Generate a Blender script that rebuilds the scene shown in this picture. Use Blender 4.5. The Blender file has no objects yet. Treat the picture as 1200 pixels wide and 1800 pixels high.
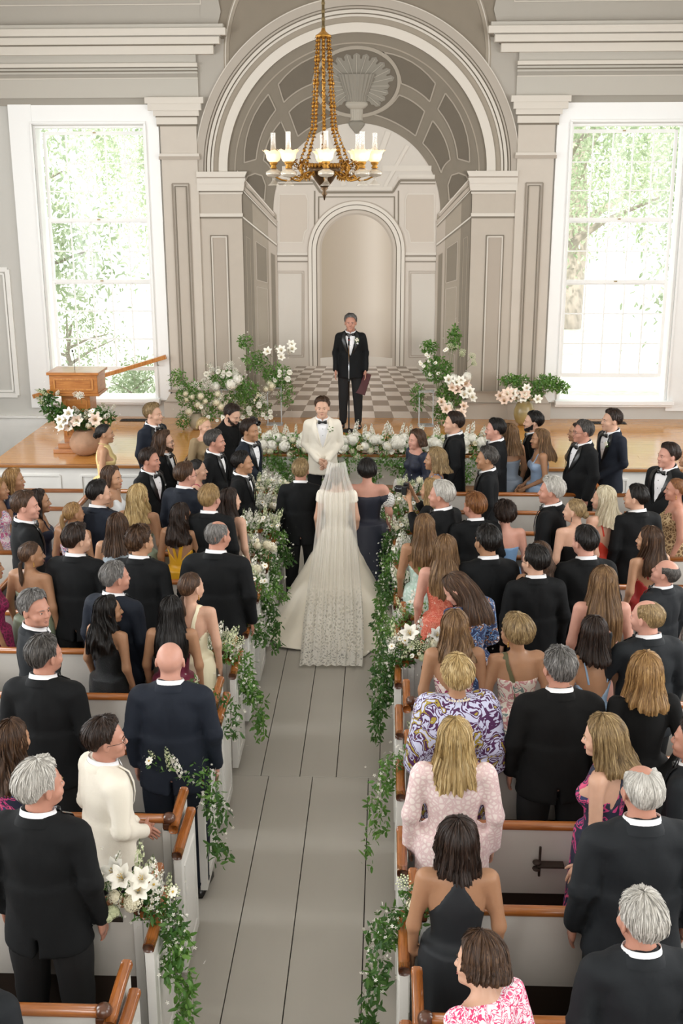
import bpy, bmesh, math, random
import numpy as np
from mathutils import Matrix, Vector
SC = bpy.context.scene
COL = SC.collection
# ------------------------------------------------------------------ camera, world, light, exposure
CAMP = (2001.3, 0.28862, 0.039495, -0.0026293, 0.48176, 4.66)      # focal length px, pitch, yaw, roll, x, z
def make_camera():
    f, pi_, ya, ro, cx, H = CAMP
    cp, sp, cy, sy = math.cos(pi_), math.sin(pi_), math.cos(ya), math.sin(ya)
    F = Vector((-sy*cp, cy*cp, -sp)); R = Vector((cy, sy, 0)); U = R.cross(F)
    cr, sr = math.cos(ro), math.sin(ro)
    R2 = cr*R + sr*U; U2 = -sr*R + cr*U
    M = Matrix((R2, U2, -F)).transposed().to_4x4(); M.translation = Vector((cx, 0, H))
    cd = bpy.data.cameras.new('camera'); c = bpy.data.objects.new('camera', cd); COL.objects.link(c)
    c.matrix_world = M
    cd.sensor_fit = 'VERTICAL'; cd.sensor_height = 36.0; cd.lens = f/1800*36.0
    cd.clip_start = 0.1; cd.clip_end = 200
    SC.camera = c
    return Vector((cx, 0, H)), F, R2, U2
CAM_C, CAM_F, CAM_R, CAM_U = make_camera()
def pixray(x, y):
    return CAM_F + CAM_R*((x-600)/CAMP[0]) + CAM_U*((900-y)/CAMP[0])
def onplane_y(x, y, Y):                      # photograph pixel -> (X, Z) on the upright plane at depth Y
    d = pixray(x, y); t = Y/d.y; return (CAM_C.x+d.x*t, CAM_C.z+d.z*t)
def onplane_z(x, y, z):
    d = pixray(x, y); t = (z-CAM_C.z)/d.z; return (CAM_C.x+d.x*t, d.y*t)
world = bpy.data.worlds.new('world'); SC.world = world; world.use_nodes = True
_bg = world.node_tree.nodes['Background']; _bg.inputs[0].default_value = (0.93, 0.97, 1.0, 1); _bg.inputs[1].default_value = 2.9
SC.view_settings.view_transform = 'Standard'
try: SC.view_settings.look = 'None'
except Exception: pass
SC.view_settings.gamma = 1.0; SC.view_settings.use_curve_mapping = False
SC.view_settings.exposure = 0.0
SC.cycles.max_bounces = 8; SC.cycles.diffuse_bounces = 4; SC.cycles.glossy_bounces = 3; SC.cycles.transparent_max_bounces = 12
SC.cycles.transmission_bounces = 4
SC.cycles.sample_clamp_indirect = 6.0
SC.cycles.use_denoising = True
def area(name, loc, rot, sx, sy, power, color):
    l = bpy.data.lights.new(name, 'AREA'); l.shape = 'RECTANGLE'; l.size = sx; l.size_y = sy
    l.energy = power; l.color = color
    o = bpy.data.objects.new(name, l); COL.objects.link(o); o.location = loc; o.rotation_euler = rot
    return o
DAY = (1.0, 0.985, 0.965)
# daylight through the tall windows of the two side walls
for _y in (1.5, 7.0, 12.5):
    area('side_window_daylight', (-7.35, _y, 3.9), (0, -math.pi/2, 0), 4.4, 2.4, 250, (0.97, 0.99, 1.0))
    area('side_window_daylight', (7.35, _y, 3.9), (0, math.pi/2, 0), 4.4, 2.4, 215, DAY)
for _x in (-4.2, 0.0, 4.2):  # added soft fill behind the camera; the rear wall has no windows
    area('gallery_fill', (_x, -5.7, 6.0), (math.radians(80), 0, 0), 2.4, 3.6, 190, DAY)
_sun = bpy.data.lights.new('sun', 'SUN'); _sun.energy = 5.0; _sun.angle = 0.02; _sun.color = (1.0, 0.96, 0.9)
_so = bpy.data.objects.new('sun', _sun); COL.objects.link(_so); _so.rotation_euler = (math.radians(42), 0, math.radians(-12)); _so.location = (0, -30, 40)

# ------------------------------------------------------------------ helpers
rng = np.random.default_rng(7); random.seed(7)
PI = math.pi
def lin(c):
    c = c/255.0
    return c/12.92 if c <= 0.04045 else ((c+0.055)/1.055)**2.4
def rgb(h):
    if isinstance(h, str): h = (int(h[0:2],16), int(h[2:4],16), int(h[4:6],16))
    return (lin(h[0]), lin(h[1]), lin(h[2]), 1)
MATS = {}
def mat(name, c, rough=0.6, metal=0.0, spec=0.5, bump=0, bscale=40, vary=0, vscale=6, sheen=0, coat=0, trans=0, emit=None, estr=0, stretch=(1,1,1), alpha=1.0):
    if name in MATS: return MATS[name]
    m = bpy.data.materials.new(name); m.use_nodes = True; nt = m.node_tree; b = nt.nodes['Principled BSDF']
    c = rgb(c); b.inputs['Base Color'].default_value = c; b.inputs['Roughness'].default_value = rough
    b.inputs['Metallic'].default_value = metal; b.inputs['Specular IOR Level'].default_value = spec
    if sheen: b.inputs['Sheen Weight'].default_value = sheen
    if coat: b.inputs['Coat Weight'].default_value = coat; b.inputs['Coat Roughness'].default_value = 0.12
    if trans: b.inputs['Transmission Weight'].default_value = trans
    if alpha < 1: b.inputs['Alpha'].default_value = alpha
    if emit: b.inputs['Emission Color'].default_value = rgb(emit); b.inputs['Emission Strength'].default_value = estr
    if bump or vary:
        tc = nt.nodes.new('ShaderNodeTexCoord'); mp = nt.nodes.new('ShaderNodeMapping'); mp.inputs['Scale'].default_value = stretch
        nt.links.new(tc.outputs['Object'], mp.inputs[0])
    if vary:
        n = nt.nodes.new('ShaderNodeTexNoise'); n.inputs['Scale'].default_value = vscale; n.inputs['Detail'].default_value = 3
        nt.links.new(mp.outputs[0], n.inputs['Vector'])
        r = nt.nodes.new('ShaderNodeMapRange'); r.inputs[1].default_value = 0.3; r.inputs[2].default_value = 0.7
        r.inputs[3].default_value = 1-vary; r.inputs[4].default_value = 1+vary
        nt.links.new(n.outputs[0], r.inputs[0])
        x = nt.nodes.new('ShaderNodeVectorMath'); x.operation = 'SCALE'; x.inputs[0].default_value = c[:3]
        nt.links.new(r.outputs[0], x.inputs['Scale']); nt.links.new(x.outputs[0], b.inputs['Base Color'])
    if bump:
        n = nt.nodes.new('ShaderNodeTexNoise'); n.inputs['Scale'].default_value = bscale; n.inputs['Detail'].default_value = 4
        nt.links.new(mp.outputs[0], n.inputs['Vector'])
        bp = nt.nodes.new('ShaderNodeBump'); bp.inputs['Strength'].default_value = bump; bp.inputs['Distance'].default_value = 0.01
        nt.links.new(n.outputs[0], bp.inputs['Height']); nt.links.new(bp.outputs[0], b.inputs['Normal'])
    MATS[name] = m
    return m
def ramp(nt, stops, interp='LINEAR'):
    r = nt.nodes.new('ShaderNodeValToRGB'); cr = r.color_ramp; cr.interpolation = interp
    while len(cr.elements) < len(stops): cr.elements.new(0.5)
    for e, (p, c) in zip(cr.elements, stops): e.position = p; e.color = rgb(c)
    return r
def wood(name, c1, c2, rough=0.25, scale=(2, 30, 30), coat=0.4, wscale=3):
    if name in MATS: return MATS[name]
    m = bpy.data.materials.new(name); m.use_nodes = True; nt = m.node_tree; b = nt.nodes['Principled BSDF']
    tc = nt.nodes.new('ShaderNodeTexCoord'); mp = nt.nodes.new('ShaderNodeMapping'); mp.inputs['Scale'].default_value = scale
    n = nt.nodes.new('ShaderNodeTexNoise'); n.inputs['Scale'].default_value = wscale; n.inputs['Detail'].default_value = 5; n.inputs['Distortion'].default_value = 0.6
    r = ramp(nt, [(0.3, c1), (0.7, c2)])
    nt.links.new(tc.outputs['Object'], mp.inputs[0]); nt.links.new(mp.outputs[0], n.inputs['Vector'])
    nt.links.new(n.outputs[0], r.inputs[0]); nt.links.new(r.outputs[0], b.inputs['Base Color'])
    b.inputs['Roughness'].default_value = rough; b.inputs['Coat Weight'].default_value = coat; b.inputs['Coat Roughness'].default_value = 0.15
    MATS[name] = m; return m
def fabric(name, cols, scale=14, kind='blotch', rough=0.7, base=None, thr=None):
    """printed cloth: coloured motifs on a ground"""
    if name in MATS: return MATS[name]
    m = bpy.data.materials.new(name); m.use_nodes = True; nt = m.node_tree; b = nt.nodes['Principled BSDF']
    tc = nt.nodes.new('ShaderNodeTexCoord')
    if kind == 'blotch':
        n = nt.nodes.new('ShaderNodeTexNoise'); n.inputs['Scale'].default_value = scale; n.inputs['Detail'].default_value = 2.5; n.inputs['Distortion'].default_value = 1.2
        out = n.outputs[0]
        k = len(cols); stops = [(0.36+0.28*i/max(1, k-1), c) for i, c in enumerate(cols)]
        if thr: stops = list(zip(thr, cols))
        r = ramp(nt, stops, 'CONSTANT')
    elif kind == 'cells':
        n = nt.nodes.new('ShaderNodeTexVoronoi'); n.inputs['Scale'].default_value = scale; out = n.outputs['Distance']
        k = len(cols); stops = [(0.0+0.6*i/k, c) for i, c in enumerate(cols)]
        if thr: stops = list(zip(thr, cols))
        r = ramp(nt, stops, 'CONSTANT')
    elif kind == 'lace':
        n = nt.nodes.new('ShaderNodeTexVoronoi'); n.inputs['Scale'].default_value = scale; n.feature = 'DISTANCE_TO_EDGE'; out = n.outputs['Distance']
        stops = list(zip(thr or (0.0, 0.06, 0.2), cols)); r = ramp(nt, stops)
    nt.links.new(tc.outputs['Object'], n.inputs['Vector'])
    nt.links.new(out, r.inputs[0]); nt.links.new(r.outputs[0], b.inputs['Base Color'])
    bp = nt.nodes.new('ShaderNodeBump'); bp.inputs['Strength'].default_value = 0.4; bp.inputs['Distance'].default_value = 0.004
    nt.links.new(out, bp.inputs['Height']); nt.links.new(bp.outputs[0], b.inputs['Normal'])
    b.inputs['Roughness'].default_value = rough
    MATS[name] = m; return m

def clean(n): return n
def mesh_np(name, V, F, mats, parent=None, smooth=True, mi=None, uv=None, tri=None):
    """V (n,3) array, F (m,4) quads (or list of polys)"""
    me = bpy.data.meshes.new(name)
    V = np.asarray(V, dtype=np.float32)
    if isinstance(F, np.ndarray) and F.ndim == 2:
        k = F.shape[1]; m = len(F)
        me.vertices.add(len(V)); me.vertices.foreach_set('co', V.ravel())
        me.loops.add(m*k); me.loops.foreach_set('vertex_index', F.astype(np.int32).ravel())
        me.polygons.add(m); me.polygons.foreach_set('loop_start', np.arange(0, m*k, k, dtype=np.int32))
        me.polygons.foreach_set('loop_total', np.full(m, k, dtype=np.int32))
        me.update(calc_edges=True)
    else:
        me.from_pydata(V.tolist(), [], [list(map(int, f)) for f in F]); me.update()
    if uv is not None:
        l = me.uv_layers.new(name='UVMap'); vi = np.empty(len(me.loops), dtype=np.int32); me.loops.foreach_get('vertex_index', vi)
        l.data.foreach_set('uv', np.asarray(uv, dtype=np.float32)[vi].ravel())
    if not isinstance(mats, (list, tuple)): mats = [mats]
    for m_ in mats: me.materials.append(m_)
    if mi is not None: me.polygons.foreach_set('material_index', np.asarray(mi, dtype=np.int32))
    me.polygons.foreach_set('use_smooth', np.full(len(me.polygons), bool(smooth)))
    me.validate(clean_customdata=False)
    o = bpy.data.objects.new(name, me); COL.objects.link(o)
    if parent is not None: o.parent = parent
    return o
class MB:
    """collects polygons for one mesh"""
    def __init__(s): s.v = []; s.f = []; s.mi = []; s.n = 0
    def add(s, V, F, mi=0):
        V = np.asarray(V, dtype=np.float64).reshape(-1, 3); s.v.append(V)
        for f in F: s.f.append([int(i)+s.n for i in f]); s.mi.append(mi)
        s.n += len(V); return s
    def box(s, x0, x1, y0, y1, z0, z1, mi=0):
        V = [(x0,y0,z0),(x1,y0,z0),(x1,y1,z0),(x0,y1,z0),(x0,y0,z1),(x1,y0,z1),(x1,y1,z1),(x0,y1,z1)]
        return s.add(V, [(0,3,2,1),(4,5,6,7),(0,1,5,4),(1,2,6,5),(2,3,7,6),(3,0,4,7)], mi)
    def lathe(s, prof, c=(0,0,0), n=16, mi=0, axis='z', closed=True):
        V = []; F = []
        for r, z in prof:
            for i in range(n):
                a = 2*PI*i/n; V.append((c[0]+r*math.cos(a), c[1]+r*math.sin(a), c[2]+z))
        for j in range(len(prof)-1):
            for i in range(n):
                k = (i+1) % n; F.append((j*n+i, j*n+k, (j+1)*n+k, (j+1)*n+i))
        if closed: F.append(tuple(range(n))[::-1]); F.append(tuple(range((len(prof)-1)*n, len(prof)*n)))
        return s.add(V, F, mi)
    def tube(s, pts, r, n=6, mi=0, cap=True):
        P = np.array(pts, float); m = len(P); rr = np.broadcast_to(np.asarray(r, float), (m,))
        T = np.gradient(P, axis=0); T /= np.linalg.norm(T, axis=1)[:, None]+1e-9
        up = np.array([0, 0, 1.0]) if abs(T[0][2]) < 0.9 else np.array([1.0, 0, 0])
        V = []
        for i in range(m):
            a = np.cross(T[i], up); a /= np.linalg.norm(a)+1e-9; b = np.cross(a, T[i]); up = b
            for k in range(n):
                t = 2*PI*k/n; V.append(P[i]+rr[i]*(math.cos(t)*a+math.sin(t)*b))
        F = [(i*n+k, i*n+(k+1) % n, (i+1)*n+(k+1) % n, (i+1)*n+k) for i in range(m-1) for k in range(n)]
        if cap: F.append(tuple(range(n))); F.append(tuple(range((m-1)*n, m*n))[::-1])
        return s.add(V, F, mi)
    def poly(s, pts, y0, y1, mi=0):              # outline in x-z, extruded from y0 (front) to y1
        n = len(pts); V = [(x, y0, z) for x, z in pts]+[(x, y1, z) for x, z in pts]
        F = [tuple(range(n)), tuple(range(n, 2*n))[::-1]]+[(i, i+n, (i+1) % n+n, (i+1) % n) for i in range(n)]
        return s.add(V, F, mi)
    def ball(s, c, r, n=10, m=6, mi=0):
        r = (r, r, r) if np.isscalar(r) else r
        V = [(c[0], c[1], c[2]+r[2])]; F = []
        for j in range(1, m):
            t = PI*j/m
            for i in range(n):
                a = 2*PI*i/n; V.append((c[0]+r[0]*math.sin(t)*math.cos(a), c[1]+r[1]*math.sin(t)*math.sin(a), c[2]+r[2]*math.cos(t)))
        V.append((c[0], c[1], c[2]-r[2]))
        for i in range(n): F.append((0, 1+i, 1+(i+1) % n))
        for j in range(m-2):
            for i in range(n): F.append((1+j*n+i, 1+(j+1)*n+i, 1+(j+1)*n+(i+1) % n, 1+j*n+(i+1) % n))
        L = len(V)-1
        for i in range(n): F.append((L, 1+(m-2)*n+(i+1) % n, 1+(m-2)*n+i))
        return s.add(V, F, mi)
    def build(s, name, mats, parent=None, smooth=False, bevel=0):
        V = np.concatenate(s.v) if s.v else np.zeros((0, 3))
        o = mesh_np(name, V, s.f, mats, parent, smooth, s.mi)
        if bevel:
            b = o.modifiers.new('b', 'BEVEL'); b.width = bevel; b.segments = 2; b.limit_method = 'ANGLE'
        return o
def tag(o, label=None, cat=None, group=None, kind=None):
    if label: o['label'] = label
    if cat: o['category'] = cat
    if group: o['group'] = group
    if kind: o['kind'] = kind
    return o
def empty(name, loc=(0,0,0), rz=0, label=None, cat=None, group=None, kind=None):
    o = bpy.data.objects.new(name, None); COL.objects.link(o); o.location = loc; o.rotation_euler = (0, 0, rz)
    o.empty_display_size = 0.1
    return tag(o, label, cat, group, kind)
def copy_tree(o, parent=None):
    c = o.copy(); COL.objects.link(c); c.parent = parent
    for ch in list(o.children): copy_tree(ch, c)
    return c
def linked(name, data, parent, loc=(0,0,0), rot=(0,0,0), sc=(1,1,1)):
    o = bpy.data.objects.new(name, data); COL.objects.link(o); o.parent = parent
    o.location = loc; o.rotation_euler = rot; o.scale = sc; return o
# ------------------------------------------------------------------ the room
WY = 18.47                 # front wall plane
SZ = 0.8                   # platform height
PX_ = {}
def P(px, py): return onplane_y(px, py, WY)
def M_(px, py):
    x, z = P(px, py); return (abs(x), z)
paint = dict(
 wall=mat('paint_wall_grey','C6C4BE',0.7,bump=.05,bscale=120), white=mat('paint_white','EAE8E3',0.45,bump=.04,bscale=60,vary=.02),
 whitecool=mat('paint_trim_white','F0F0EE',0.4), cap=mat('paint_cap_cream','CFC8BD',0.6), pil=mat('paint_pilaster','C3BAAE',0.7,bump=.05,bscale=90,vary=.015),
 pier=mat('paint_pier','B7ADA0',0.7,vary=.015), panel=mat('paint_panel','AA9F92',0.7), ent=mat('paint_frieze','B7B2A8',0.7), entd=mat('paint_frieze_dark','9C968B',0.7),
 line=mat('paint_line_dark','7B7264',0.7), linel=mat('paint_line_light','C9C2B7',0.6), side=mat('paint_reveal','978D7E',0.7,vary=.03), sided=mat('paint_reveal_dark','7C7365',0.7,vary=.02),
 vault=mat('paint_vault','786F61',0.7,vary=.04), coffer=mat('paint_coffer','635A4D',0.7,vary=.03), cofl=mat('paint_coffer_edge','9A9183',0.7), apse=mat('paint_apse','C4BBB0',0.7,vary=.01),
 apsed=mat('paint_apse_panel','BDB2A5',0.7), niche=mat('paint_niche','B0A393',0.7), nichel=mat('paint_niche_light','C4B8A9',0.7), upper=mat('paint_upper','A8A298',0.7), spand=mat('paint_spandrel','83796A',0.7,vary=.02),
 ceil=mat('paint_apse_ceiling','C3BCB2',0.7), tile1=mat('paint_tile_taupe','9A8E81',0.6,vary=.05), tile2=mat('paint_tile_light','D3CABF',0.6,vary=.03), arch=mat('paint_arch_band','AAA195',0.7), fan=mat('paint_palmette','827C70',0.6), fanl=mat('paint_palmette_light','A29B8E',0.6))
wall_plaster = paint['wall']
def struct(o): o['kind'] = 'structure'; return o
# front wall: piers of masonry around two window openings, 0.34 m thick
WX0, WX1 = 3.29, 5.03; WZ0, WZ1 = 1.11, 5.385
b = MB(); T = 0.34
XE = 7.6; ZT = 8.9
b.box(-WX0, WX0, WY, WY+T, 0, ZT); b.box(-XE, -WX1, WY, WY+T, 0, ZT); b.box(WX1, XE, WY, WY+T, 0, ZT)
for s in (-1, 1):
    x0, x1 = sorted((s*WX0, s*WX1)); b.box(x0, x1, WY, WY+T, 0, WZ0); b.box(x0, x1, WY, WY+T, WZ1, ZT)
wall_front = struct(b.build('wall_front', paint['wall']))
# piece(s) of the painted wall: child of the wall, thin boards proud of it
PCN = [0]
def piece(name, polys, m, t, parent=None, both=True, t0=0.0, smooth=False):
    b = MB()
    PCN[0] += 1; t = t+.00006*(PCN[0] % 17)
    for i, pl in enumerate(polys):
        e = .00011*(i % 9)
        b.poly(pl, WY-t-e, WY-t0)
        if both: b.poly([(-x, z) for x, z in pl][::-1], WY-t-e-.0001, WY-t0)
    return b.build(name, paint[m] if isinstance(m, str) else m, parent or wall_front, smooth)
def arc(c, r, a0, a1, n=24):
    return [(c[0]+r*math.sin(a0+(a1-a0)*i/n), c[1]+r*math.cos(a0+(a1-a0)*i/n)) for i in range(n+1)]
def band(c0, r0, c1, r1, a0, a1, n=36):           # strip polygons between two arcs
    A = arc(c0, r0, a0, a1, n); B = arc(c1, r1, a0, a1, n)
    return [[A[i], A[i+1], B[i+1], B[i]] for i in range(n)]
def bar(p, q, w):
    dx, dz = q[0]-p[0], q[1]-p[1]; L = math.hypot(dx, dz)+1e-9; nx, nz = -dz/L*w/2, dx/L*w/2
    return [(p[0]+nx, p[1]+nz), (q[0]+nx, q[1]+nz), (q[0]-nx, q[1]-nz), (p[0]-nx, p[1]-nz)]
def frame(pts, w): return [bar(pts[i], pts[(i+1) % len(pts)], w) for i in range(len(pts))]
VP = (0.0, 2.58)
def K(x, z, k): return (VP[0]+(x-VP[0])*k, VP[1]+(z-VP[1])*k)
def stripbuild(name, strips, m, t, parent=None, both=True):
    """many quads that share a surface: joined mesh"""
    return piece(name, strips, m, t, parent, both)
mural = empty('mural', (0, WY, SZ)); mural['kind'] = 'structure'; mural.name = 'wall_front_mural'
_orig_parent = wall_front
def mp(name, polys, m, t, both=True):
    o = piece(name, polys, m, t, wall_front, both); return o
H_ = math.pi/2
# apse background
mp('painted_apse', [[(0, 1.6), (1.45, 1.6), (1.45, 4.1)]+arc((0, 4.1), 1.36, H_, 0, 16)+[(0, 5.4)]], 'apse', .003)
# ceiling of the apse
mp('painted_apse_ceiling', [[(0, M_(688, 331)[1]), M_(688, 331), M_(700, 310), M_(762, 310), M_(740, 275)]+arc((0, 4.1), 1.36, .85, 0, 12)], 'ceil', .006)
ribs = [bar(M_(648, 326), M_(682, 232), .08), bar(M_(672, 296), M_(758, 296), .08), bar(M_(676, 328), M_(716, 256), .05), bar((0, M_(688, 331)[1]), M_(689, 331), .05), bar(M_(700, 310), M_(764, 310), .05)]
mp('painted_ceiling_rib', ribs, 'linel', .016)
mp('painted_cornice_shade', [bar((0, M_(690, 338)[1]), M_(690, 338), .035), bar(M_(690, 338), M_(703, 317), .035), bar(M_(703, 317), M_(765, 317), .035), bar((0, M_(692, 346)[1]), M_(692, 346), .018), bar(M_(703, 323), M_(765, 323), .018)], 'line', .012)
mp('painted_ledge', [bar(M_(710, 446), M_(766, 446), .035), bar(M_(710, 455), M_(766, 455), .03)], 'linel', .014)
mp('painted_ledge_shade', [bar(M_(710, 450), M_(766, 450), .018), bar(M_(710, 460), M_(766, 460), .015), bar(M_(700, 335), M_(700, 460), .02), bar(M_(693, 345), M_(693, 400), .02)], 'line', .008)
up = [M_(716, 341), M_(763, 341), M_(763, 426), M_(721, 426), M_(718, 408), M_(712, 402), M_(712, 352)]
mp('painted_upper_panel', [up], 'apsed', .006); mp('painted_panel_edge', frame(up, .016), 'linel', .01)
lo = [M_(722, 480), M_(765, 480), M_(765, 625), M_(722, 625)]
mp('painted_lower_panel', [lo], 'ceil', .006); mp('painted_panel_edge', frame(lo, .014)+frame([(lo[0][0]-.03, lo[0][1]+.03), (lo[1][0], lo[1][1]+.03), (lo[2][0], lo[2][1]-.03), (lo[3][0]-.03, lo[3][1]-.03)], .01), 'panel', .01)
# niche
nc = (-.02+.02, 3.49)
def nz(r, zb): return [(0, zb), (r, zb)]+arc(nc, r, H_, 0, 18)
mp('painted_niche', [nz(.585, 1.78)], 'niche', .006)
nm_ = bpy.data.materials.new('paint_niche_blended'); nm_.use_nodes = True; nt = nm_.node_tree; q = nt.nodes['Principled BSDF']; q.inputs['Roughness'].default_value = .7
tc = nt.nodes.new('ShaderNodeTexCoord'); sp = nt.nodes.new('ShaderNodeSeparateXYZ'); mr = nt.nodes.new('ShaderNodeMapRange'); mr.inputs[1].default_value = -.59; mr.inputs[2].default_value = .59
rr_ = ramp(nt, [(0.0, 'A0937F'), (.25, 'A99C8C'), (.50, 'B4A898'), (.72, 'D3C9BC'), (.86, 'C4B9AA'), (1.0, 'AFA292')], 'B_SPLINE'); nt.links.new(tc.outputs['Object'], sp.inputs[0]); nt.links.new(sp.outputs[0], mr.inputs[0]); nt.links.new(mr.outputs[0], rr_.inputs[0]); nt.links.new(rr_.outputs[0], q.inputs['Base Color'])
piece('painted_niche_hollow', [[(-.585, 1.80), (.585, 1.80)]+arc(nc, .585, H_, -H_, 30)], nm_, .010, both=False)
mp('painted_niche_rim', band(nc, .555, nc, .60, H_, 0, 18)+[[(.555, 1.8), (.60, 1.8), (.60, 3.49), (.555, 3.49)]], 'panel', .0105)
mp('painted_niche_sill', [[(0, 1.66), (.585, 1.66), (.585, 1.79), (0, 1.83)]], 'cap', .012)
for r0, r1, mm, t in ((.585, .625, 'pier', .012), (.625, .64, 'line', .01), (.64, .70, 'cap', .022), (.70, .712, 'line', .012), (.712, .76, 'cap', .03), (.76, .775, 'panel', .018)):
    mp('painted_niche_moulding', band(nc, r0, nc, r1, H_, 0, 20)+[[(r0, 1.66), (r1, 1.66), (r1, nc[1]), (r0, nc[1])]], mm, t)
# checker floor, painted tiles
tile_parent = wall_front
d = .0654; tl = {1: [], 0: []}
for i in range(14):
    k0, k1 = 1/(1+i*d), 1/(1+(i+1)*d)
    for j in range(-6, 6):
        q = [K(j*.31, SZ, k0), K((j+1)*.31, SZ, k0), K((j+1)*.31, SZ, k1), K(j*.31, SZ, k1)]
        c = (i+j) % 2
        bb = MB(); bb.poly([(x, z) for x, z in q], WY-.006-.001*c, WY); bb.build('tile', paint['tile1' if c else 'tile2'], wall_front)
# receding pier walls
kk = .70
wl = [(1.80, SZ), K(1.80, SZ, kk), K(1.80, 4.67, kk), (1.80, 4.67)]
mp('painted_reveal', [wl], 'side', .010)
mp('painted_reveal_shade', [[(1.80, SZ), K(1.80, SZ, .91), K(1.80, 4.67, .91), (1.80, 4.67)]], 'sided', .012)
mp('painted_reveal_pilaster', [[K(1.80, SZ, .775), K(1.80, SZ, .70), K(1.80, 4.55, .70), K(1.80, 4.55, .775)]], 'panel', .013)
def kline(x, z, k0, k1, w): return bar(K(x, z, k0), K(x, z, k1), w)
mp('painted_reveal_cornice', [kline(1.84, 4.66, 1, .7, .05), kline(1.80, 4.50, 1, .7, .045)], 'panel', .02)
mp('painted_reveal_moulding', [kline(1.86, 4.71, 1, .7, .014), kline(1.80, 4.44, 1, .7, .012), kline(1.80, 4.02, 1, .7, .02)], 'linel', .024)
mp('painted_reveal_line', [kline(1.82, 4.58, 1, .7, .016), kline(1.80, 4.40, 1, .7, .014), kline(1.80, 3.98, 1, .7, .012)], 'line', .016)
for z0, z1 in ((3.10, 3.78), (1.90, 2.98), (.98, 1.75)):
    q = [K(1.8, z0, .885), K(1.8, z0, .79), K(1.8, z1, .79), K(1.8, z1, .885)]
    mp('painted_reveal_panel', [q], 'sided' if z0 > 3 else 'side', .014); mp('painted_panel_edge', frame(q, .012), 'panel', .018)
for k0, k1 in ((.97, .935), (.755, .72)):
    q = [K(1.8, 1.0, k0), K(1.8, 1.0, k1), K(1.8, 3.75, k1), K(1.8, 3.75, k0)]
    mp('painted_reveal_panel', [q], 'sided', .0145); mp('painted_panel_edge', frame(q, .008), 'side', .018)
# vault with coffers
IC, IR, BC, BR = (0, 4.70), 2.01, (0, 4.10), 1.31
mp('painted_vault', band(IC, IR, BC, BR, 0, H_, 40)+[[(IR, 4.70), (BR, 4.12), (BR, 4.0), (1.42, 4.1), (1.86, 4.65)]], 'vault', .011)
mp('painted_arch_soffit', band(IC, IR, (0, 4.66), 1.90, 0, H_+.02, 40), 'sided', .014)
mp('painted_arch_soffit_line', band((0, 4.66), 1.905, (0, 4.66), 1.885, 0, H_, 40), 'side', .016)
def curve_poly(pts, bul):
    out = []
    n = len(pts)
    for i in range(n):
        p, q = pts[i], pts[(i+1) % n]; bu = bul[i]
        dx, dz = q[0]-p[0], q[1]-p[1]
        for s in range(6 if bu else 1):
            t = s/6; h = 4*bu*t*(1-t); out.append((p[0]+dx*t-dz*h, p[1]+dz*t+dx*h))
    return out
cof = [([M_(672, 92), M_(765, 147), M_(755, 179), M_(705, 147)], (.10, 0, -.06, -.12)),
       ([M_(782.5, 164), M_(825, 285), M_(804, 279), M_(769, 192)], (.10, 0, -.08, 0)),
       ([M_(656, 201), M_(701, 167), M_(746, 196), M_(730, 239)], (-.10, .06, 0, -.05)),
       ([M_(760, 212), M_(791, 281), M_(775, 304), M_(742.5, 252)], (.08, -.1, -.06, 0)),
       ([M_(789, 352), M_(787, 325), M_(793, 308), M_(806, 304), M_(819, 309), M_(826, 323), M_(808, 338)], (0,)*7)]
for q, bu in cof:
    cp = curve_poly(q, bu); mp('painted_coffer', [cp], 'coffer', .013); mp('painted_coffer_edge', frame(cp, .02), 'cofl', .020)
# rosette medallion and hanging urn
rc = M_(623, 142); rc = (0.0, rc[1]-.02); rr = .62
mp('painted_medallion', [[(0, rc[1]-.47)]+[(rr*math.sin(a), rc[1]-.47*math.cos(a)) for a in np.linspace(0, PI, 24)]], 'coffer', .014)
mp('painted_medallion_ring', [bar((rr*1.04*math.sin(a), rc[1]-.49*math.cos(a)), (rr*1.04*math.sin(a+.135), rc[1]-.49*math.cos(a+.135)), .05) for a in np.linspace(0, PI-.13, 24)], 'cofl', .024)
for i in range(19):
    a = math.radians(-135+15*i); L1 = .53 if abs(i-9) < 6 else .45
    c0 = (0.0, rc[1]-.06); lf = []
    for t, w in ((.14, .016), (.3, .034), (.45, .05), (.5, .036), (.6, .058), (.66, .04), (.78, .056), (.84, .038), (.93, .04), (1.0, .0)):
        lf.append((t*L1*1.12, w))
    pts = [(r, w) for r, w in lf]+[(r, -w) for r, w in lf[::-1][1:]]
    P2 = [(c0[0]+r*math.sin(a)+w*1.35*math.cos(a), c0[1]+(r*math.cos(a)-w*1.35*math.sin(a))*.80) for r, w in pts]
    o = mp('painted_palmette_leaf', [P2], 'fan', .020+.004*(i % 2), both=False)
    mp('painted_leaf_rib', [bar((c0[0]+.15*L1*math.sin(a), c0[1]+.15*L1*math.cos(a)*.8), (c0[0]+1.05*L1*math.sin(a), c0[1]+1.05*L1*math.cos(a)*.8), .010)], 'fanl', .032, both=False)
def half_lathe(name, prof, n=14, flute=0, m='fan', cx=0.0, dep=.35):
    b = MB(); V = []; F = []
    for r, z in prof:
        for i in range(n*4+1):
            a = PI*i/(n*4); q = r*(1+flute*(abs(math.sin(a*n))-.5)); V.append((cx-q*math.cos(a), WY-.012-q*math.sin(a)*dep, z))
    w = n*4+1
    for j in range(len(prof)-1):
        for i in range(w-1): F.append((j*w+i, j*w+i+1, (j+1)*w+i+1, (j+1)*w+i))
    b.add(V, F); return b.build(name, paint[m], wall_front, True)
zt = P(623, 131)[1]; zm = P(623, 180)[1]; zs = P(623, 212)[1]; zk = P(623, 228)[1]
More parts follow.
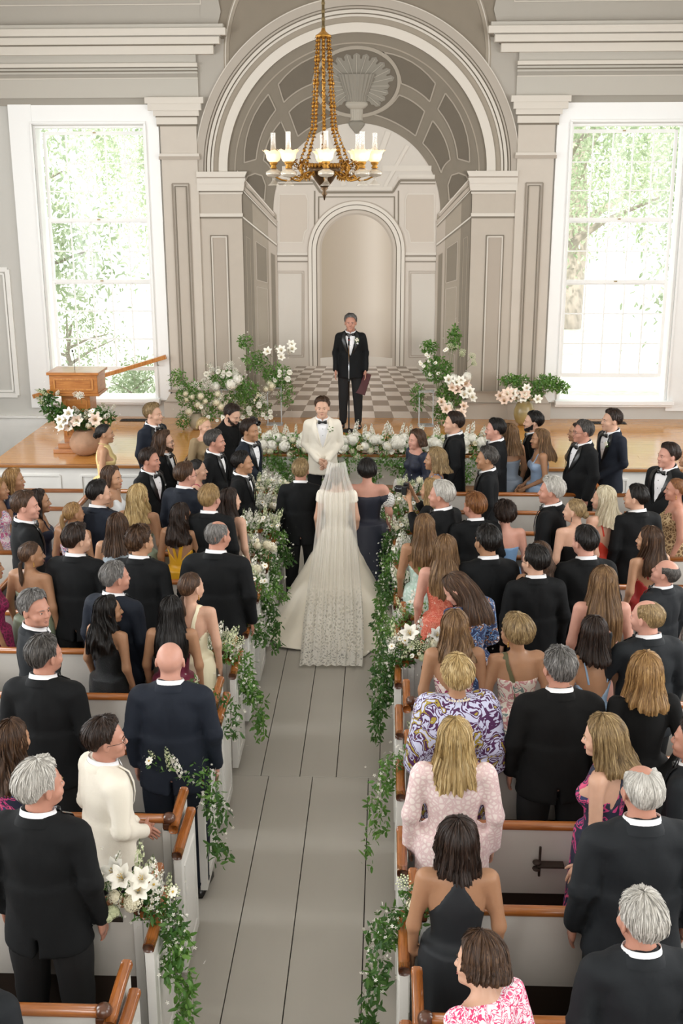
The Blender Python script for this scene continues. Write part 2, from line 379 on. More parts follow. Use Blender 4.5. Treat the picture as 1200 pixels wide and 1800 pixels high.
half_lathe('painted_urn', [(.28, zt), (.26, zt-.06), (.21, zt-.2), (.165, zm+.1), (.15, zm+.02), (.14, zm)], 12, .14)
half_lathe('painted_urn_collar', [(.10, zm+.02), (.17, zm), (.175, zm-.04), (.14, zm-.08), (.10, zm-.1)], 8, 0, 'fanl')
half_lathe('painted_urn_shaft', [(.095, zm-.08), (.09, zs+.02), (.10, zs)], 7, .15, 'fanl')
half_lathe('painted_urn_knob', [(.06, zs), (.125, zs-.03), (.12, zs-.07), (.05, zk-.02), (.02, zk-.06)], 8, 0, 'fan')
# front arch bands
AC = (0, 4.69)
for r0, r1, mm, t in ((2.01, 2.145, 'cap', .05), (2.145, 2.23, 'side', .03), (2.23, 2.262, 'linel', .045), (2.262, 2.28, 'line', .028), (2.28, 2.325, 'linel', .05), (2.325, 2.345, 'line', .03), (2.345, 2.37, 'arch', .045), (2.37, 2.385, 'line', .03), (2.385, 2.50, 'arch', .04), (2.50, 2.515, 'linel', .045)):
    mp('painted_arch_moulding', band(AC, r0, AC, r1, -0.0, H_+.015, 44), mm, t)
# spandrels
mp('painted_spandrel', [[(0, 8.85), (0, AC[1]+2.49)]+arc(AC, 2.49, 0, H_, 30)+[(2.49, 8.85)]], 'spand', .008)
mp('painted_spandrel_strip', [[(2.0, 6.02), (2.5, 5.0), (2.5, 6.62), (2.0, 6.62)]], 'upper', .012)
cr = P(384, 60); 
mp('painted_wall_arch', band((0, 6.35), 2.02, (0, 6.35), 1.94, 0, H_, 30)+[[(1.94, 5.95), (2.02, 5.9), (2.02, 6.4), (1.94, 6.4)]], 'side', .018)
mp('painted_wall_arch_line', band((0, 6.35), 2.00, (0, 6.35), 1.985, 0, H_, 30)+[[(1.985, 5.93), (2.0, 5.91), (2.0, 6.4), (1.985, 6.4)]], 'linel', .022)
# front piers
mp('painted_pier', [[(1.80, SZ), (2.49, SZ), (2.49, 4.30), (1.80, 4.30)]], 'pier', .03)
mp('painted_pier_block', [[(1.80, 4.06), (2.49, 4.06), (2.49, 4.56), (1.80, 4.56)]], 'pier', .034)
for z0, z1, ex, mm, t in ((4.02, 4.07, .02, 'cap', .05), (3.99, 4.02, .01, 'line', .036), (4.36, 4.39, .03, 'linel', .045), (4.39, 4.41, .03, 'line', .04), (4.41, 4.52, .07, 'cap', .065), (4.52, 4.60, .10, 'cap', .08), (4.60, 4.62, .11, 'panel', .07), (4.62, 4.70, .13, 'cap', .09)):
    mp('painted_pier_capital', [[(1.80-ex*.45, z0), (2.49, z0), (2.49, z1), (1.80-ex*.75, z1)]], mm, t)
pp = [(2.06, 1.12), (2.29, 1.12), (2.29, 3.71), (2.06, 3.71)]
mp('painted_pier_panel', [pp], 'panel', .034); mp('painted_panel_edge', frame(pp, .022), 'linel', .046)
mp('painted_panel_line', frame([(x+(.022 if x > 2.2 else -.022), z+(.022 if z > 2 else -.022)) for x, z in pp], .012), 'line', .040)
# outer pilasters with caps
mp('painted_pilaster', [[(2.47, SZ), (3.03, SZ), (3.03, 5.6), (2.47, 5.6)]], 'pil', .06)
for z0, z1, x0, x1, mm, t in ((4.93, 4.97, 2.44, 3.06, 'cap', .085), (4.88, 4.93, 2.43, 3.07, 'panel', .08), (5.37, 5.40, 2.46, 3.08, 'line', .065), (5.40, 5.50, 2.45, 3.08, 'cap', .09), (5.50, 5.52, 2.45, 3.09, 'line', .085), (5.52, 5.60, 2.42, 3.12, 'cap', .10), (5.60, 5.70, 2.38, 3.20, 'cap', .12), (5.70, 5.79, 2.34, 3.24, 'cap', .13)):
    mp('painted_pilaster_capital', [[(x0, z0), (x1, z0), (x1, z1), (x0, z1)]], mm, t)
pp = [(2.62, 1.32), (2.88, 1.32), (2.88, 4.52), (2.62, 4.52)]
mp('painted_pilaster_panel', [[(2.67, 1.38), (2.83, 1.38), (2.83, 4.47), (2.67, 4.47)]], 'pier', .064)
mp('painted_panel_edge', frame(pp, .028), 'panel', .072)
mp('painted_panel_line', frame([(2.66, 1.37), (2.84, 1.37), (2.84, 4.48), (2.66, 4.48)], .014)+frame(pp, .008), 'line', .076)
# plinths
mp('painted_plinth', [[(1.72, SZ), (2.47, SZ), (2.47, 1.06), (1.72, 1.06)]], 'pil', .07)
mp('painted_plinth_mould', [[(1.72, 1.08), (2.47, 1.08), (2.47, 1.12), (1.72, 1.12)], [(1.80, 1.12), (2.50, 1.12), (2.50, 1.24), (1.76, 1.24)], [(2.47, SZ), (3.17, SZ), (3.17, 1.06), (2.47, 1.06)], [(2.47, 1.06), (3.15, 1.06), (3.06, 1.20), (2.47, 1.20)]], 'pil', .085)
mp('painted_plinth_line', [[(1.72, 1.06), (3.16, 1.06), (3.16, 1.075), (1.72, 1.075)], [(1.76, 1.235), (3.08, 1.235), (3.08, 1.265), (1.76, 1.265)]], 'panel', .10)
# entablature across the whole wall
def ent(z0, z1, x0, mm, t): 
    for s in (-1, 1):
        bb = MB(); a, c = sorted((s*x0, s*XE)); bb.box(a, c, WY-t, WY, z0, z1); bb.build('painted_entablature', paint[mm], wall_front)
for z0, z1, x0, mm, t in ((5.79, 6.06, 2.42, 'ent', .05), (6.06, 6.075, 2.42, 'linel', .06), (6.075, 6.13, 2.42, 'entd', .055), (6.13, 6.16, 2.42, 'ent', .075), (6.16, 6.18, 2.42, 'line', .06), (6.18, 6.21, 2.42, 'ent', .08), (6.21, 6.225, 2.42, 'line', .06),
                          (6.225, 6.28, 2.42, 'cap', .10), (6.28, 6.40, 2.44, 'ent', .06), (6.40, 6.52, 2.16, 'cap', .14), (6.52, 6.54, 2.14, 'line', .13), (6.54, 6.64, 2.06, 'cap', .18), (6.64, 6.66, 2.04, 'entd', .16), (6.66, 6.76, 1.96, 'cap', .20), (6.76, 6.82, 2.0, 'ent', .16)): ent(z0, z1, x0, mm, t)
ent(5.68, 5.79, 3.24, 'entd', .02)
for s in (-1, 1):
    bb = MB(); a, c = sorted((s*2.10, s*XE)); bb.box(a, c, WY-.03, WY, 6.82, 8.8); bb.build('painted_attic', paint['upper'], wall_front)
    bb = MB(); a, c = sorted((s*2.35, s*XE)); bb.box(a, c, WY-.045, WY, 7.10, 7.115); bb.box(min(s*2.335, s*2.35), max(s*2.335, s*2.35), WY-.045, WY, 7.10, 8.8); bb.build('painted_attic_line', paint['linel'], wall_front)
mp('painted_attic_curve', [[(2.1, 6.80), (2.35, 6.80), (2.35, 7.4), (2.1, 7.3), (2.04, 7.0)]], 'upper', .034)
# windows, real openings
glass = bpy.data.materials.new('window_glass'); glass.use_nodes = True
nt = glass.node_tree; nt.nodes.clear(); o_ = nt.nodes.new('ShaderNodeOutputMaterial'); mx = nt.nodes.new('ShaderNodeMixShader'); tr = nt.nodes.new('ShaderNodeBsdfTransparent'); gl = nt.nodes.new('ShaderNodeBsdfGlossy')
gl.inputs['Roughness'].default_value = .03; mx.inputs[0].default_value = .02; nt.links.new(tr.outputs[0], mx.inputs[1]); nt.links.new(gl.outputs[0], mx.inputs[2]); nt.links.new(mx.outputs[0], o_.inputs[0])
wht = paint['whitecool']
def window(n, s):
    root = empty('window_%d' % n, (s*4.16, WY, WZ0)); root['kind'] = 'structure'
    def bld(b, nm, m, bev=0):
        o = b.build(nm, m, root, bevel=bev); o.location = (-root.location.x, -root.location.y, -root.location.z); return o
    def X(a, b_): return sorted((s*a, s*b_))
    b = MB()                                                    # casing boards
    x0, x1 = X(WX1, WX1+.36); b.box(x0, x1, WY-.05, WY, .95, 5.70)
    x0, x1 = X(3.06, WX0); b.box(x0, x1, WY-.035, WY, 1.08, 5.68)
    x0, x1 = X(3.06, WX1+.36); b.box(x0, x1, WY-.042, WY, WZ1+.02, 5.69)
    bld(b, 'casing', wht)
    b = MB(); x0, x1 = X(WX0-.03, WX1+.03)
    for (a, c, e, f) in ((WX1-.0, WX1+.035, WZ0, WZ1+.03), (WX0-.035, WX0, WZ0, WZ1+.03)):
        q0, q1 = X(a, c); b.box(q0, q1, WY-.07, WY-.03, e, f)
    b.box(x0, x1, WY-.0705, WY-.03, WZ1+.0305, WZ1+.06); bld(b, 'inner_bead', wht, .004)
    b = MB(); x0, x1 = X(WX0-.06, WX1+.1); b.box(x0, x1, WY-.16, WY+T+.02, WZ0-.05, WZ0+.012); b.box(x0, x1, WY-.11, WY, WZ0-.09, WZ0-.05); bld(b, 'sill', wht, .006)
    b = MB()
    for a, c in ((WX0, WX0+.03), (WX1-.03, WX1)):
        q0, q1 = X(a, c); b.box(q0, q1, WY, WY+T-.01, WZ0, WZ1)
    q0, q1 = X(WX0+.0305, WX1-.0305); b.box(q0, q1, WY+.0005, WY+T-.01, WZ1-.03, WZ1); bld(b, 'jamb_lining', wht)
    # three sashes, the lowest one pushed up so the bottom of the opening is open
    gx0, gx1 = WX0+.06, WX1-.13
    sashes = [(5.30, 3.92, 3, WY+.22), (3.98, 2.96, 2, WY+.18), (3.02, 1.56 if s < 0 else 1.48, 3, WY+.14)]
    for zt_, zb_, rows, yy in sashes:
        b = MB(); st = .055
        for a, c in ((gx0-.05, gx0), (gx1, gx1+.05)):
            q0, q1 = X(a, c); b.box(q0, q1, yy-.02, yy+.02, zb_, zt_)
        q0, q1 = X(gx0+.0005, gx1-.0005); b.box(q0, q1, yy-.021, yy+.021, zt_-.045, zt_+.01); b.box(q0, q1, yy-.021, yy+.021, zb_-.01, zb_+st)
        sh = bld(b, 'sash', wht)
        iz0, iz1 = zb_+st, zt_-.045; ph = (iz1-iz0)/rows; pw = (gx1-gx0)/5
        for i in range(1, 5):
            b = MB(); q0, q1 = X(gx0+i*pw-.010, gx0+i*pw+.010); b.box(q0, q1, yy-.014, yy+.014, iz0, iz1); o = b.build('muntin', wht, sh)
        for j in range(1, rows):
            b = MB(); q0, q1 = X(gx0, gx1); b.box(q0, q1, yy-.012, yy+.012, iz0+j*ph-.010, iz0+j*ph+.010); o = b.build('muntin', wht, sh)
        for i in range(5):
            for j in range(rows):
                b = MB(); q0, q1 = X(gx0+i*pw+.009, gx0+(i+1)*pw-.009); b.box(q0, q1, yy-.002, yy+.002, iz0+j*ph+.009, iz0+(j+1)*ph-.009)
                b.build('pane', glass, sh)
        b = MB(); b.box(s*(gx0+gx1)/2-.022, s*(gx0+gx1)/2+.022, yy-.036, yy-.021, zt_-.02, zt_+.0); b.build('sash_lock', mat('old_brass', '8A7A5A', .35, 1), sh)
window(1, -1); window(2, 1)
# floor boards
fm = mat('floor_paint_grey', 'ABA69D', .34, vary=.05, vscale=1.6, bump=.12, bscale=25, stretch=(1, .25, 1), spec=.5)
floor = MB(); floor.box(-7.9, 7.9, -6.2, 18.9, -.12, -.025); floor = struct(floor.build('floor', mat('floor_gap_dark', '2A2724', .9)))
def board(x0, x1, y0, y1, parent, z0=-.03, z1=0.0, m=fm, nm='plank', bev=.003):
    b = MB(); b.box(x0, x1, y0, y1, z0, z1); return b.build(nm, m, parent, bevel=bev)
near_x = [-.97, -.435, -.08, .37, .92]; far_x = [-.97, -.50, -.185, .11, .46, .92]
wide = [-.07, .363]
for xs, y0, y1 in ((near_x, -1.0, 8.18), (far_x, 8.184, 16.0)):
    for a, c in zip(xs[:-1], xs[1:]):
        board(a+.003, c-.003, y0, y1, floor)
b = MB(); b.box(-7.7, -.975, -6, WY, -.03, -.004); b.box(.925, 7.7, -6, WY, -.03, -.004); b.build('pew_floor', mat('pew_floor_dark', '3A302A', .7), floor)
# side walls, ceiling, gallery wall
def wallside(nm, s):
    b = MB(); ops = [(1.5, 2.5), (7.0, 2.5), (12.5, 2.5)]; x0, x1 = sorted((s*7.6, s*7.95)); y = -6.2
    for c, w in ops:
        b.box(x0, x1, y, c-w/2, 0, ZT); b.box(x0, x1, c-w/2, c+w/2, 0, 1.6); b.box(x0, x1, c-w/2, c+w/2, 6.2, ZT); y = c+w/2
    b.box(x0, x1, y, WY+.34, 0, ZT); return struct(b.build(nm, paint['white']))
wallside('wall_left', -1); wallside('wall_right', 1)
b = MB(); b.box(-7.95, 7.95, -6.5, -6.2, 0, ZT); struct(b.build('wall_rear', paint['white']))
b = MB(); b.box(-7.95, 7.95, -6.5, WY+.34, ZT, ZT+.2); struct(b.build('ceiling', mat('ceiling_paint', 'E4E1DB', .8)))
# platform
oak = wood('oak_floor', 'BC7A34', 'D79C50', .14, (.9, 22, 22), .6, 2.5)
oakedge = wood('oak_edge', '8E5A2C', 'A66E38', .3, (.6, 14, 14), .4, 4)
plat = empty('platform', (0, 16.8, 0)); plat['kind'] = 'structure'; plat.name = 'floor_platform'
def pb(nm, m, x0, x1, y0, y1, z0, z1, bev=0):
    b = MB(); b.box(x0, x1, y0-16.8, y1-16.8, z0, z1); return b.build(nm, m, plat, bevel=bev)
PL, PR = -5.02, 5.6; F1 = 15.18; F2 = 15.93; RX0, RX1 = -2.35, 2.35
pb('panelled_front', paint['white'], PL, RX0, F1+.03, F1+.08, 0, SZ-.03); pb('panelled_front', paint['white'], RX1, PR, F1+.03, F1+.08, 0, SZ-.03)
pb('panelled_front', paint['white'], RX0, RX1, F2+.03, F2+.08, 0, SZ-.03)
pb('platform_side', paint['white'], PL, PL+.05, F1+.03, WY, 0, SZ-.03)
for x0, x1, yy in ((PL, -3.95, F1), (-3.85, RX0, F1), (RX1, 3.9, F1), (4.0, PR, F1), (-1.5, -.1, F2), (.1, 1.5, F2)):
    for z0, z1, t in ((.12, .64, .012),):
        b = MB()
        for i_, pl in enumerate(frame([(x0+.1, z0), (x1-.1, z0), (x1-.1, z1), (x0+.1, z1)], .03)): b.poly(pl, yy+.03-t-.0003*i_-16.8, yy+.03-16.8)
        b.build('panel_moulding', paint['white'], plat)
pb('nosing', oakedge, PL-.02, RX0+.02, F1-.02, F1+.06, SZ-.045, SZ, .008); pb('nosing', oakedge, RX1-.02, PR, F1-.02, F1+.06, SZ-.045, SZ, .008)
pb('nosing', oakedge, RX0, RX1, F2-.02, F2+.06, SZ-.045, SZ, .008)
# floor strips of the platform
w = .14
nrow = int((WY-F1)/w)+1
for i in range(nrow):
    y0 = F1+.05+i*w; y1 = min(y0+w-.002, WY)
    if y0 >= WY: break
    segs = [(PL, PR)] if y0 >= F2-.01 else [(PL, RX0), (RX1, PR)]
    for x0, x1 in segs:
        xs = [x0]; xx = x0+random.uniform(.8, 2.4)
        while xx < x1-.5: xs.append(xx); xx += random.uniform(1.6, 2.8)
        xs.append(x1)
        for a, c in zip(xs[:-1], xs[1:]):
            b = MB(); b.box(a+.001, c-.001, y0-16.8, y1-16.8, SZ-.03, SZ); o = b.build('plank', oak, plat)
pb('platform_core', mat('dark_core', '30281F', .9), PL+.03, PR, F2+.06, WY, .1, SZ-.032); 
pb('platform_step', paint['white'], RX0, RX1, F2-.33, F2+.03, 0, .30); pb('step_cap', oakedge, RX0, RX1, F2-.36, F2+.03, .30, .335, .006)
for x in (-3.55, 4.05):
    b = MB(); b.box(x-.3, x+.3, 18.06-16.8, 18.26-16.8, SZ, SZ+.006)
    for i in range(12): b.box(x-.28+i*.048, x-.26+i*.048, 18.08-16.8, 18.24-16.8, SZ+.006, SZ+.010)
    g = b.build('floor_register', mat('register_black', '1E1C1A', .5, .5)); g.location = (0, 16.8, 0); tag(g, 'black slotted floor register %s' % ('on the platform behind the tall blond guest' if x < 0 else 'on the platform under the right-hand window'), 'vent')
# chair rail below the wall left of the platform
b = MB(); b.box(-7.6, PL, WY-.05, WY, .0, SZ-.02); b.box(-7.6, PL, WY-.09, WY, SZ-.02, SZ+.02); b.build('baseboard_front', paint['white']); bpy.data.objects['baseboard_front']['kind'] = 'structure'
b = MB()
for fr, m_ in (([(-5.62, 1.15), (-7.4, 1.15), (-7.4, 3.2), (-5.62, 3.2)], 0),):
    for i_, pl in enumerate(frame(fr, .07)): b.poly(pl, WY-.03-.0004*i_, WY)
    for i_, pl in enumerate(frame([(x+(.07 if x < -6 else -.07)*1, z+(.07 if z < 2 else -.07)) for x, z in fr], .03)): b.poly(pl, WY-.02-.0004*i_, WY)
struct(b.build('trim_1', paint['white']))
# ------------------------------------------------------------------ people: signed distances -> one smooth skin
def smin(a, b, k):
    h = np.clip(0.5+0.5*(b-a)/k, 0, 1); return b*(1-h)+a*h-k*h*(1-h)
def smax(a, b, k): return -smin(-a, -b, k)
def sd_ell(P, c, r, rot=None):
    q = P-np.array(c)
    if rot is not None: q = q@rot
    r = np.array(r); k0 = np.linalg.norm(q/r, axis=-1); k1 = np.linalg.norm(q/(r*r), axis=-1)+1e-9
    return k0*(k0-1)/k1
def sd_cap(P, a, b, ra, rb=None, flat=None):
    a = np.array(a, float); b = np.array(b, float); rb = ra if rb is None else rb
    ab = b-a; q = P-a; t = np.clip((q@ab)/(ab@ab), 0, 1)
    dq = q-t[..., None]*ab
    if flat is not None: dq = dq/np.array(flat)
    return np.linalg.norm(dq, axis=-1)-(ra+(rb-ra)*t)
def axis_grid(segs):
    out = [segs[0][0]]
    for a, b, h in segs:
        n = max(1, int(round((b-a)/h))); out += list(a+(b-a)*np.arange(1, n+1)/n)
    return np.array(out)
def surface_net(fn, xs, ys, zs):
    nx, ny, nz = len(xs), len(ys), len(zs)
    G = np.stack(np.meshgrid(xs, ys, zs, indexing='ij'), -1).reshape(-1, 3)
    V = fn(G).reshape(nx, ny, nz).astype(np.float32)
    s = V < 0
    c = np.zeros((nx-1, ny-1, nz-1), np.int8)
    for i in (0, 1):
        for j in (0, 1):
            for k in (0, 1): c += s[i:nx-1+i, j:ny-1+j, k:nz-1+k]
    act = (c > 0) & (c < 8)
    idx = -np.ones(act.shape, np.int64); ii, jj, kk = np.nonzero(act); idx[ii, jj, kk] = np.arange(len(ii))
    acc = np.zeros((len(ii), 3)); cnt = np.zeros(len(ii))
    X = [xs, ys, zs]
    corners = [(i, j, k) for i in (0, 1) for j in (0, 1) for k in (0, 1)]
    for a in corners:
        for d in range(3):
            if a[d]: continue
            b = list(a); b[d] = 1
            va = V[ii+a[0], jj+a[1], kk+a[2]]; vb = V[ii+b[0], jj+b[1], kk+b[2]]
            m = (va < 0) != (vb < 0); t = np.where(m, va/(va-vb+1e-12), 0)
            pa = np.stack([xs[ii+a[0]], ys[jj+a[1]], zs[kk+a[2]]], -1); pb_ = np.stack([xs[ii+b[0]], ys[jj+b[1]], zs[kk+b[2]]], -1)
            acc += np.where(m[:, None], pa+(pb_-pa)*t[:, None], 0); cnt += m
    verts = acc/np.maximum(cnt, 1)[:, None]
    F = []
    for d in range(3):
        u, v = (d+1) % 3, (d+2) % 3
        sl0 = [slice(1, -1)]*3; sl0[d] = slice(0, -1); sl1 = [slice(1, -1)]*3; sl1[d] = slice(1, None)
        a = s[tuple(sl0)]; b = s[tuple(sl1)]; m = a != b
        I = np.stack(np.nonzero(m), -1); 
        if len(I) == 0: continue
        I = I+1; I[:, d] -= 1
        fl = a[m]
        def g(du, dv):
            J = I.copy(); J[:, u] += du; J[:, v] += dv; return idx[J[:, 0], J[:, 1], J[:, 2]]
        q = np.stack([g(-1, -1), g(0, -1), g(0, 0), g(-1, 0)], -1)
        q[~fl] = q[~fl][:, ::-1]; F.append(q)
    F = np.concatenate(F); F = F[(F >= 0).all(1)]
    return verts, F
def vnormals(V, F):
    n = np.zeros_like(V)
    fn = np.cross(V[F[:, 2]]-V[F[:, 0]], V[F[:, 3]]-V[F[:, 1]])
    for k in range(4): np.add.at(n, F[:, k], fn)
    return n/(np.linalg.norm(n, axis=1)[:, None]+1e-12)
HC = {'m': np.array((0, .016, 1.622)), 'f': np.array((0, .014, 1.524))}     # head centres; standing heights 1.78 and 1.67
HS = {'m': 1.06, 'f': 1.0}
def sd_head(P, sex):
    q = (P-HC[sex])/HS[sex]
    qs = q.copy(); qs[:, 0] = np.abs(qs[:, 0])
    d = sd_ell(q, (0, -.014, .028), (.076, .097, .088))
    w = 1.0 if sex == 'm' else .92
    d = smin(d, sd_ell(q, (0, .022, -.038), (.058*w, .066, .068)), .035)
    d = smin(d, sd_ell(q, (0, .040, -.072), (.040*w, .042, .034)), .025)
    d = smin(d, sd_ell(q, (0, .074, -.092), (.022*w, .015, .016)), .02)                 # chin
    d = smin(d, sd_ell(qs, (.043*w, .052, -.030), (.022, .026, .022)), .02)             # cheeks
    d = smin(d, sd_cap(qs, (.014, .083, .024), (.046, .068, .022), .007 if sex == 'm' else .004), .014)   # brow
    d = smax(d, -sd_ell(qs, (.031, .096, .004), (.017, .020, .012)), .012)              # eye sockets
    d = smin(d, sd_ell(qs, (.030, .069, .004), (.015, .013, .012)), .004)               # lids
    d = smin(d, sd_cap(q, (0, .083, .012), (0, .103, -.024), .007, .0105), .010)        # nose
    d = smin(d, sd_ell(qs, (.010, .092, -.027), (.009, .010, .008)), .006)
    d = smin(d, sd_cap(qs, (0, .087, -.0525), (.017, .080, -.053), .0055, .003), .006)  # lips
    d = smin(d, sd_cap(qs, (0, .086, -.061), (.014, .080, -.060), .0065, .003), .006)
    d = smax(d, -sd_cap(qs, (0, .094, -.0565), (.021, .084, -.0555), .0022), .003)
    ear = sd_ell(qs, (.079, -.010, -.004), (.009, .018, .031), np.array([[.94, -.34, 0], [.34, .94, 0], [0, 0, 1.]]))
    ear = smax(ear, -sd_ell(qs, (.090, -.006, .0), (.006, .009, .016)), .006)
    d = smin(d, ear, .006)
    return d*HS[sex]
SK = {'m': dict(sh=(.178, -.012, 1.425), hip=(.095, 0, .93), knee=(.11, .01, .50), ank=(.12, -.02, .09), neck=1.50),
      'f': dict(sh=(.162, -.010, 1.355), hip=(.090, 0, .87), knee=(.085, .01, .47), ank=(.09, -.02, .09), neck=1.41)}
POSE = {   # per arm elbow, wrist (right arm x>0), male metric; women scaled .94
 'down': [((.232, -.035, 1.16), (.232, .045, .90))]*2,
 'clasp': [((.222, -.035, 1.155), (.052, .195, .985))]*2,
 'behind': [((.255, -.10, 1.16), (.09, -.19, .97))]*2,
 'arm': [((.25, -.03, 1.16), (.15, .20, 1.10)), ((.232, -.035, 1.16), (.232, .045, .90))],       # right forearm forward
 'arml': [((.232, -.035, 1.16), (.232, .045, .90)), ((.25, -.03, 1.16), (.15, .20, 1.10))],
 'camera': [((.25, .12, 1.25), (.09, .24, 1.56)), ((.25, .10, 1.22), (.08, .22, 1.50))],
 'raise': [((.232, -.035, 1.16), (.232, .045, .90)), ((.27, .06, 1.19), (.19, .20, 1.45))],
}
def arms_of(sex, pose):
    k = 1.0 if sex == 'm' else .94; sx = 1.0 if sex == 'm' else .90; out = []
    for i, s in enumerate((1, -1)):
        e, w = POSE[pose][i]
        out.append((s, np.array((s*e[0]*sx, e[1], e[2]*k)), np.array((s*w[0]*sx, w[1], w[2]*k))))
    return out
def sd_torso(P, sex, grow=0.0):
    q = P
    if sex == 'm':
        d = sd_ell(q, (0, -.005, 1.30), (.165+grow, .112+grow, .20))
        q2 = q.copy(); q2[:, 0] = np.abs(q2[:, 0]); d = smin(d, sd_cap(q2, (.148, -.015, 1.40), (.03, -.018, 1.45), .050+grow, .045+grow, (1, 1.15, 1)), .05)
        d = smin(d, sd_ell(q, (0, 0, 1.08), (.140+grow, .102+grow, .18)), .06)
        d = smin(d, sd_ell(q, (0, -.008, .93), (.158+grow, .118+grow, .13)), .06)
        d = smin(d, sd_cap(q, (0, -.022, 1.44), (0, .0, 1.60), .068+grow*.6, .056+grow*.3), .035)
    else:
        d = sd_ell(q, (0, -.008, 1.22), (.138+grow, .098+grow, .18))
        d = smin(d, sd_cap(q, (-.128, -.012, 1.345), (.128, -.012, 1.345), .040+grow, None, (1, 1.15, 1)), .05)
        qs = q.copy(); qs[:, 0] = np.abs(qs[:, 0])
        d = smin(d, sd_ell(qs, (.070, .068, 1.205), (.055+grow, .052+grow, .055+grow)), .03)
        d = smin(d, sd_ell(q, (0, -.002, 1.04), (.112+grow, .086+grow, .15)), .06)
        d = smin(d, sd_ell(q, (0, -.012, .88), (.162+grow, .122+grow, .13)), .07)
        d = smin(d, sd_cap(q, (0, -.020, 1.34), (0, .0, 1.49), .054+grow*.6, .046+grow*.3), .03)
    return d
def sd_arms(P, sex, pose, grow=0.0, upto=1.0, flare=0.0):
    sh = SK[sex]['sh']; R = (.052, .041, .031, .026) if sex == 'm' else (.042, .034, .028, .021)
    d = None
    for s, e, w in arms_of(sex, pose):
        a = np.array((s*sh[0], sh[1], sh[2]-.01)); ww = e+(w-e)*upto
        c = smin(sd_cap(P, a, e, R[0]+grow, R[1]+grow), sd_cap(P, e, ww, R[2]+grow+.004, R[3]+grow+flare), .03)
        d = c if d is None else np.minimum(d, c)
    return d
def sd_legs(P, sex, grow=0.0):
    k = SK[sex]; q = P.copy(); q[:, 0] = np.abs(q[:, 0])
    t = 1.0 if sex == 'm' else .92
    d = smin(sd_cap(q, k['hip'], k['knee'], (.088+grow)*t, (.055+grow)*t), sd_cap(q, k['knee'], k['ank'], (.055+grow)*t, (.036+grow)*t), .03)
    return d
def sd_body(P, sex, pose):
    d = smin(sd_torso(P, sex), sd_arms(P, sex, pose), .035)
    d = smin(d, sd_legs(P, sex), .04)
    k = SK[sex]; q = P.copy(); q[:, 0] = np.abs(q[:, 0])
    d = smin(d, sd_cap(q, (k['ank'][0], -.04, .035), (k['ank'][0]+.02, .14, .028), .035, .03), .03)
    return smin(d, sd_head(P, sex), .018)
_TC = {}
def hand(mb, w, e, s, close=.35, sc=1.0, curl=None):
    """palm and five fingers at wrist w, forearm from e"""
    f = (w-e)/np.linalg.norm(w-e)
    side = np.array((s*1.0, 0, 0)); back = np.cross(f, side); back /= np.linalg.norm(back); side = np.cross(back, f)
    if s < 0: back = -back
    # thumb points forward/inward
    up = np.array((0, 1.0, 0)) if abs(f[2]) > .6 else np.array((0, 0, 1.0))
    th = up-f*(up@f); th /= np.linalg.norm(th); pn = np.cross(f, th)*s; pn /= np.linalg.norm(pn)   # pn: out of the back of the hand
    pal = -pn
    p = w-f*.03
    L = .092*sc
    V = []; 
    rings = [(0, .026, .019), (.03, .029, .019), (.06, .037, .016), (.09, .041, .014), (.118, .040, .011)]
    n = 10; F = []
    for t, a, b_ in rings:
        c = p+f*t*sc
        for i in range(n):
            an = 2*PI*i/n; V.append(c+th*math.cos(an)*a*sc+pn*math.sin(an)*b_*sc)
    for j in range(len(rings)-1):
        for i in range(n): F.append((j*n+i, j*n+(i+1) % n, (j+1)*n+(i+1) % n, (j+1)*n+i))
    F.append(tuple(range((len(rings)-1)*n, len(rings)*n)))
    mb.add(V, F)
    for k, (off, ln, r) in enumerate(((.030, .072, .0086), (.010, .080, .009), (-.010, .075, .0086), (-.029, .058, .0075))):
        b0 = p+f*.108*sc+th*off*sc; d = f.copy(); pts = [b0-f*.02*sc]
        for seg in (.42, .32, .26):
            pts.append(b0.copy()); a = close*(1.15 if seg < .4 else .7)
            b0 = b0+d*ln*seg*sc; d = d*math.cos(a)+pal*math.sin(a); d /= np.linalg.norm(d)
        pts.append(b0); mb.tube(pts, [r*sc*1.05, r*sc*1.05, r*sc, r*sc*.92, r*sc*.7], 6)
    b0 = p+f*.035*sc+th*.022*sc; d = f*.72+th*.62+pal*.30; d /= np.linalg.norm(d)
    pts = [b0]; 
    for ln in (.030, .032, .026): b0 = b0+d*ln*sc; pts.append(b0.copy()); d = d*.9+f*.35+pal*.15*close; d /= np.linalg.norm(d)
    mb.tube(pts, [.013*sc, .012*sc, .0095*sc, .0065*sc], 6)
def body_template(sex, pose):
    key = ('b', sex, pose)
    if key in _TC: return _TC[key]
    hz = HC[sex][2]; hx = .095
    xs = axis_grid([(-.36, -hx, .022), (-hx, hx, .0068), (hx, .36, .022)])
    ys = axis_grid([(-.27, -.11, .024), (-.11, .125, .0072), (.125, .34, .024)])
    zs = axis_grid([(-.01, .86, .04), (.86, hz-.20, .022), (hz-.20, hz-.125, .014), (hz-.125, hz+.13, .0072)])
    def fn(G):
        out = np.full(len(G), 1.0)
        m = G[:, 2] > hz-.16
        # far cells skip
        g1 = G[m]; near = (np.abs(g1[:, 0]) < .40)
        out[m] = sd_body(g1, sex, pose)
        out[~m] = smin(smin(smin(sd_torso(G[~m], sex), sd_arms(G[~m], sex, pose), .035), sd_legs(G[~m], sex), .04),
                       sd_cap(np.c_[np.abs(G[~m][:, 0]), G[~m][:, 1:]], (SK[sex]['ank'][0], -.04, .035), (SK[sex]['ank'][0]+.02, .14, .028), .035, .03), .03)
        return out
    V, F = surface_net(fn, xs, ys, zs)
    N = vnormals(V, F)
    _TC[key] = (V, F, N)
    return _TC[key]
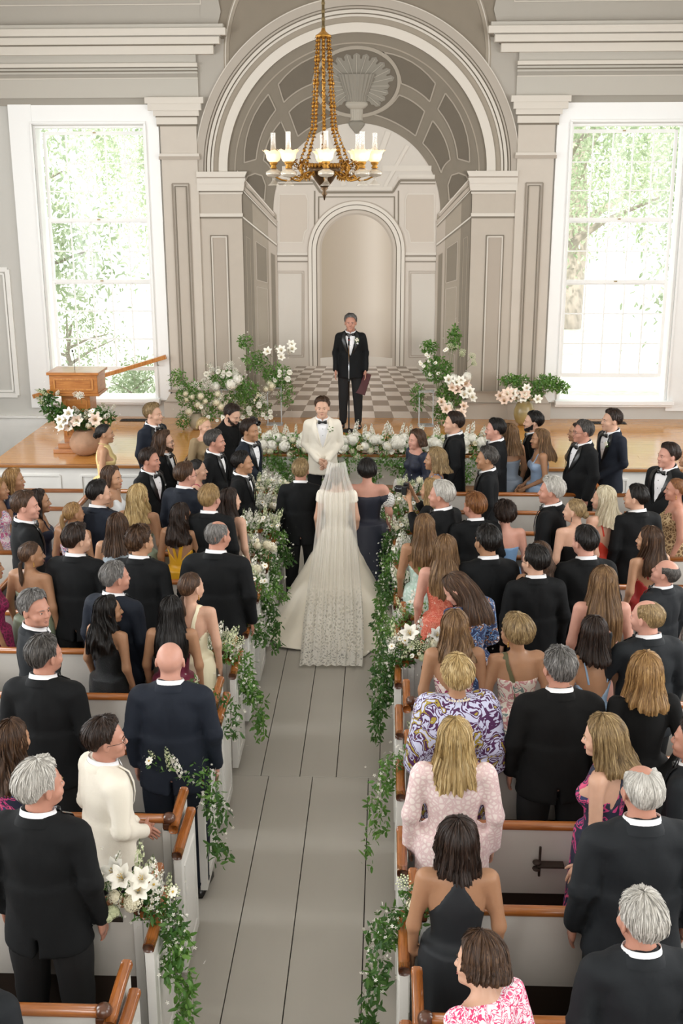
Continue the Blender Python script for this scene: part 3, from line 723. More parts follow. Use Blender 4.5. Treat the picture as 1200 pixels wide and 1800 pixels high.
def hands_template(sex, pose, close):
    key = ('h', sex, pose, close)
    if key not in _TC:
        mb = MB()
        for s, e, w in arms_of(sex, pose):
            if pose == 'clasp' : w = w+np.array((0, 0, .008*s)); 
            hand(mb, w, e, s, close, 1.0 if sex == 'm' else .88)
        V = np.concatenate(mb.v); _TC[key] = (V, mb.f)
    return _TC[key]
def wrinkle(P, a, f=18, seed=0):
    return a*(np.sin(P[:, 2]*f+3*np.sin(P[:, 0]*f*.6+seed)+2*np.sin(P[:, 1]*f*.5))*.6+.4*np.sin(P[:, 0]*f*1.7+P[:, 2]*f*.8+seed*2))
def jacket_template(pose, grow=.022):
    key = ('j', pose, grow)
    if key in _TC: return _TC[key]
    def fn(P):
        # square-shouldered coat, chest and hanging skirt
        d = sd_ell(P, (0, -.004, 1.30), (.172+grow*.6, .116+grow, .22))
        Q = P.copy(); Q[:, 0] = np.abs(Q[:, 0]); d = smin(d, sd_cap(Q, (.152, -.020, 1.405), (.03, -.022, 1.462), .040+grow*.9, .036+grow*.6, (1, 1.25, 1)), .045)
        d = smin(d, sd_ell(P, (0, -.0, 1.10), (.150+grow, .108+grow, .22)), .05)
        fl = np.clip((1.08-P[:, 2])/.3, 0, 1); cyl = (np.sqrt((P[:, 0]/(1.0+.0*fl))**2+((P[:, 1]+.004)*1.36)**2)-(.150+grow+.038*fl))*.85
        cyl = np.maximum(cyl, P[:, 2]-1.14); d = smin(d, cyl, .05)
        d = smin(d, sd_cap(P, (0, -.022, 1.44), (0, -.018, 1.52), .086, .070), .03)
        d = smin(d, sd_arms(P, 'm', pose, grow*.50, .95, .006), .022)
        d = smax(d, .785-P[:, 2], .004)
        d = smax(d, -np.maximum(np.maximum(np.abs(P[:, 0])-.005, P[:, 1]+.07), P[:, 2]-.885), .004)
        d = smax(d, P[:, 2]-(1.505-np.clip(P[:, 1], -.06, .1)*.5), .006)
        # opening of the front below the lapels
        vw = .006+.085*np.clip((P[:, 2]-1.14)/.33, 0, 1)
        v = np.maximum(np.abs(P[:, 0])-vw, .075-P[:, 1]+0*P[:, 0]); v = np.maximum(v, 1.13-P[:, 2])
        d = smax(d, -v, .006)
        arm = sd_arms(P, 'm', pose, grow*.50, .95, .006)
        d = np.minimum(d, np.maximum(arm, .80-P[:, 2]))
        seam = .0035*np.exp(-(P[:, 0]/.006)**2)*(P[:, 1] < -.02)
        el = sum(np.exp(-((P-e)**2).sum(1)/.006) for _, e, _w in arms_of('m', pose))
        return d+wrinkle(P, .0034, 24, 1)+.005*el*np.sin(P[:, 2]*150+P[:, 1]*60)+.0025*np.sin(P[:, 0]*60+P[:, 2]*22)*np.exp(-((P[:, 2]-1.0)/.1)**2)+seam
    xs = axis_grid([(-.37, .37, .0175)]); ys = axis_grid([(-.26, .30, .0175)]); zs = axis_grid([(.76, 1.60, .0175)])
    _TC[key] = surface_net(fn, xs, ys, zs); return _TC[key]
def shirt_template():
    if 's' in _TC: return _TC['s']
    def fn(P):
        d = sd_torso(P, 'm', .008)
        d = smax(d, -.015-P[:, 1], .004); d = smax(d, 1.02-P[:, 2], .004); d = smax(d, P[:, 2]-1.475, .004)
        return smax(d, np.abs(P[:, 0])-.125, .004)
    _TC['s'] = surface_net(fn, axis_grid([(-.16, .16, .016)]), axis_grid([(-.05, .16, .016)]), axis_grid([(.98, 1.50, .018)]))
    return _TC['s']
def trouser_template():
    if 't' in _TC: return _TC['t']
    def fn(P):
        d = smin(sd_legs(P, 'm', .022), sd_ell(P, (0, -.008, .90), (.145, .105, .12)), .05)
        return np.maximum(d+wrinkle(P, .003, 20), np.maximum(.05-P[:, 2], P[:, 2]-.90))
    _TC['t'] = surface_net(fn, axis_grid([(-.26, .26, .026)]), axis_grid([(-.18, .18, .026)]), axis_grid([(.02, 1.06, .04)]))
    return _TC['t']
def shoe_mb(sex):
    b = MB(); k = SK[sex]
    for s in (1, -1):
        x = s*k['ank'][0]; V = []; F = []
        rings = [(-.085, .028, .05), (-.05, .038, .075), (.0, .040, .085), (.06, .044, .06), (.12, .046, .045), (.17, .034, .034), (.195, .012, .02)]
        for y, w, h in rings:
            for i in range(8):
                a = 2*PI*i/8; V.append((x+s*.02*(y+.1)/.3+w*math.cos(a), y, max(.003, h*.5+h*.55*math.sin(a))))
        for j in range(len(rings)-1):
            for i in range(8): F.append((j*8+i, (j+1)*8+i, (j+1)*8+(i+1) % 8, j*8+(i+1) % 8))
        F.append(tuple(range(8))); F.append(tuple(range(48, 56))[::-1]); b.add(V, F)
    return b
def collar_mb(sex='m'):
    """white shirt collar round the neck, open a little in front, with folded points"""
    b = MB(); V = []; n = 26
    for j, (z, dr) in enumerate(((1.482, .012), (1.504, .012), (1.538, .005), (1.535, .0025), (1.484, .004))):
        for i in range(n+1):
            a = math.radians(100)+math.radians(340)*i/n
            c = math.sin(a)            # 1 at front
            r = (.071+.010*(1-c)/2)+dr; zz = z-.048*(c+1)/2
            V.append((r*math.cos(a)*1.0, -.008+r*math.sin(a)*1.02, zz+.004))
    F = [(j*(n+1)+i, j*(n+1)+i+1, (j+1)*(n+1)+i+1, (j+1)*(n+1)+i) for j in range(4) for i in range(n)]
    b.add(V, F)
    for s in (1, -1): b.add([(s*.004, .082, 1.482), (s*.050, .068, 1.480), (s*.052, .080, 1.452), (s*.022, .092, 1.448)], [(0, 1, 2, 3)])
    return b
def coat_collar_mb():
    b = MB(); V = []; n = 22
    for j, (z, dr) in enumerate(((1.474, .030), (1.486, .027), (1.512, .014), (1.514, .008), (1.49, .004))):
        for i in range(n+1):
            a = math.radians(160)+math.radians(220)*i/n; c = math.sin(a); r = .071+.010*(1-c)/2+dr
            V.append((r*math.cos(a)*1.02, -.012+r*math.sin(a), z-.052*(c+1)/2))
    F = [(j*(n+1)+i, j*(n+1)+i+1, (j+1)*(n+1)+i+1, (j+1)*(n+1)+i) for j in range(4) for i in range(n)]
    return b.add(V, F)
def bow_mb():
    b = MB()
    for s in (1, -1):
        V = [(s*.006, .093, 1.468), (s*.006, .103, 1.466), (s*.006, .103, 1.452), (s*.006, .093, 1.450),
             (s*.034, .088, 1.480), (s*.034, .106, 1.478), (s*.034, .106, 1.440), (s*.034, .088, 1.438),
             (s*.056, .084, 1.483), (s*.056, .094, 1.481), (s*.056, .094, 1.437), (s*.056, .084, 1.435)]
        F = []
        for j in (0, 4): F += [(j, j+1, j+5, j+4), (j+1, j+2, j+6, j+5), (j+2, j+3, j+7, j+6), (j+3, j, j+4, j+7)]
        F.append((8, 9, 10, 11)); b.add(V, F)
    b.ball((0, .102, 1.459), (.011, .009, .012), 8, 5); return b
def lapel_mb():
    b = MB()
    for s in (1, -1):
        pts = [(.010, .128, 1.125), (.040, .135, 1.20), (.062, .132, 1.28), (.076, .118, 1.36), (.078, .094, 1.43), (.074, .055, 1.475)]
        wd = [.008, .034, .050, .060, .048, .026]
        V = []
        for (x, y, z), w in zip(pts, wd):
            V += [(s*x, y+.008, z), (s*(x+w*.6), y+.006-w*.10, z+.012), (s*(x+w), y+.002-w*.35, z+.016)]
        V += [(s*(x_), y_-.03, z_) for x_, y_, z_ in []]
        F = []
        for i in range(5): F += [(i*3, i*3+1, i*3+4, i*3+3), (i*3+1, i*3+2, i*3+5, i*3+4)]
        b.add(V, F)
    return b
# dresses: necklines are given as height functions over (x, y)
def dress_template(kind, pose='down', skirt=True):
    key = ('d', kind, pose, skirt)
    if key in _TC: return _TC[key]
    def fn(P):
        x, y, z = P[:, 0], P[:, 1], P[:, 2]; ax = np.abs(x)
        d = sd_torso(P, 'f', .009)
        front = y > -.005
        if kind == 'strapless': top = np.where(front, 1.255, 1.215+.0*x)
        elif kind == 'lowback': top = np.where(front, 1.30-.03*(ax < .03), 1.06+ax*1.1)
        elif kind == 'tank': top = np.where(front, 1.32-np.clip(.07-ax, 0, 1)*.9, 1.34-np.clip(.07-ax, 0, 1)*1.0); top = np.where(ax > .115, 1.25, top)
        elif kind == 'halter': top = np.where(front, 1.40, 1.36-ax*2.0); top = np.where(ax > .10, 1.22, top)
        elif kind == 'racer': top = np.where(front, 1.38, 1.37-np.clip(ax-.015, 0, 1)*1.7); top = np.where((ax > .06) & front, 1.40-(ax-.06)*2.4, top)
        elif kind == 'oneshoulder': top = 1.26+np.clip(x+.05, -.06, .12)*.9
        elif kind == 'offshoulder': top = np.where(front, 1.29, 1.275)
        else: top = np.full(len(P), 1.385+np.where(front, -.03, .0))
        d = smax(d, z-top, .004)
        if kind in ('sleeve', 'longsleeve', 'capsleeve', 'caftan'):
            up = {'sleeve': .45, 'longsleeve': .96, 'capsleeve': .0, 'caftan': .55}[kind]
            gr = {'caftan': .045, 'longsleeve': .010, 'sleeve': .016, 'capsleeve': .014}[kind]
            if kind == 'capsleeve':
                a = sd_arms(P, 'f', pose, .014, .01); a = np.maximum(a, 1.26-z)
            else: a = sd_arms(P, 'f', pose, gr, up, .03 if kind == 'caftan' else .012)
            if kind == 'caftan': a = smin(a, sd_ell(P, (0, -.01, 1.22), (.20, .15, .20)), .06)
            d = smin(d, a, .02)
        if kind == 'offshoulder':
            sh = SK['f']['sh']; q = P.copy(); q[:, 0] = ax
            a = sd_ell(q, (.185, -.012, 1.235), (.062, .066, .075)); a = np.maximum(a, z-1.29); d = smin(d, a, .01)
        # skirt: gathered A-line
        th = np.arctan2(x, y); t = np.clip((1.02-z)/.95, 0, 1)
        if skirt:
            r = .150+(.20 if pose == 'arml' else .055)*t**.9+.010*t*np.sin(th*14+2*np.sin(th*3))
            rr = np.sqrt((x/1.12)**2+(y+.01)**2)
            sk = (rr-r)*.9; sk = np.maximum(sk, z-.99); sk = np.maximum(sk, .06-z)
            d = smin(d, sk, .04)
        else:
            d = np.maximum(d, .75-z)
        return d+wrinkle(P, .0012, 30, 2)*(z < 1.2)
    xs = axis_grid([(-.44, -.20, .03), (-.20, .20, .0155), (.20, .44, .03)]); ys = axis_grid([(-.42, -.16, .03), (-.16, .17, .0155), (.17, .42, .03)])
    zs = axis_grid([(.03, .90, .055), (.90, 1.46, .0155)])
    if kind in ('longsleeve', 'caftan', 'sleeve', 'offshoulder'):
        xs = axis_grid([(-.44, -.33, .03), (-.33, .33, .0165), (.33, .44, .03)]); ys = axis_grid([(-.42, -.26, .03), (-.26, .26, .0165), (.26, .42, .03)])
    _TC[key] = surface_net(fn, xs, ys, zs); return _TC[key]
def on_torso(p, sex='f', off=.004):
    p = np.array(p, float)[None]
    for _ in range(14):
        d = smin(sd_torso(p, sex), sd_arms(p, sex, 'down'), .035)[0]-off; e = .003
        g = np.array([(sd_torso(p+np.eye(3)[i][None]*e, sex)-sd_torso(p-np.eye(3)[i][None]*e, sex))[0] for i in range(3)]); g /= np.linalg.norm(g)+1e-9
        p = p-d*g*.8
    return p[0]
def strap_mb(kind, w=.010):
    key = ('st', kind, w)
    if key in _TC: return _TC[key]
    lines = {'two': [[(s*.085, .11, 1.25), (s*.095, .06, 1.34), (s*.10, -.01, 1.40), (s*.095, -.08, 1.33), (s*.08, -.12, 1.20)] for s in (1, -1)],
             'cross': [[(s*.085, .11, 1.25), (s*.095, .05, 1.34), (s*.10, -.01, 1.40), (s*.07, -.09, 1.33), (0, -.12, 1.22), (-s*.08, -.12, 1.10)] for s in (1, -1)],
             'one': [[(.05, .11, 1.26), (.085, .05, 1.35), (.095, -.01, 1.40), (.05, -.09, 1.33), (-.02, -.12, 1.24), (-.06, -.12, 1.19)]],
             'onel': [[(-.05, .11, 1.26), (-.085, .05, 1.35), (-.105, -.01, 1.40), (-.085, -.08, 1.33), (-.04, -.12, 1.18), (-.03, -.12, 1.05)]],
             'vee': [[(s*.08, .11, 1.25), (s*.085, .05, 1.34), (s*.085, -.01, 1.40), (s*.055, -.09, 1.30), (s*.02, -.12, 1.10), (s*.01, -.12, 1.02)] for s in (1, -1)],
             'neck': [[(s*.06, .10, 1.30), (s*.05, .06, 1.39), (s*.035, -.04, 1.415), (0, -.07, 1.41)] for s in (1, -1)]}[kind]
    b = MB()
    for L in lines:
        L = np.array(L); t = np.linspace(0, len(L)-1, 13); Q = np.stack([np.interp(t, range(len(L)), L[:, i]) for i in range(3)], -1)
        Q = np.array([on_torso(q) for q in Q]); T = np.gradient(Q, axis=0); V = []
        for q, tt in zip(Q, T):
            c = q-np.array((0, -.01, q[2])); c[2] = .3*(q[2] > 1.36); c /= np.linalg.norm(c)+1e-9
            sd = np.cross(tt, c); sd /= np.linalg.norm(sd)+1e-9
            V += [q-sd*w+c*-.001, q+c*.004, q+sd*w+c*-.001]
        F = []
        for i in range(12): F += [(i*3, i*3+1, i*3+4, i*3+3), (i*3+1, i*3+2, i*3+5, i*3+4)]
        b.add(V, F)
    _TC[key] = b; return b
# ---------------------------------------------------------------- hair
def hair_grid(sex, style, seed=0, length=.30, vol=0.0, part=0.0, wave=0.0, bald=0, tight=0, curl=0):
    """returns V, F, UV, sheet of locks over the skull in template coordinates"""
    r_ = np.random.default_rng(seed+11)
    long_ = style in ('long',)
    nu = 128 if long_ else 88; nv = 30 if long_ else 17
    u = np.linspace(-PI, PI, nu+1)[:-1]                    # azimuth, 0 = face
    au = np.abs(u)
    deg = np.degrees(au)
    top_thick = (.016+vol*.5) if not tight else .006
    side_thick = (.009+vol*.6) if not tight else .005
    # end elevation of the hairline
    if sex == 'm' or style in ('tight',):
        xe = [0, 25, 50, 65, 78, 90, 104, 125, 150, 180]; ye = [44, 44, 36, 20, -8, -2, -10, -40, -50, -52]
        if style == 'tight': ye = [47, 45, 34, 18, 4, 2, -26, -42, -48]; xe = [0, 25, 50, 65, 80, 97, 112, 140, 180]
    else:
        xe = [0, 25, 45, 62, 80, 100, 120, 180]; ye = [47, 44, 28, 5, -24, -38, -48, -54]
    end = np.radians(np.interp(deg, xe, ye))
    start = np.full(nu, PI/2)
    if bald == 1: start = np.radians(np.interp(deg, [0, 70, 90, 130, 180], [20, 24, 36, 42, 46])); end = np.minimum(end, start-.05); 
    if bald == 2: start = np.radians(np.interp(deg, [0, 60, 90, 130, 180], [60, 50, 62, 72, 66])); end = np.where(deg < 62, start-.08, end)
    lock = np.interp(np.arange(nu), np.arange(0, nu+4, 4)[:nu//4+1], r_.normal(0, 1, nu//4+1))
    fine = r_.normal(0, 1, nu)
    v = np.linspace(0, 1, nv)
    C = np.array((0, -.014, .026)); R = np.array((.078, .100, .090)); low = 0
    V = np.zeros((nv, nu, 3)); UV = np.zeros((nv, nu, 2))
    nsk = nv if not long_ else 14
    for j in range(nv):
        if j < nsk: t = j/(nsk-1)
        else: t = 1.0
        e = start+(end-start)*t
        if long_: e = start+(np.maximum(end, np.where(deg > 62, np.radians(-2), end))-start)*t
        ce, se = np.cos(e), np.sin(e)
        # pole on the crown, a little behind the top: shear so that strands run forward
        dx = ce*np.sin(u); dy = ce*np.cos(u); dz = se
        th = top_thick*np.clip(se, 0, 1)+side_thick*(1-np.clip(se, 0, 1))
        if not long_ or True:
            taper = np.where(deg < 70, 1-np.clip((t-.75)/.25, 0, 1)*.85, 1.0) if (long_ or sex == 'f') else 1-np.clip((t-.55)/.45, 0, 1)*.75
            if style == 'bob': taper = 1-np.clip((t-.72)/.28, 0, 1)*.45+0*deg
            th = th*taper*(np.clip(t/.45, 0, 1) if bald else 1)
        if vol and sex == 'm' : th = th+vol*.5*np.clip(np.cos(u), 0, 1)*np.clip(1-abs(t-.75)*3, 0, 1)
        rid = (.0022*fine*(.3+.7*t)+.0035*lock*np.clip(t*1.5, 0, 1))*(1 if long_ else (1-np.clip((t-.8)/.2, 0, 1)*.8))
        if tight: rid = rid*.35
        if curl: 
            rid = rid+curl*(np.sin(u*17+j*1.9+lock*2)*np.sin(j*1.35+u*5+lock)+.6*np.sin(u*29+j*2.7)*np.cos(j*2.1+u*11))
        rad = 1+0*u
        p = np.stack([C[0]+dx*(R[0]+th+rid), C[1]+dy*(R[1]+th+rid), C[2]+dz*(R[2]+th+rid)], -1)
        # parting groove
        if part is not None and not bald and j < nsk:
            g = np.exp(-((p[:, 0]-part)/.008)**2)*np.clip(p[:, 1]+.05, 0, .1)/.1
            p[:, 2] -= .006*g*(se > .5)
        if long_ and j >= nsk:
            f = (j-nsk+1)/(nv-nsk); Lk = length*1.18*(1+.035*lock+.012*fine)*np.interp(deg, [0, 62, 80, 180], [0, 0, .92, 1.0]); drop = f*Lk
            b0 = V[nsk-1]
            spread = .034*np.clip(drop/.16, 0, 1)**1.3+(.034*np.clip((drop-.10)/.15, 0, 1)*(np.cos(u) < .3))
            back = np.clip(-np.cos(u), 0, 1)
            wv = wave*np.sin(drop*38+lock*1.8+u*2)*np.clip(drop/.08, 0, 1)
            p = b0.copy(); hz = np.stack([np.sin(u), np.cos(u)], -1)
            p[:, :2] += hz*(spread*(.55+.5*back)+wv*.7+.002*fine*(1+f))[:, None]
            p[:, 0] += wv*.6
            p[:, 1] -= .022*np.clip((drop-.12)/.1, 0, 1)*back
            tipin = np.clip((f-.85)/.15, 0, 1)
            p[:, 2] -= drop
            if style == 'long' and length < .2: p[:, :2] -= hz*(.014*tipin)
        V[j] = p
        UV[j, :, 0] = (u+PI)/(2*PI); UV[j, :, 1] = j/(nv-1)
    F = []
    jj, kk = np.meshgrid(np.arange(nv-1), np.arange(nu), indexing='ij'); k2 = (kk+1) % nu
    F = np.stack([jj*nu+kk, (jj+1)*nu+kk, (jj+1)*nu+k2, jj*nu+k2], -1)
    if long_:
        keep = ~((jj >= nsk-1) & ((deg[kk] < 62) | (deg[k2] < 62)))
        F = F[keep]
    else:
        F = F.reshape(-1, 4)
        if bald: F = F[~((deg[F % nu] < 64).any(1))]
    Vl = V.reshape(-1, 3); UVl = UV.reshape(-1, 2); F = F.reshape(-1, 4)
    # loose strands lying on the surface
    ns = 1200 if long_ else (820 if not tight else 240)
    if bald: ns = 300
    if 1:
        iu = r_.integers(0, nu, ns); Ls = r_.uniform(.16, .34, ns) if not long_ else r_.uniform(.12, .35, ns); v0 = r_.uniform(.03, 1.0, ns)-Ls*.6; v0 = np.clip(v0, .30 if bald else .02, 1-Ls)
        okm = (deg[iu] > 70) if bald else np.ones(ns, bool)
        if long_: okm = (deg[iu] > 66) | (v0+Ls < .42)
        iu, Ls, v0 = iu[okm], Ls[okm], v0[okm]; ns = len(iu); pts = []
        lift = r_.uniform(.001, .0045, ns)*((1.9 if (not long_ and not tight) else 1.1) if not bald else .5); dr = r_.normal(0, .8, ns)
        for k in range(4):
            vv = (v0+Ls*k/3)*(nv-1); j0 = np.clip(vv.astype(int), 0, nv-2); f_ = (vv-j0)[:, None]; i2 = (iu+np.round(dr*k/3).astype(int)) % nu
            p = V[j0, i2]*(1-f_)+V[j0+1, i2]*f_; q_ = V[j0, (i2+1) % nu]*(1-f_)+V[j0+1, (i2+1) % nu]*f_
            tg = q_-p; tg /= np.linalg.norm(tg, axis=1)[:, None]+1e-9; o_ = p-C; o_[:, 2] *= np.where(p[:, 2] < 0, 0, 1); o_ /= np.linalg.norm(o_, axis=1)[:, None]+1e-9
            pts.append((p+o_*(lift*(.4+k/3*1.0))[:, None], tg, (.0022, .0030, .0024, .0005)[k]))
        rv = []; ruv = []; uj = r_.uniform(0, 1, ns)
        for k, (p, tg, w_) in enumerate(pts):
            rv += [p-tg*w_, p+tg*w_]; ruv += [np.c_[uj, v0+Ls*k/3], np.c_[uj+.004, v0+Ls*k/3]]
        rv = np.stack(rv, 1); ruv = np.stack(ruv, 1); base = len(Vl)+np.arange(ns)[:, None]*8
        rf_ = np.concatenate([base+np.array([[2*k, 2*k+1, 2*k+3, 2*k+2]]) for k in range(3)])
        Vl = np.concatenate([Vl, rv.reshape(-1, 3)]); UVl = np.concatenate([UVl, ruv.reshape(-1, 2)]); F = np.concatenate([F, rf_])
    return Vl*HS[sex]+HC[sex], F, UVl
def tail(sex, pts, rad, seed=0, flat=.7):
    """pony tail or bun strand: tube with ridged section, UV along its length"""
    r_ = np.random.default_rng(seed); pts = np.array(pts)*HS[sex]+HC[sex]; n = 22; m = 16
    t = np.linspace(0, len(pts)-1, m); Q = np.stack([np.interp(t, range(len(pts)), pts[:, i]) for i in range(3)], -1); rr = np.interp(t, range(len(pts)), rad)
    for _ in range(2): Q[1:-1] = (Q[:-2]+Q[1:-1]*2+Q[2:])/4
    T = np.gradient(Q, axis=0); T /= np.linalg.norm(T, axis=1)[:, None]; fine = r_.normal(0, .09, n); V = []; UV = []
    for i in range(m):
        a = np.array((1., 0, 0))-T[i]*T[i][0]; a /= np.linalg.norm(a); b = np.cross(T[i], a)
        for k in range(n):
            an = 2*PI*k/n; q = rr[i]*(1+fine[k]+.05*math.sin(i*.9+k)); V.append(Q[i]+a*math.cos(an)*q+b*math.sin(an)*q*flat); UV.append((k/n, i/(m-1)))
    F = [(i*n+k, i*n+(k+1) % n, (i+1)*n+(k+1) % n, (i+1)*n+k) for i in range(m-1) for k in range(n)]
    return np.array(V), np.array(F), np.array(UV)
def ballhair(sex, c, r, seed=0):
    n, m = 24, 14; r_ = np.random.default_rng(seed); V = []; UV = []; fine = r_.normal(0, .05, n)
    for j in range(m+1):
        t = PI*j/m
        for k in range(n):
            a = 2*PI*k/n+t*1.3; q = 1+fine[k]+.06*math.sin(a*3+t*4)
            V.append((c[0]+r[0]*q*math.sin(t)*math.cos(a), c[1]+r[1]*q*math.cos(t), c[2]+r[2]*q*math.sin(t)*math.sin(a))); UV.append((k/n, j/m))
    F = [(j*n+k, j*n+(k+1) % n, (j+1)*n+(k+1) % n, (j+1)*n+k) for j in range(m) for k in range(n)]
    return np.array(V)*HS[sex]+HC[sex], np.array(F), np.array(UV)
def hairmat(name, dark, mid, light, rough=.42, spec=.35, freq=60):
    if 'hair_'+name in MATS: return MATS['hair_'+name]
    m = bpy.data.materials.new('hair_'+name); m.use_nodes = True; nt = m.node_tree; b = nt.nodes['Principled BSDF']
    tc = nt.nodes.new('ShaderNodeTexCoord'); mp_ = nt.nodes.new('ShaderNodeMapping'); mp_.inputs['Scale'].default_value = (freq, 2.2, 1)
    n = nt.nodes.new('ShaderNodeTexNoise'); n.inputs['Scale'].default_value = 1.6; n.inputs['Detail'].default_value = 4; n.inputs['Distortion'].default_value = .3
    r = ramp(nt, [(.32, dark), (.52, mid), (.70, light)])
    nt.links.new(tc.outputs['UV'], mp_.inputs[0]); nt.links.new(mp_.outputs[0], n.inputs['Vector']); nt.links.new(n.outputs[0], r.inputs[0]); nt.links.new(r.outputs[0], b.inputs['Base Color'])
    bp = nt.nodes.new('ShaderNodeBump'); bp.inputs['Strength'].default_value = .9; bp.inputs['Distance'].default_value = .006
    mp2 = nt.nodes.new('ShaderNodeMapping'); mp2.inputs['Scale'].default_value = (freq*3, 3, 1); n2 = nt.nodes.new('ShaderNodeTexNoise'); n2.inputs['Scale'].default_value = 2; n2.inputs['Detail'].default_value = 3
    nt.links.new(tc.outputs['UV'], mp2.inputs[0]); nt.links.new(mp2.outputs[0], n2.inputs['Vector'])
    nt.links.new(n2.outputs[0], bp.inputs['Height']); nt.links.new(bp.outputs[0], b.inputs['Normal'])
    b.inputs['Roughness'].default_value = rough; b.inputs['Specular IOR Level'].default_value = spec; b.inputs['Anisotropic'].default_value = .5
    MATS['hair_'+name] = m; return m
HAIR = dict(black=hairmat('black', '0B0908', '17120F', '2A221D'), dbrown=hairmat('dark_brown', '1A110C', '2C1E16', '49352A'), brown=hairmat('brown', '2B1C12', '4A3323', '71543B'),
            lbrown=hairmat('light_brown', '48321F', '76583A', 'A1815A'), honey=hairmat('honey', '5C4025', '9A7547', 'C9A570'), blond=hairmat('blond', '7A6039', 'BDA06B', 'E2CDA0'),
            dblond=hairmat('dark_blond', '5B4830', '8E754F', 'BFA67A'), platinum=hairmat('platinum', '9A8A6C', 'CFC3A6', 'EDE6D2'), grey=hairmat('grey', '3F3D3B', '6F6C69', 'A09C98'),
            white=hairmat('white', '97938C', 'C4C0B8', 'E6E3DC'), salt=hairmat('salt_and_pepper', '24211F', '484440', '7E7975'), red=hairmat('auburn', '4A2A16', '7E4F2B', 'A87846'),
            sand=hairmat('sandy', '6B5335', 'A08255', 'C8AB7B'))
def skinmat(name, c):
    m = mat('skin_'+name, c, .45, spec=.35, bump=.06, bscale=160, vary=.04, vscale=18)
    b = m.node_tree.nodes['Principled BSDF']; b.inputs['Subsurface Weight'].default_value = .06; b.inputs['Subsurface Radius'].default_value = (.02, .008, .004); b.inputs['Subsurface Scale'].default_value = .4
    return m
SKIN = dict(fair=skinmat('fair', 'CBA189'), pink=skinmat('pink', 'C49280'), tan=skinmat('tan', 'A67C5E'), warm=skinmat('warm', 'B58A6C'), deep=skinmat('deep', '7F5640'), ruddy=skinmat('ruddy', 'B88571'))
LIP = mat('lip', 'A8625A', .4); LIPM = mat('lip_pale', 'B07C6C', .5); LIPR = mat('lip_red', 'A83440', .35); EYEW = mat('eye_white', 'E8E4DE', .2); IRIS = mat('iris', '2A1F18', .15); 
CL = dict(tux=mat('cloth_black', '0C0E10', .8, spec=.25, bump=.5, bscale=9), black=mat('cloth_black_matte', '0B0B0B', .85, spec=.25, bump=.5, bscale=9), navy=mat('cloth_navy', '151C28', .75, spec=.3, bump=.5, bscale=9),
          char=mat('cloth_charcoal', '171B1F', .75, spec=.3, bump=.5, bscale=9), satin=mat('satin_black', '101113', .32), shirt=mat('shirt_white', 'ECECEE', .7, bump=.15, bscale=80), ivory=mat('dinner_jacket_ivory', 'E6DFD0', .8, bump=.6, bscale=11),
          trouser=mat('trouser_black', '0D0E10', .85), shoe=mat('shoe_black', '0C0B0B', .25), gold=mat('jewel_gold', 'C8A050', .25, 1), silver=mat('jewel_silver', 'D0D0D0', .2, 1), frame=mat('spectacle_frame', '2A211C', .3), lens=mat('watch_face', '20242A', .1))
def noise3(P, f, seed):
    return np.sin(P[:, 0]*f+seed)*np.sin(P[:, 1]*f*1.3+seed*2)*np.sin(P[:, 2]*f*.9+seed*3)
PEOPLE = []
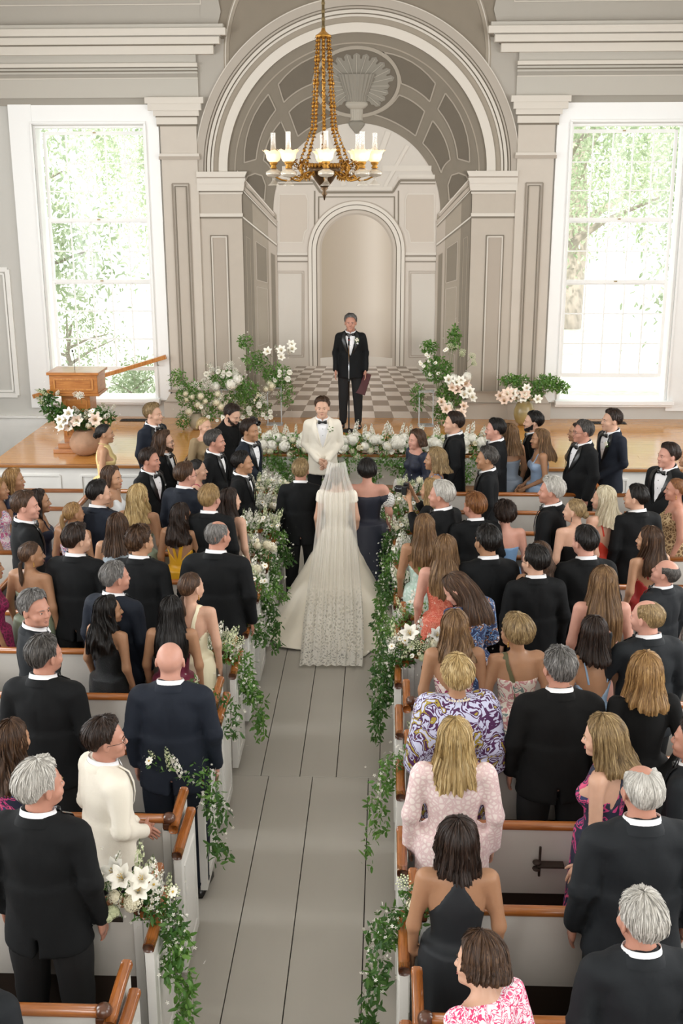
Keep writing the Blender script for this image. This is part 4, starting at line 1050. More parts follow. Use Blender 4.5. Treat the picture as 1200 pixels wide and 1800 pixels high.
def person(label, head_px, sex='m', face=0, look=0, nod=0, tilt=0, hair=('short', 'brown'), skin='fair', top=None, pose='down', rowY=None, h=None, z0=0.0,
           wide=1.0, belly=0.0, col=None, straps=None, strapcol=None, group=None, visface=None, extras=(), hkw=None, lean=0, trousers=None, bow=True, beard=None, hclose=.3, lapel='satin', noskirt=False):
    """face: compass turn of the body (0 = towards the platform, 90 = right); look: turn of the head in the same compass"""
    x, y = head_px
    Htop = {'m': 1.756, 'f': 1.652}[sex]
    d = pixray(x, y)
    if rowY is None: raise ValueError(label)
    t = rowY/d.y; zt = CAM_C.z+d.z*t; X = CAM_C.x+d.x*t
    hh = zt-z0
    sc = hh/(Htop+.012)
    PEOPLE.append((label, round(X, 2), round(rowY, 2), round(hh, 2)))
    root_rz = -math.radians(face); hy = -math.radians(look-face)
    pitch = math.radians(-nod); roll = math.radians(tilt)
    piv = HC[sex]+np.array((0, -.035, -.12))
    Rh = np.array(Matrix.Rotation(hy, 3, 'Z') @ Matrix.Rotation(pitch, 3, 'X') @ Matrix.Rotation(roll, 3, 'Y'))
    ln = math.radians(lean)
    Rl = np.array(Matrix.Rotation(-ln, 3, 'X')); lp = np.array((0, 0, .95 if sex == 'm' else .89))
    def D(V, w=None, hair=False):
        V = np.array(V, dtype=np.float64)
        if w is None:
            zn = SK[sex]['neck']
            w = np.clip((V[:, 2]-(zn-.05))/.09, 0, 1); w = w*w*(3-2*w)
            if hair: w = np.maximum(w, np.clip((V[:, 2]-(zn-.22))/.22, 0, 1)*.9)
        Vr = (V-piv)@Rh.T+piv
        wt = 1-np.clip((V[:, 2]-(SK[sex]['neck']-.08))/.08, 0, 1)
        out = V.copy()
        if not hair:
            sw = 1+(wide-1)*wt; out[:, 0] *= sw; out[:, 1] *= 1+(wide-1)*wt*.8
            if belly:
                g = belly*np.exp(-((V[:, 2]-1.08)/.16)**2)*np.clip(V[:, 1]+.03, 0, .14)/.14; out[:, 1] += g
        out = out*(1-w[:, None])+Vr*w[:, None]
        if lean:
            wl = np.clip((out[:, 2]-.8)/.25, 0, 1)[:, None]; out = out*(1-wl)+((out-lp)@Rl.T+lp)*wl
        return out
    one = lambda V: np.ones(len(V))
    BV, BF, BN = body_template(sex, pose)
    HV, HF = hands_template(sex, pose, hclose)
    V = np.concatenate([BV, HV]); nb = len(BV)
    faces = BF.tolist()+[[i+nb for i in f] for f in HF]
    body = mesh_np('person', D(V), faces, SKIN[skin], None, True)
    top_off = D(np.array([HC[sex]+np.array((0, -.01, .12*HS[sex]))]))[0]
    ch, sh_ = math.cos(root_rz), math.sin(root_rz); ox, oy = top_off[0]*sc, top_off[1]*sc
    body.location = (X-(ch*ox-sh_*oy), rowY-(sh_*ox+ch*oy), z0); body.rotation_euler = (0, 0, root_rz)
    sc2 = hh/(top_off[2]+.008) if abs(nod) > 5 or lean else sc
    body.scale = (sc2, sc2, sc2)
    tag(body, label, 'person', group)
    def add(nm, V, F, m, uv=None, w=None, smooth=True, hair=False):
        return mesh_np(nm, D(V, w, hair), F, m, body, smooth, uv=uv)
    def addmb(nm, b, m, w=None, smooth=True, hair=False):
        V = np.concatenate(b.v); return add(nm, V, b.f, m, w=w if w is None else w(V), smooth=smooth, hair=hair)
    def addpair(nm, b, m, w=None, parent=None):
        V = np.concatenate(b.v); W = None if w is None else w(V); Dv = D(V, W); out = []
        for s in (1, -1):
            F = [f for f in b.f if V[f][:, 0].mean()*s > 0]
            if not F: continue
            uq = sorted({i for f in F for i in f}); mpx = {a: i for i, a in enumerate(uq)}
            o = mesh_np(nm, Dv[uq], [[mpx[i] for i in f] for f in F], m, body, True); out.append(o)
        return out
    relf = (look+180) % 360-180
    vis = visface if visface is not None else abs(relf) > 35
    # features of a face one can see
    if vis:
        c0 = HC[sex]; s0 = HS[sex]
        b = MB()
        for s in (1, -1): b.ball(np.array((s*.030, .0705, .0035))*s0+c0, np.array((.0122, .0130, .0052))*s0, 10, 6)
        eyes = addpair('eye', b, EYEW, one)
        b = MB()
        for s in (1, -1): b.ball(np.array((s*.030, .0815, .0030))*s0+c0, np.array((.0058, .0032, .0050))*s0, 8, 5)
        irs = addpair('iris', b, IRIS, one)
        for e_, i_ in zip(eyes, irs): i_.parent = e_
        b = MB()
        for s in (1, -1): b.tube(np.array([(s*.014, .0895, .0200), (s*.030, .0865, .0245), (s*.047, .073, .0190)])*s0+c0, [.0022, .0032, .0014], 6)
        addpair('eyebrow', b, HAIR[hair[1]] if hair[1] not in ('platinum', 'blond', 'white') else HAIR['dblond'], one)
        b = MB(); b.tube(np.array([(-.021, .0835, -.0555), (-.010, .0925, -.0530), (0, .0945, -.0545), (.010, .0925, -.0530), (.021, .0835, -.0555)])*s0+c0, [.001, .0038, .0042, .0038, .001], 6)
        b.tube(np.array([(-.018, .083, -.0590), (-.009, .0925, -.0618), (0, .0940, -.0625), (.009, .0925, -.0618), (.018, .083, -.0590)])*s0+c0, [.001, .0042, .005, .0042, .001], 6)
        addmb('lips', b, LIP if sex == 'f' else LIPM, one)
    if beard:
        q = (BV-HC[sex])/HS[sex]
        ax_, yy, zz = np.abs(q[:, 0]), q[:, 1], q[:, 2]
        lim = -.004-np.clip(yy, 0, .09)*.72
        jaw = (yy > -.004) & (zz < lim) & (zz > -.112) & (np.hypot(q[:, 0], yy) > .042) & ~((yy < .03) & (zz < -.085))
        mou = (yy > .070) & (ax_ < .030) & (zz < -.031) & (zz > -.050)
        lipz = (ax_ < .022) & (zz < -.047) & (zz > -.069) & (yy > .07)
        m = mou if beard == 'moustache' else ((jaw & ~lipz) | mou)
        fm_ = m[BF].all(1); F2 = BF[fm_]; uq, inv = np.unique(F2.ravel(), return_inverse=True)
        if len(F2): add('moustache' if beard == 'moustache' else 'beard', BV[uq]+BN[uq]*(.0035 if beard != 'stubble' else .0012), inv.reshape(-1, 4), HAIR[hair[1]], uv=np.c_[BV[uq][:, 0]*6, BV[uq][:, 2]*6], w=np.ones(len(uq)))
    # hair
    st, hc = hair; kw = dict(hkw or {}); hm = HAIR[hc]; seed = (abs(hash((x, y))) % 9973) if False else int(x*7+y*13) % 9973
    wh = lambda V: np.clip((V[:, 2]-(HC[sex][2]-.10))/.06, .25, 1)
    if st == 'short':
        kw.setdefault('vol', .012); Vh, Fh, U = hair_grid(sex, 'short', seed, **kw); add('hair', Vh, Fh, hm, U, one(Vh))
    elif st == 'shortf':
        kw.setdefault('vol', .03); Vh, Fh, U = hair_grid(sex, 'bob', seed, **kw); add('hair', Vh, Fh, hm, U, one(Vh))
    elif st == 'ring':
        kw.setdefault('bald', 1); kw.setdefault('part', None); Vh, Fh, U = hair_grid(sex, 'short', seed, **kw); add('hair', Vh, Fh, hm, U, one(Vh))
    elif st == 'long':
        Vh, Fh, U = hair_grid(sex, 'long', seed, **kw); w = np.clip((Vh[:, 2]-(HC[sex][2]-.22))/.20, .30, 1); add('hair', Vh, Fh, hm, U, w, hair=True)
    elif st in ('pony', 'lowpony', 'bun', 'updo'):
        Vh, Fh, U = hair_grid(sex, 'tight', seed, tight=1 if st != 'updo' else 0, vol=0 if st != 'updo' else .02, part=kw.get('part', None)); hob = add('hair', Vh, Fh, hm, U, one(Vh))
        L = kw.get('length', .26)
        if st == 'pony': q = tail(sex, [(0, -.098, .015), (0, -.128, .01), (0, -.138, -.06), (.01, -.135, -.14), (.015, -.14, -.15-L*.5), (.01, -.145, -.05-L)], [.016, .024, .032, .030, .024, .005], seed)
        elif st == 'lowpony': q = tail(sex, [(0, -.090, -.045), (0, -.112, -.065), (0, -.118, -.13), (0, -.125, -.18), (0, -.135, -.10-L*.6), (0, -.14, -.08-L)], [.014, .020, .026, .026, .022, .004], seed)
        elif st == 'bun': q = ballhair(sex, (0, -.112, -.015), (.040, .030, .038), seed)
        else: q = ballhair(sex, (0, -.100, .02), (.052, .032, .055), seed)
        Vt, Ft, Ut = q; wt_ = one(Vt) if st in ('bun', 'updo') else np.clip((Vt[:, 2]-(HC[sex][2]-.30))/.25, .2, 1)
        mesh_np('bun' if st in ('bun', 'updo') else 'ponytail', D(Vt, wt_, True), Ft, hm, hob, True, uv=Ut)
    # clothes
    if sex == 'm':
        cloth = CL.get(top or 'tux', CL['black'])
        jm = jacket_template(pose)
        add('jacket', jm[0], jm[1], cloth)
        tv = trouser_template(); add('trousers', tv[0], tv[1], CL['trouser'] if top in (None, 'tux', 'black', 'ivory', 'char') else cloth)
        addpair('shoe', shoe_mb('m'), CL['shoe'])
        if top != 'black_shirt':
            addmb('collar', collar_mb(), CL['shirt'], lambda V: np.clip((V[:, 2]-1.46)/.08, 0, 1)*.35)
            addmb('coat_collar', coat_collar_mb(), cloth, lambda V: np.clip((V[:, 2]-1.46)/.08, 0, 1)*.2)
            b = MB()
            for s, e, w in arms_of('m', pose):
                f = (w-e)/np.linalg.norm(w-e); b.tube([w-f*.05, w-f*.002], [.033, .033], 12, cap=False)
            addpair('cuff', b, CL['shirt'])
        if top == 'black_shirt': s_ = shirt_template(); add('shirt', s_[0], s_[1], cloth)
        if (vis or abs(face) > 60) and top != 'black_shirt':
            s_ = shirt_template(); add('shirt', s_[0], s_[1], CL['shirt'])
            if bow:
                bo = addmb('bow_tie', bow_mb(), CL['satin'], lambda V: np.full(len(V), .3))
            addpair('lapel', lapel_mb(), CL['satin'] if lapel == 'satin' else cloth)
            for i in range(2):
                b = MB(); b.ball((0, .122-.004*i, 1.38-.085*i), .0045, 6, 4); addmb('shirt_stud', b, CL['satin'])
        if 'square' in extras:
            b = MB(); b.add([(-.125, .118, 1.315), (-.085, .128, 1.315), (-.090, .132, 1.345), (-.10, .128, 1.333), (-.112, .127, 1.350), (-.120, .120, 1.335)], [(0, 1, 2, 3, 4, 5)]); addmb('pocket_square', b, CL['shirt'])
        if 'flower' in extras:
            b = MB(); g = MB()
            for i in range(4): b.ball((-.10+.018*math.cos(i*1.7), .140, 1.385+.018*math.sin(i*1.7)), (.014, .010, .014), 7, 5)
            for i in range(5): a = i*1.25; g.ball((-.10+.030*math.cos(a), .134, 1.378+.034*math.sin(a)), (.012, .004, .008), 6, 4)
            addmb('boutonniere', b, mat('boutonniere_white', 'F2EEDF', .7)); addmb('boutonniere_leaf', g, mat('boutonniere_green', '5B7A3C', .6))
    else:
        kd = top or 'strapless'; m_ = col or CL['black']
        dv = dress_template(kd, pose, not noskirt)
        add('dress', dv[0], dv[1], m_)
        if straps: (addpair if straps in ('two', 'vee') else addmb)('strap', strap_mb(straps, .018 if straps in ('vee', 'onel', 'one') else .007), strapcol or m_)
        b = shoe_mb('f'); addpair('shoe', b, mat('shoe_nude', 'B08A70', .4))
        if 'earring' in extras or 'earringdark' in extras:
            b = MB()
            for s in (1, -1):
                p = np.array((s*.083, -.006, -.040))*HS[sex]+HC[sex]; b.ball(p, .005, 6, 4); b.ball(p-np.array((0, 0, .014)), (.007, .004, .009), 8, 5); b.ball(p-np.array((0, 0, .030)), (.009, .004, .010), 8, 5)
            addpair('earring', b, CL['gold'] if 'earring' in extras else CL['satin'], one)
        if 'necklace' in extras:
            b = MB()
            for i in range(26):
                a = 2*PI*i/26; b.ball((.072*math.cos(a), -.02+.078*math.sin(a), 1.395-.014*math.sin(a)), .0075, 6, 4)
            addmb('necklace', b, mat('pearl', 'E8DCC8', .25), lambda V: np.full(len(V), .2))
        if 'bracelet' in extras:
            b = MB()
            for s, e, w in arms_of('f', pose):
                f = (w-e)/np.linalg.norm(w-e); c = w-f*.03; a1 = np.cross(f, (0, 0, 1.)); a1 /= np.linalg.norm(a1); a2 = np.cross(f, a1)
                for k in range(3 if s > 0 else 1):
                    cc = c-f*.010*k; pts = [cc+.030*(a1*math.cos(t)+a2*math.sin(t)) for t in np.linspace(0, 2*PI, 17)]; b.tube(pts, .0032, 5, cap=False)
            addmb('bracelet', b, CL['silver'])
    if 'glasses' in extras:
        b = MB(); c0 = HC[sex]; s0 = HS[sex]
        for s in (1, -1):
            pts = [np.array((s*.031+.021*math.cos(t), .0935-.010*abs(math.cos(t))*(1 if math.cos(t)*s > 0 else 0), .000+.016*math.sin(t)))*s0+c0 for t in np.linspace(0, 2*PI, 17)]; b.tube(pts, .0016, 5, cap=False)
            b.tube(np.array([(s*.052, .086, .004), (s*.080, .055, .006), (s*.084, -.002, .004), (s*.083, -.014, -.010)])*s0+c0, .0016, 5)
        b.tube(np.array([(-.010, .096, .003), (0, .099, .005), (.010, .096, .003)])*s0+c0, .0016, 5)
        addmb('spectacles', b, CL['frame'], one)
    return body
# ------------------------------------------------------------------ who stands where
RAILS = [2.70, 3.52, 4.34, 5.16, 5.98, 6.80, 7.62, 8.44, 9.26, 10.09, 10.91, 11.72, 12.50, 13.28]
def auto(px, sex, hn, z0=0.0):
    d = pixray(*px); Yc = (CAM_C.z-z0-hn)/(-d.z/d.y) if d.z < 0 else 14
    if Yc > 13.3: return min(Yc, 14.95)
    best = None
    for r in RAILS:
        y = min(max(Yc, r+.40), r+.66)
        h = CAM_C.z+d.z*(y/d.y)-z0
        if best is None or abs(h-hn) < best[0]: best = (abs(h-hn), y)
    return best[1]
def G(label, px, sex, face, look, hair, skin='fair', top=None, hn=None, Y=None, **k):
    hn = hn or (1.80 if sex == 'm' else 1.69)
    Y = Y or auto(px, sex, hn, k.get('z0', 0.0))
    return person(label, px, sex, face, look, hair=hair, skin=skin, top=top, rowY=Y, **k)
FLOR = fabric('print_floral_pastel', ['E6DDE0', 'C86A9A', 'E8E2E4', '6E8AC0', 'D97F8E', 'EDE6E4'], 16)
FLORD = fabric('print_floral_dark', ['1E2238', '1E2238', 'C23A77', '232844', 'D8557F', '2A3360'], 9)
PINKW = fabric('print_pink_white', ['EFE6EC', 'D9366F', 'F0E8EE', 'E06A90', 'F0E8EE'], 22)
CAFT = fabric('print_purple_gold', ['C9CCE6', '4C1F50', 'C9CCE6', '4C1F50', 'A79437', 'C9CCE6'], 10)
BLUEP = fabric('print_blue_white', ['23345C', '23345C', '7FA4CE', '23345C', 'A06A3C', 'DDE4EE'], 20)
CORALP = fabric('print_coral', ['C9604A', 'D8826A', 'C24E3C', 'E2B09A'], 26)
PINKL = fabric('lace_pink', ['E6CFCB', 'D3B4B6', 'EADBD6'], 34, 'lace', .8)
MINTL = fabric('lace_mint', ['CFE6DA', 'B4D3C4', 'DDEEE6'], 26, 'lace', .8)
CROCH = fabric('crochet_beige', ['CDB58E', '8A6F4B', '5E4630'], 30, 'lace', .9, thr=(0.0, .1, .3))
NAVYL = fabric('lace_navy', ['1B2440', '141B30', '0F1424'], 40, 'lace', .6)
MAGL = fabric('lace_magenta', ['A62560', '7E1848', '5E1034'], 30, 'lace', .7)
FLORM = fabric('print_muted_floral', ['D8CFC2', 'B77F80', 'D8CFC2', '6B7F7A', 'D8CFC2'], 9)
FLORS = fabric('print_magenta_cream', ['E4D5CF', '8C1F52', 'E8DAD4', '7A2450', 'C98A3C'], 9)
def cl(n, c, r=.6, sheen=.1): return mat('cloth_'+n, c, r, sheen=sheen, bump=.5, bscale=9)
SATB = mat('satin_blue', '8DA3BF', .35, sheen=.2, bump=.2, bscale=9)
SEQB = mat('sequin_black', '121517', .28, metal=.3, bump=.9, bscale=220); SEQG = mat('sequin_gold', 'A99270', .35, metal=.4, bump=.9, bscale=240)
FL = mat('floral_white_sleeve', 'ECEAE6', .8, bump=1, bscale=60)
# --- the wedding party
G('groom in an ivory dinner jacket and black bow tie facing the bride, hands clasped', (566, 697), 'm', 176, 180, ('short', 'brown'), 'fair', 'ivory', hn=1.84, Y=14.75, pose='clasp', extras=('flower',), hkw=dict(vol=.02, part=-.02), lapel='self')
G('officiant with grey hair standing alone on the platform behind the microphone', (616, 551), 'm', 180, 180, ('short', 'grey'), 'ruddy', 'tux', hn=1.77, Y=17.75, z0=SZ, extras=('flower', 'square'), hkw=dict(vol=.02))
G('man in a black suit arm in arm with the bride, left of the veil', (528, 806), 'm', 0, 4, ('short', 'dblond'), 'ruddy', 'tux', Y=11.95, hn=1.78, pose='arm', wide=1.02)
MOTHER = G('woman in a navy gown with white flowered off-shoulder sleeves beside the bride', (645, 806), 'f', 0, -3, ('shortf', 'black'), 'pink', 'offshoulder', Y=11.95, hn=1.74, col=cl('navy_gown', '151A2C', .6), pose='arml', wide=1.12, hkw=dict(vol=.022, part=None))
# --- left-hand pews, far to near
G('tall blond man in a navy tuxedo, rearmost guest by the left platform', (268, 708), 'm', 120, 105, ('short', 'dblond'), 'fair', 'navy', hn=1.85, hkw=dict(vol=.02))
G('young woman in a halter-neck yellow dress with dark hair knotted up', (182, 743), 'f', 80, 78, ('bun', 'black'), 'warm', 'halter', hn=1.72, col=cl('yellow', 'D9C487'), straps='neck')
G('blonde woman in a beige sequinned dress laughing beside the left flowers', (358, 731), 'f', 130, 125, ('bun', 'blond'), 'fair', 'sleeve', hn=1.68, col=SEQG)
G('photographer in a black shirt looking down with one arm raised to the camera', (412, 713), 'm', 130, 120, ('short', 'dbrown'), 'fair', 'black_shirt', hn=1.78, pose='raise', nod=22, beard='stubble')
G('bearded man with long wavy brown hair and red-rimmed glasses in a tuxedo', (287, 756), 'm', 100, 88, ('long', 'brown'), 'fair', 'tux', hn=1.76, beard='full', extras=('glasses',), hkw=dict(length=.16, vol=.02, wave=.014))
G('smiling man in a navy tuxedo just left of the front flowers', (438, 737), 'm', 115, 112, ('short', 'dbrown'), 'tan', 'navy', hn=1.80, hkw=dict(vol=.018))
G('man with steel-grey hair in a tuxedo looking right, behind the navy-tuxedo man', (377, 755), 'm', 100, 95, ('short', 'salt'), 'ruddy', 'tux', hn=1.80)
G('older man with a side parting, tuxedo and white pocket square', (262, 787), 'm', 112, 100, ('short', 'dbrown'), 'ruddy', 'tux', hn=1.76, extras=('square',), wide=1.05)
G('black-haired man in a tuxedo at the aisle with hands clasped, looking right', (425, 792), 'm', 95, 88, ('short', 'black'), 'tan', 'tux', hn=1.79, pose='clasp', hkw=dict(vol=.008))
G('woman in a magenta strappy dress with sleek dark hair', (345, 805), 'f', 85, 80, ('lowpony', 'black'), 'fair', 'strapless', col=cl('magenta', 'A61F55'), straps='two')
G('man in a bright navy suit seen from behind next to the magenta dress', (325, 812), 'm', 25, 50, ('short', 'brown'), 'pink', 'navy', wide=1.06, extras=('glasses',))
G('woman in a white sleeveless blouse with a dark bob and drop earrings', (195, 817), 'f', 95, 105, ('long', 'brown'), 'warm', 'tank', col=cl('white', 'E4E8EA', .4), extras=('earring',), hkw=dict(length=.10))
G('blonde woman in profile at the far left in a navy dress, with earrings', (22, 821), 'f', 85, 85, ('long', 'honey'), 'tan', 'capsleeve', col=cl('navy_dress', '1C2740'), extras=('earring',), hkw=dict(length=.14))
G('dark-haired man in a dark suit in front of the white blouse', (172, 843), 'm', 15, 62, ('short', 'black'), 'fair', 'navy', hkw=dict(vol=.010))
G('woman with long wavy blonde hair, bare tanned back and thin yellow straps', (242, 849), 'f', 5, 32, ('long', 'blond'), 'tan', 'lowback', col=cl('sage_satin', '9DAE97', .35), straps='cross', strapcol=cl('yellow_strap', 'C9A03C'), hkw=dict(length=.22, wave=.010))
G('man with neat blond hair in a tuxedo behind the black-haired man at the aisle', (368, 852), 'm', 5, 25, ('short', 'sand'), 'pink', 'tux', hkw=dict(vol=.016))
G('woman with long dark hair tucked between two tuxedos near the aisle', (402, 856), 'f', 30, 60, ('long', 'dbrown'), 'fair', 'strapless', hn=1.64, hkw=dict(length=.22), col=cl('taupe', '8A7A6C'))
G('woman with long black hair in a navy strappy dress behind the man in profile', (66, 858), 'f', 75, 80, ('long', 'dbrown'), 'tan', 'strapless', straps='two', col=cl('navy_dress', '1C2740'), hkw=dict(length=.24, wave=.012))
G('man in profile at the far left with short brown hair and a black bow tie', (42, 862), 'm', 62, 82, ('short', 'brown'), 'pink', 'tux', hn=1.86, hkw=dict(vol=.010))
G('woman in a pastel floral dress at the left edge', (-6, 838), 'f', 80, 85, ('long', 'honey'), 'tan', 'tank', col=FLOR, hkw=dict(length=.12))
G('woman with a honey-blonde ponytail and bare shoulders', (127, 880), 'f', 20, 50, ('pony', 'honey'), 'tan', 'strapless', col=FLOR, extras=('earring',), hkw=dict(length=.20))
G('dark wavy-haired woman in a golden-yellow open-backed dress', (317, 882), 'f', 12, 45, ('long', 'dbrown'), 'tan', 'lowback', col=cl('golden', 'D9A21F', .35), straps='vee', hkw=dict(length=.26, wave=.014))
G('woman with straight brown hair to the shoulder blades and a pale blue top', (205, 900), 'f', 5, 12, ('long', 'brown'), 'warm', 'tank', col=cl('pale_blue', 'B6C3CC'), hkw=dict(length=.21))
G('balding man with a grey buzz cut in a broad black jacket near the aisle', (381, 912), 'm', 5, 35, ('short', 'grey'), 'ruddy', 'tux', hn=1.82, wide=1.14, hkw=dict(vol=-.008, bald=2))
G('brown-haired man in a black jacket looking right, left of the curly-haired man', (133, 920), 'm', 5, 48, ('short', 'dbrown'), 'fair', 'tux', wide=1.04, hkw=dict(vol=.016))
G('man with curly brown hair in a black jacket, face hidden', (245, 924), 'm', 8, 40, ('short', 'brown'), 'warm', 'tux', hn=1.82, wide=1.05, hkw=dict(vol=.022, curl=.010))
G('woman with a low brown ponytail, bare shoulders and a beige clutch', (52, 949), 'f', 15, 62, ('lowpony', 'brown'), 'tan', 'strapless', col=cl('sage', '8E9B82'), extras=('earring',), hkw=dict(length=.16))
G('man with a grey buzz cut and a navy suit looking right', (200, 985), 'm', 20, 52, ('short', 'grey'), 'ruddy', 'navy', wide=1.05, hkw=dict(vol=-.004))
G('woman in a cream pleated dress with crossed straps and a low brown ponytail', (334, 1003), 'f', 5, 40, ('lowpony', 'brown'), 'fair', 'lowback', col=cl('cream', 'E3DBBC', .5), straps='vee', extras=('earring',), hkw=dict(length=.12))
G('woman in a magenta lace dress cut off by the left edge', (-22, 970), 'f', 60, 70, ('bun', 'brown'), 'tan', 'capsleeve', col=MAGL)
G('silver-haired man looking back over his shoulder in a navy suit', (58, 1037), 'm', 60, 118, ('short', 'grey'), 'ruddy', 'char', hn=1.80, bow=False, hkw=dict(vol=.018))
G('woman with very long wavy black hair in a black sequinned dress', (188, 1045), 'f', 30, 65, ('long', 'black'), 'tan', 'tank', col=SEQB, hkw=dict(length=.30, wave=.014))
G('woman with straight waist-length black hair and a burgundy low-backed dress', (300, 1046), 'f', 0, 5, ('long', 'black'), 'tan', 'lowback', col=cl('burgundy', '6E1837'), hkw=dict(length=.36), straps='two')
G('man with short salt-and-pepper hair in a black jacket, back to the camera', (75, 1115), 'm', 5, 38, ('short', 'salt'), 'ruddy', 'tux', hn=1.78, wide=1.08, hkw=dict(vol=.008))
G('completely bald man in a dark navy suit next to the aisle', (297, 1125), 'm', 0, 0, ('none', 'black'), 'pink', 'navy', hn=1.82, wide=1.10)
G('woman with wavy brown hair and a dark floral dress at the left edge', (18, 1262), 'f', 10, 30, ('long', 'brown'), 'warm', 'tank', hn=1.66, col=FLORD, hkw=dict(length=.24, wave=.014))
G('man in a white dinner jacket and wire glasses with clasped hands', (182, 1260), 'm', 50, 72, ('short', 'dbrown'), 'ruddy', 'ivory', hn=1.76, pose='clasp', extras=('glasses',), lapel='self', bow=False, hkw=dict(vol=.016))
G('white-haired man in a black jacket at the lower left', (66, 1335), 'm', 8, 45, ('short', 'white'), 'ruddy', 'tux', hn=1.80, wide=1.08, hkw=dict(vol=.020))
G('man in a charcoal suit cut off by the lower left corner, only his shoulder showing', (-60, 1628), 'm', 10, 20, ('short', 'dbrown'), 'ruddy', 'char', hn=1.72, lean=6)
# --- right-hand pews, far to near
G('tall dark-haired man in a tuxedo with a white pocket square at the right aisle', (798, 723), 'm', -85, -90, ('short', 'dbrown'), 'fair', 'tux', hn=1.86, extras=('square',), hkw=dict(vol=.012))
G('man with slicked-back black hair and a moustache in a tuxedo', (871, 735), 'm', -80, -88, ('short', 'black'), 'pink', 'tux', hn=1.82, beard='moustache', wide=1.06, hkw=dict(vol=.010))
G('woman with long light-brown hair half hidden behind the moustached man', (896, 743), 'f', -30, -40, ('long', 'lbrown'), 'tan', 'strapless', hn=1.72, hkw=dict(length=.22), col=cl('dusk', '7C8794'))
G('bearded man with a boutonniere looking left, second row by the platform', (938, 722), 'm', -80, -88, ('short', 'black'), 'fair', 'black', hn=1.80, beard='full', extras=('flower', 'square'), hkw=dict(vol=.012))
G('tall young man with a white boutonniere under the right-hand window', (1076, 718), 'm', -115, -100, ('short', 'dbrown'), 'fair', 'navy', hn=1.88, extras=('flower',), hkw=dict(vol=.012), pose='clasp')
G('woman in a beige draped dress behind the man with spectacles', (1016, 740), 'f', -95, -90, ('bun', 'dbrown'), 'warm', 'tank', hn=1.72, col=cl('beige', 'B9A283', .4))
G('big man with spectacles and grey hair in a tuxedo, looking left', (1026, 738), 'm', -105, -95, ('short', 'salt'), 'ruddy', 'tux', hn=1.84, extras=('glasses',), wide=1.16, belly=.05)
G('woman with long light-brown hair in a pale blue satin slip dress, hands clasped', (950, 752), 'f', -95, -98, ('long', 'lbrown'), 'tan', 'strapless', hn=1.70, col=SATB, straps='two', pose='clasp', hkw=dict(length=.24))
G('smiling woman in a navy lace dress holding a card beside the aisle', (732, 754), 'f', -120, -125, ('long', 'brown'), 'pink', 'sleeve', hn=1.66, col=NAVYL, pose='clasp', hkw=dict(length=.09, vol=.02), extras=('earring',))
G('large man in an open tuxedo jacket with a full white shirt front', (1176, 778), 'm', -125, -108, ('short', 'dbrown'), 'pink', 'tux', hn=1.84, wide=1.15, belly=.05, hkw=dict(vol=.016))
G('man with grey curly hair and a dark moustache looking left', (856, 785), 'm', -85, -88, ('short', 'salt'), 'tan', 'tux', hn=1.76, beard='moustache', hkw=dict(vol=.018, curl=.006))
G('woman with curly shoulder-length blonde hair in profile, patterned straps', (765, 786), 'f', -88, -88, ('long', 'dblond'), 'tan', 'strapless', col=BLUEP, straps='two', hkw=dict(length=.13, wave=.02, vol=.024))
G('woman cut off at the right edge, dark blonde hair, behind the large man', (1212, 784), 'f', -80, -85, ('long', 'lbrown'), 'warm', 'tank', col=cl('navy_dress', '1C2740'))
G('white-haired man in profile in a tuxedo, right of the platform steps', (970, 838), 'm', -62, -78, ('short', 'white'), 'ruddy', 'tux', hn=1.80, hkw=dict(vol=.022, curl=.004))
G('woman in a crocheted beige dress with gold earrings at the right edge', (1190, 838), 'f', -85, -82, ('lowpony', 'red'), 'ruddy', 'tank', col=CROCH, extras=('earring',), wide=1.15)
G('photographer with long curly light hair holding a camera to her face', (757, 840), 'f', -70, -70, ('long', 'sand'), 'warm', 'sleeve', hn=1.62, pose='camera', col=CL['black'], hkw=dict(length=.20, wave=.02, vol=.012))
G('man with smooth white hair in a tuxedo looking left beside the aisle', (776, 845), 'm', -50, -72, ('short', 'white'), 'ruddy', 'tux', hn=1.84, hkw=dict(vol=.020))
G('man with dark receding hair in a black jacket beside the red strappy dress', (1120, 850), 'm', -15, -62, ('short', 'black'), 'fair', 'tux', hn=1.80, hkw=dict(vol=.002))
G('woman with long platinum hair and red shoulder straps', (1063, 852), 'f', -30, -68, ('long', 'platinum'), 'fair', 'lowback', col=cl('red', 'D2402C'), straps='two', hkw=dict(length=.22))
G('man with thick reddish-blond hair in a black jacket, back turned', (834, 866), 'm', -8, -42, ('short', 'red'), 'ruddy', 'tux', hn=1.82, wide=1.06, hkw=dict(vol=.024))
G('blonde woman with a twisted bun, black strapless dress and dark earrings', (1012, 874), 'f', -20, -62, ('bun', 'dblond'), 'fair', 'strapless', hn=1.72, extras=('earringdark',))
G('woman with short dark curls and a light blue strapless dress', (888, 881), 'f', -5, -12, ('shortf', 'dbrown'), 'pink', 'strapless', hn=1.64, col=cl('light_blue', '6F93B8', .5), hkw=dict(vol=.03, curl=.012, part=None))
G('woman with highlighted brown hair and a mint dress tied with a green bow', (746, 902), 'f', -2, -8, ('long', 'lbrown'), 'tan', 'lowback', hn=1.68, col=MINTL, hkw=dict(length=.28, wave=.006), straps='onel', strapcol=cl('green_ribbon', '5C9A34', .4))
G('man with wet-look black hair in a black jacket near the aisle', (857, 923), 'm', -8, -30, ('short', 'black'), 'tan', 'tux', hn=1.82, wide=1.05, hkw=dict(vol=.014, curl=.004))
G('man with close-cut black hair and a high white collar right of centre', (1030, 923), 'm', -8, -32, ('short', 'black'), 'pink', 'tux', hn=1.80, wide=1.05, hkw=dict(vol=.006))
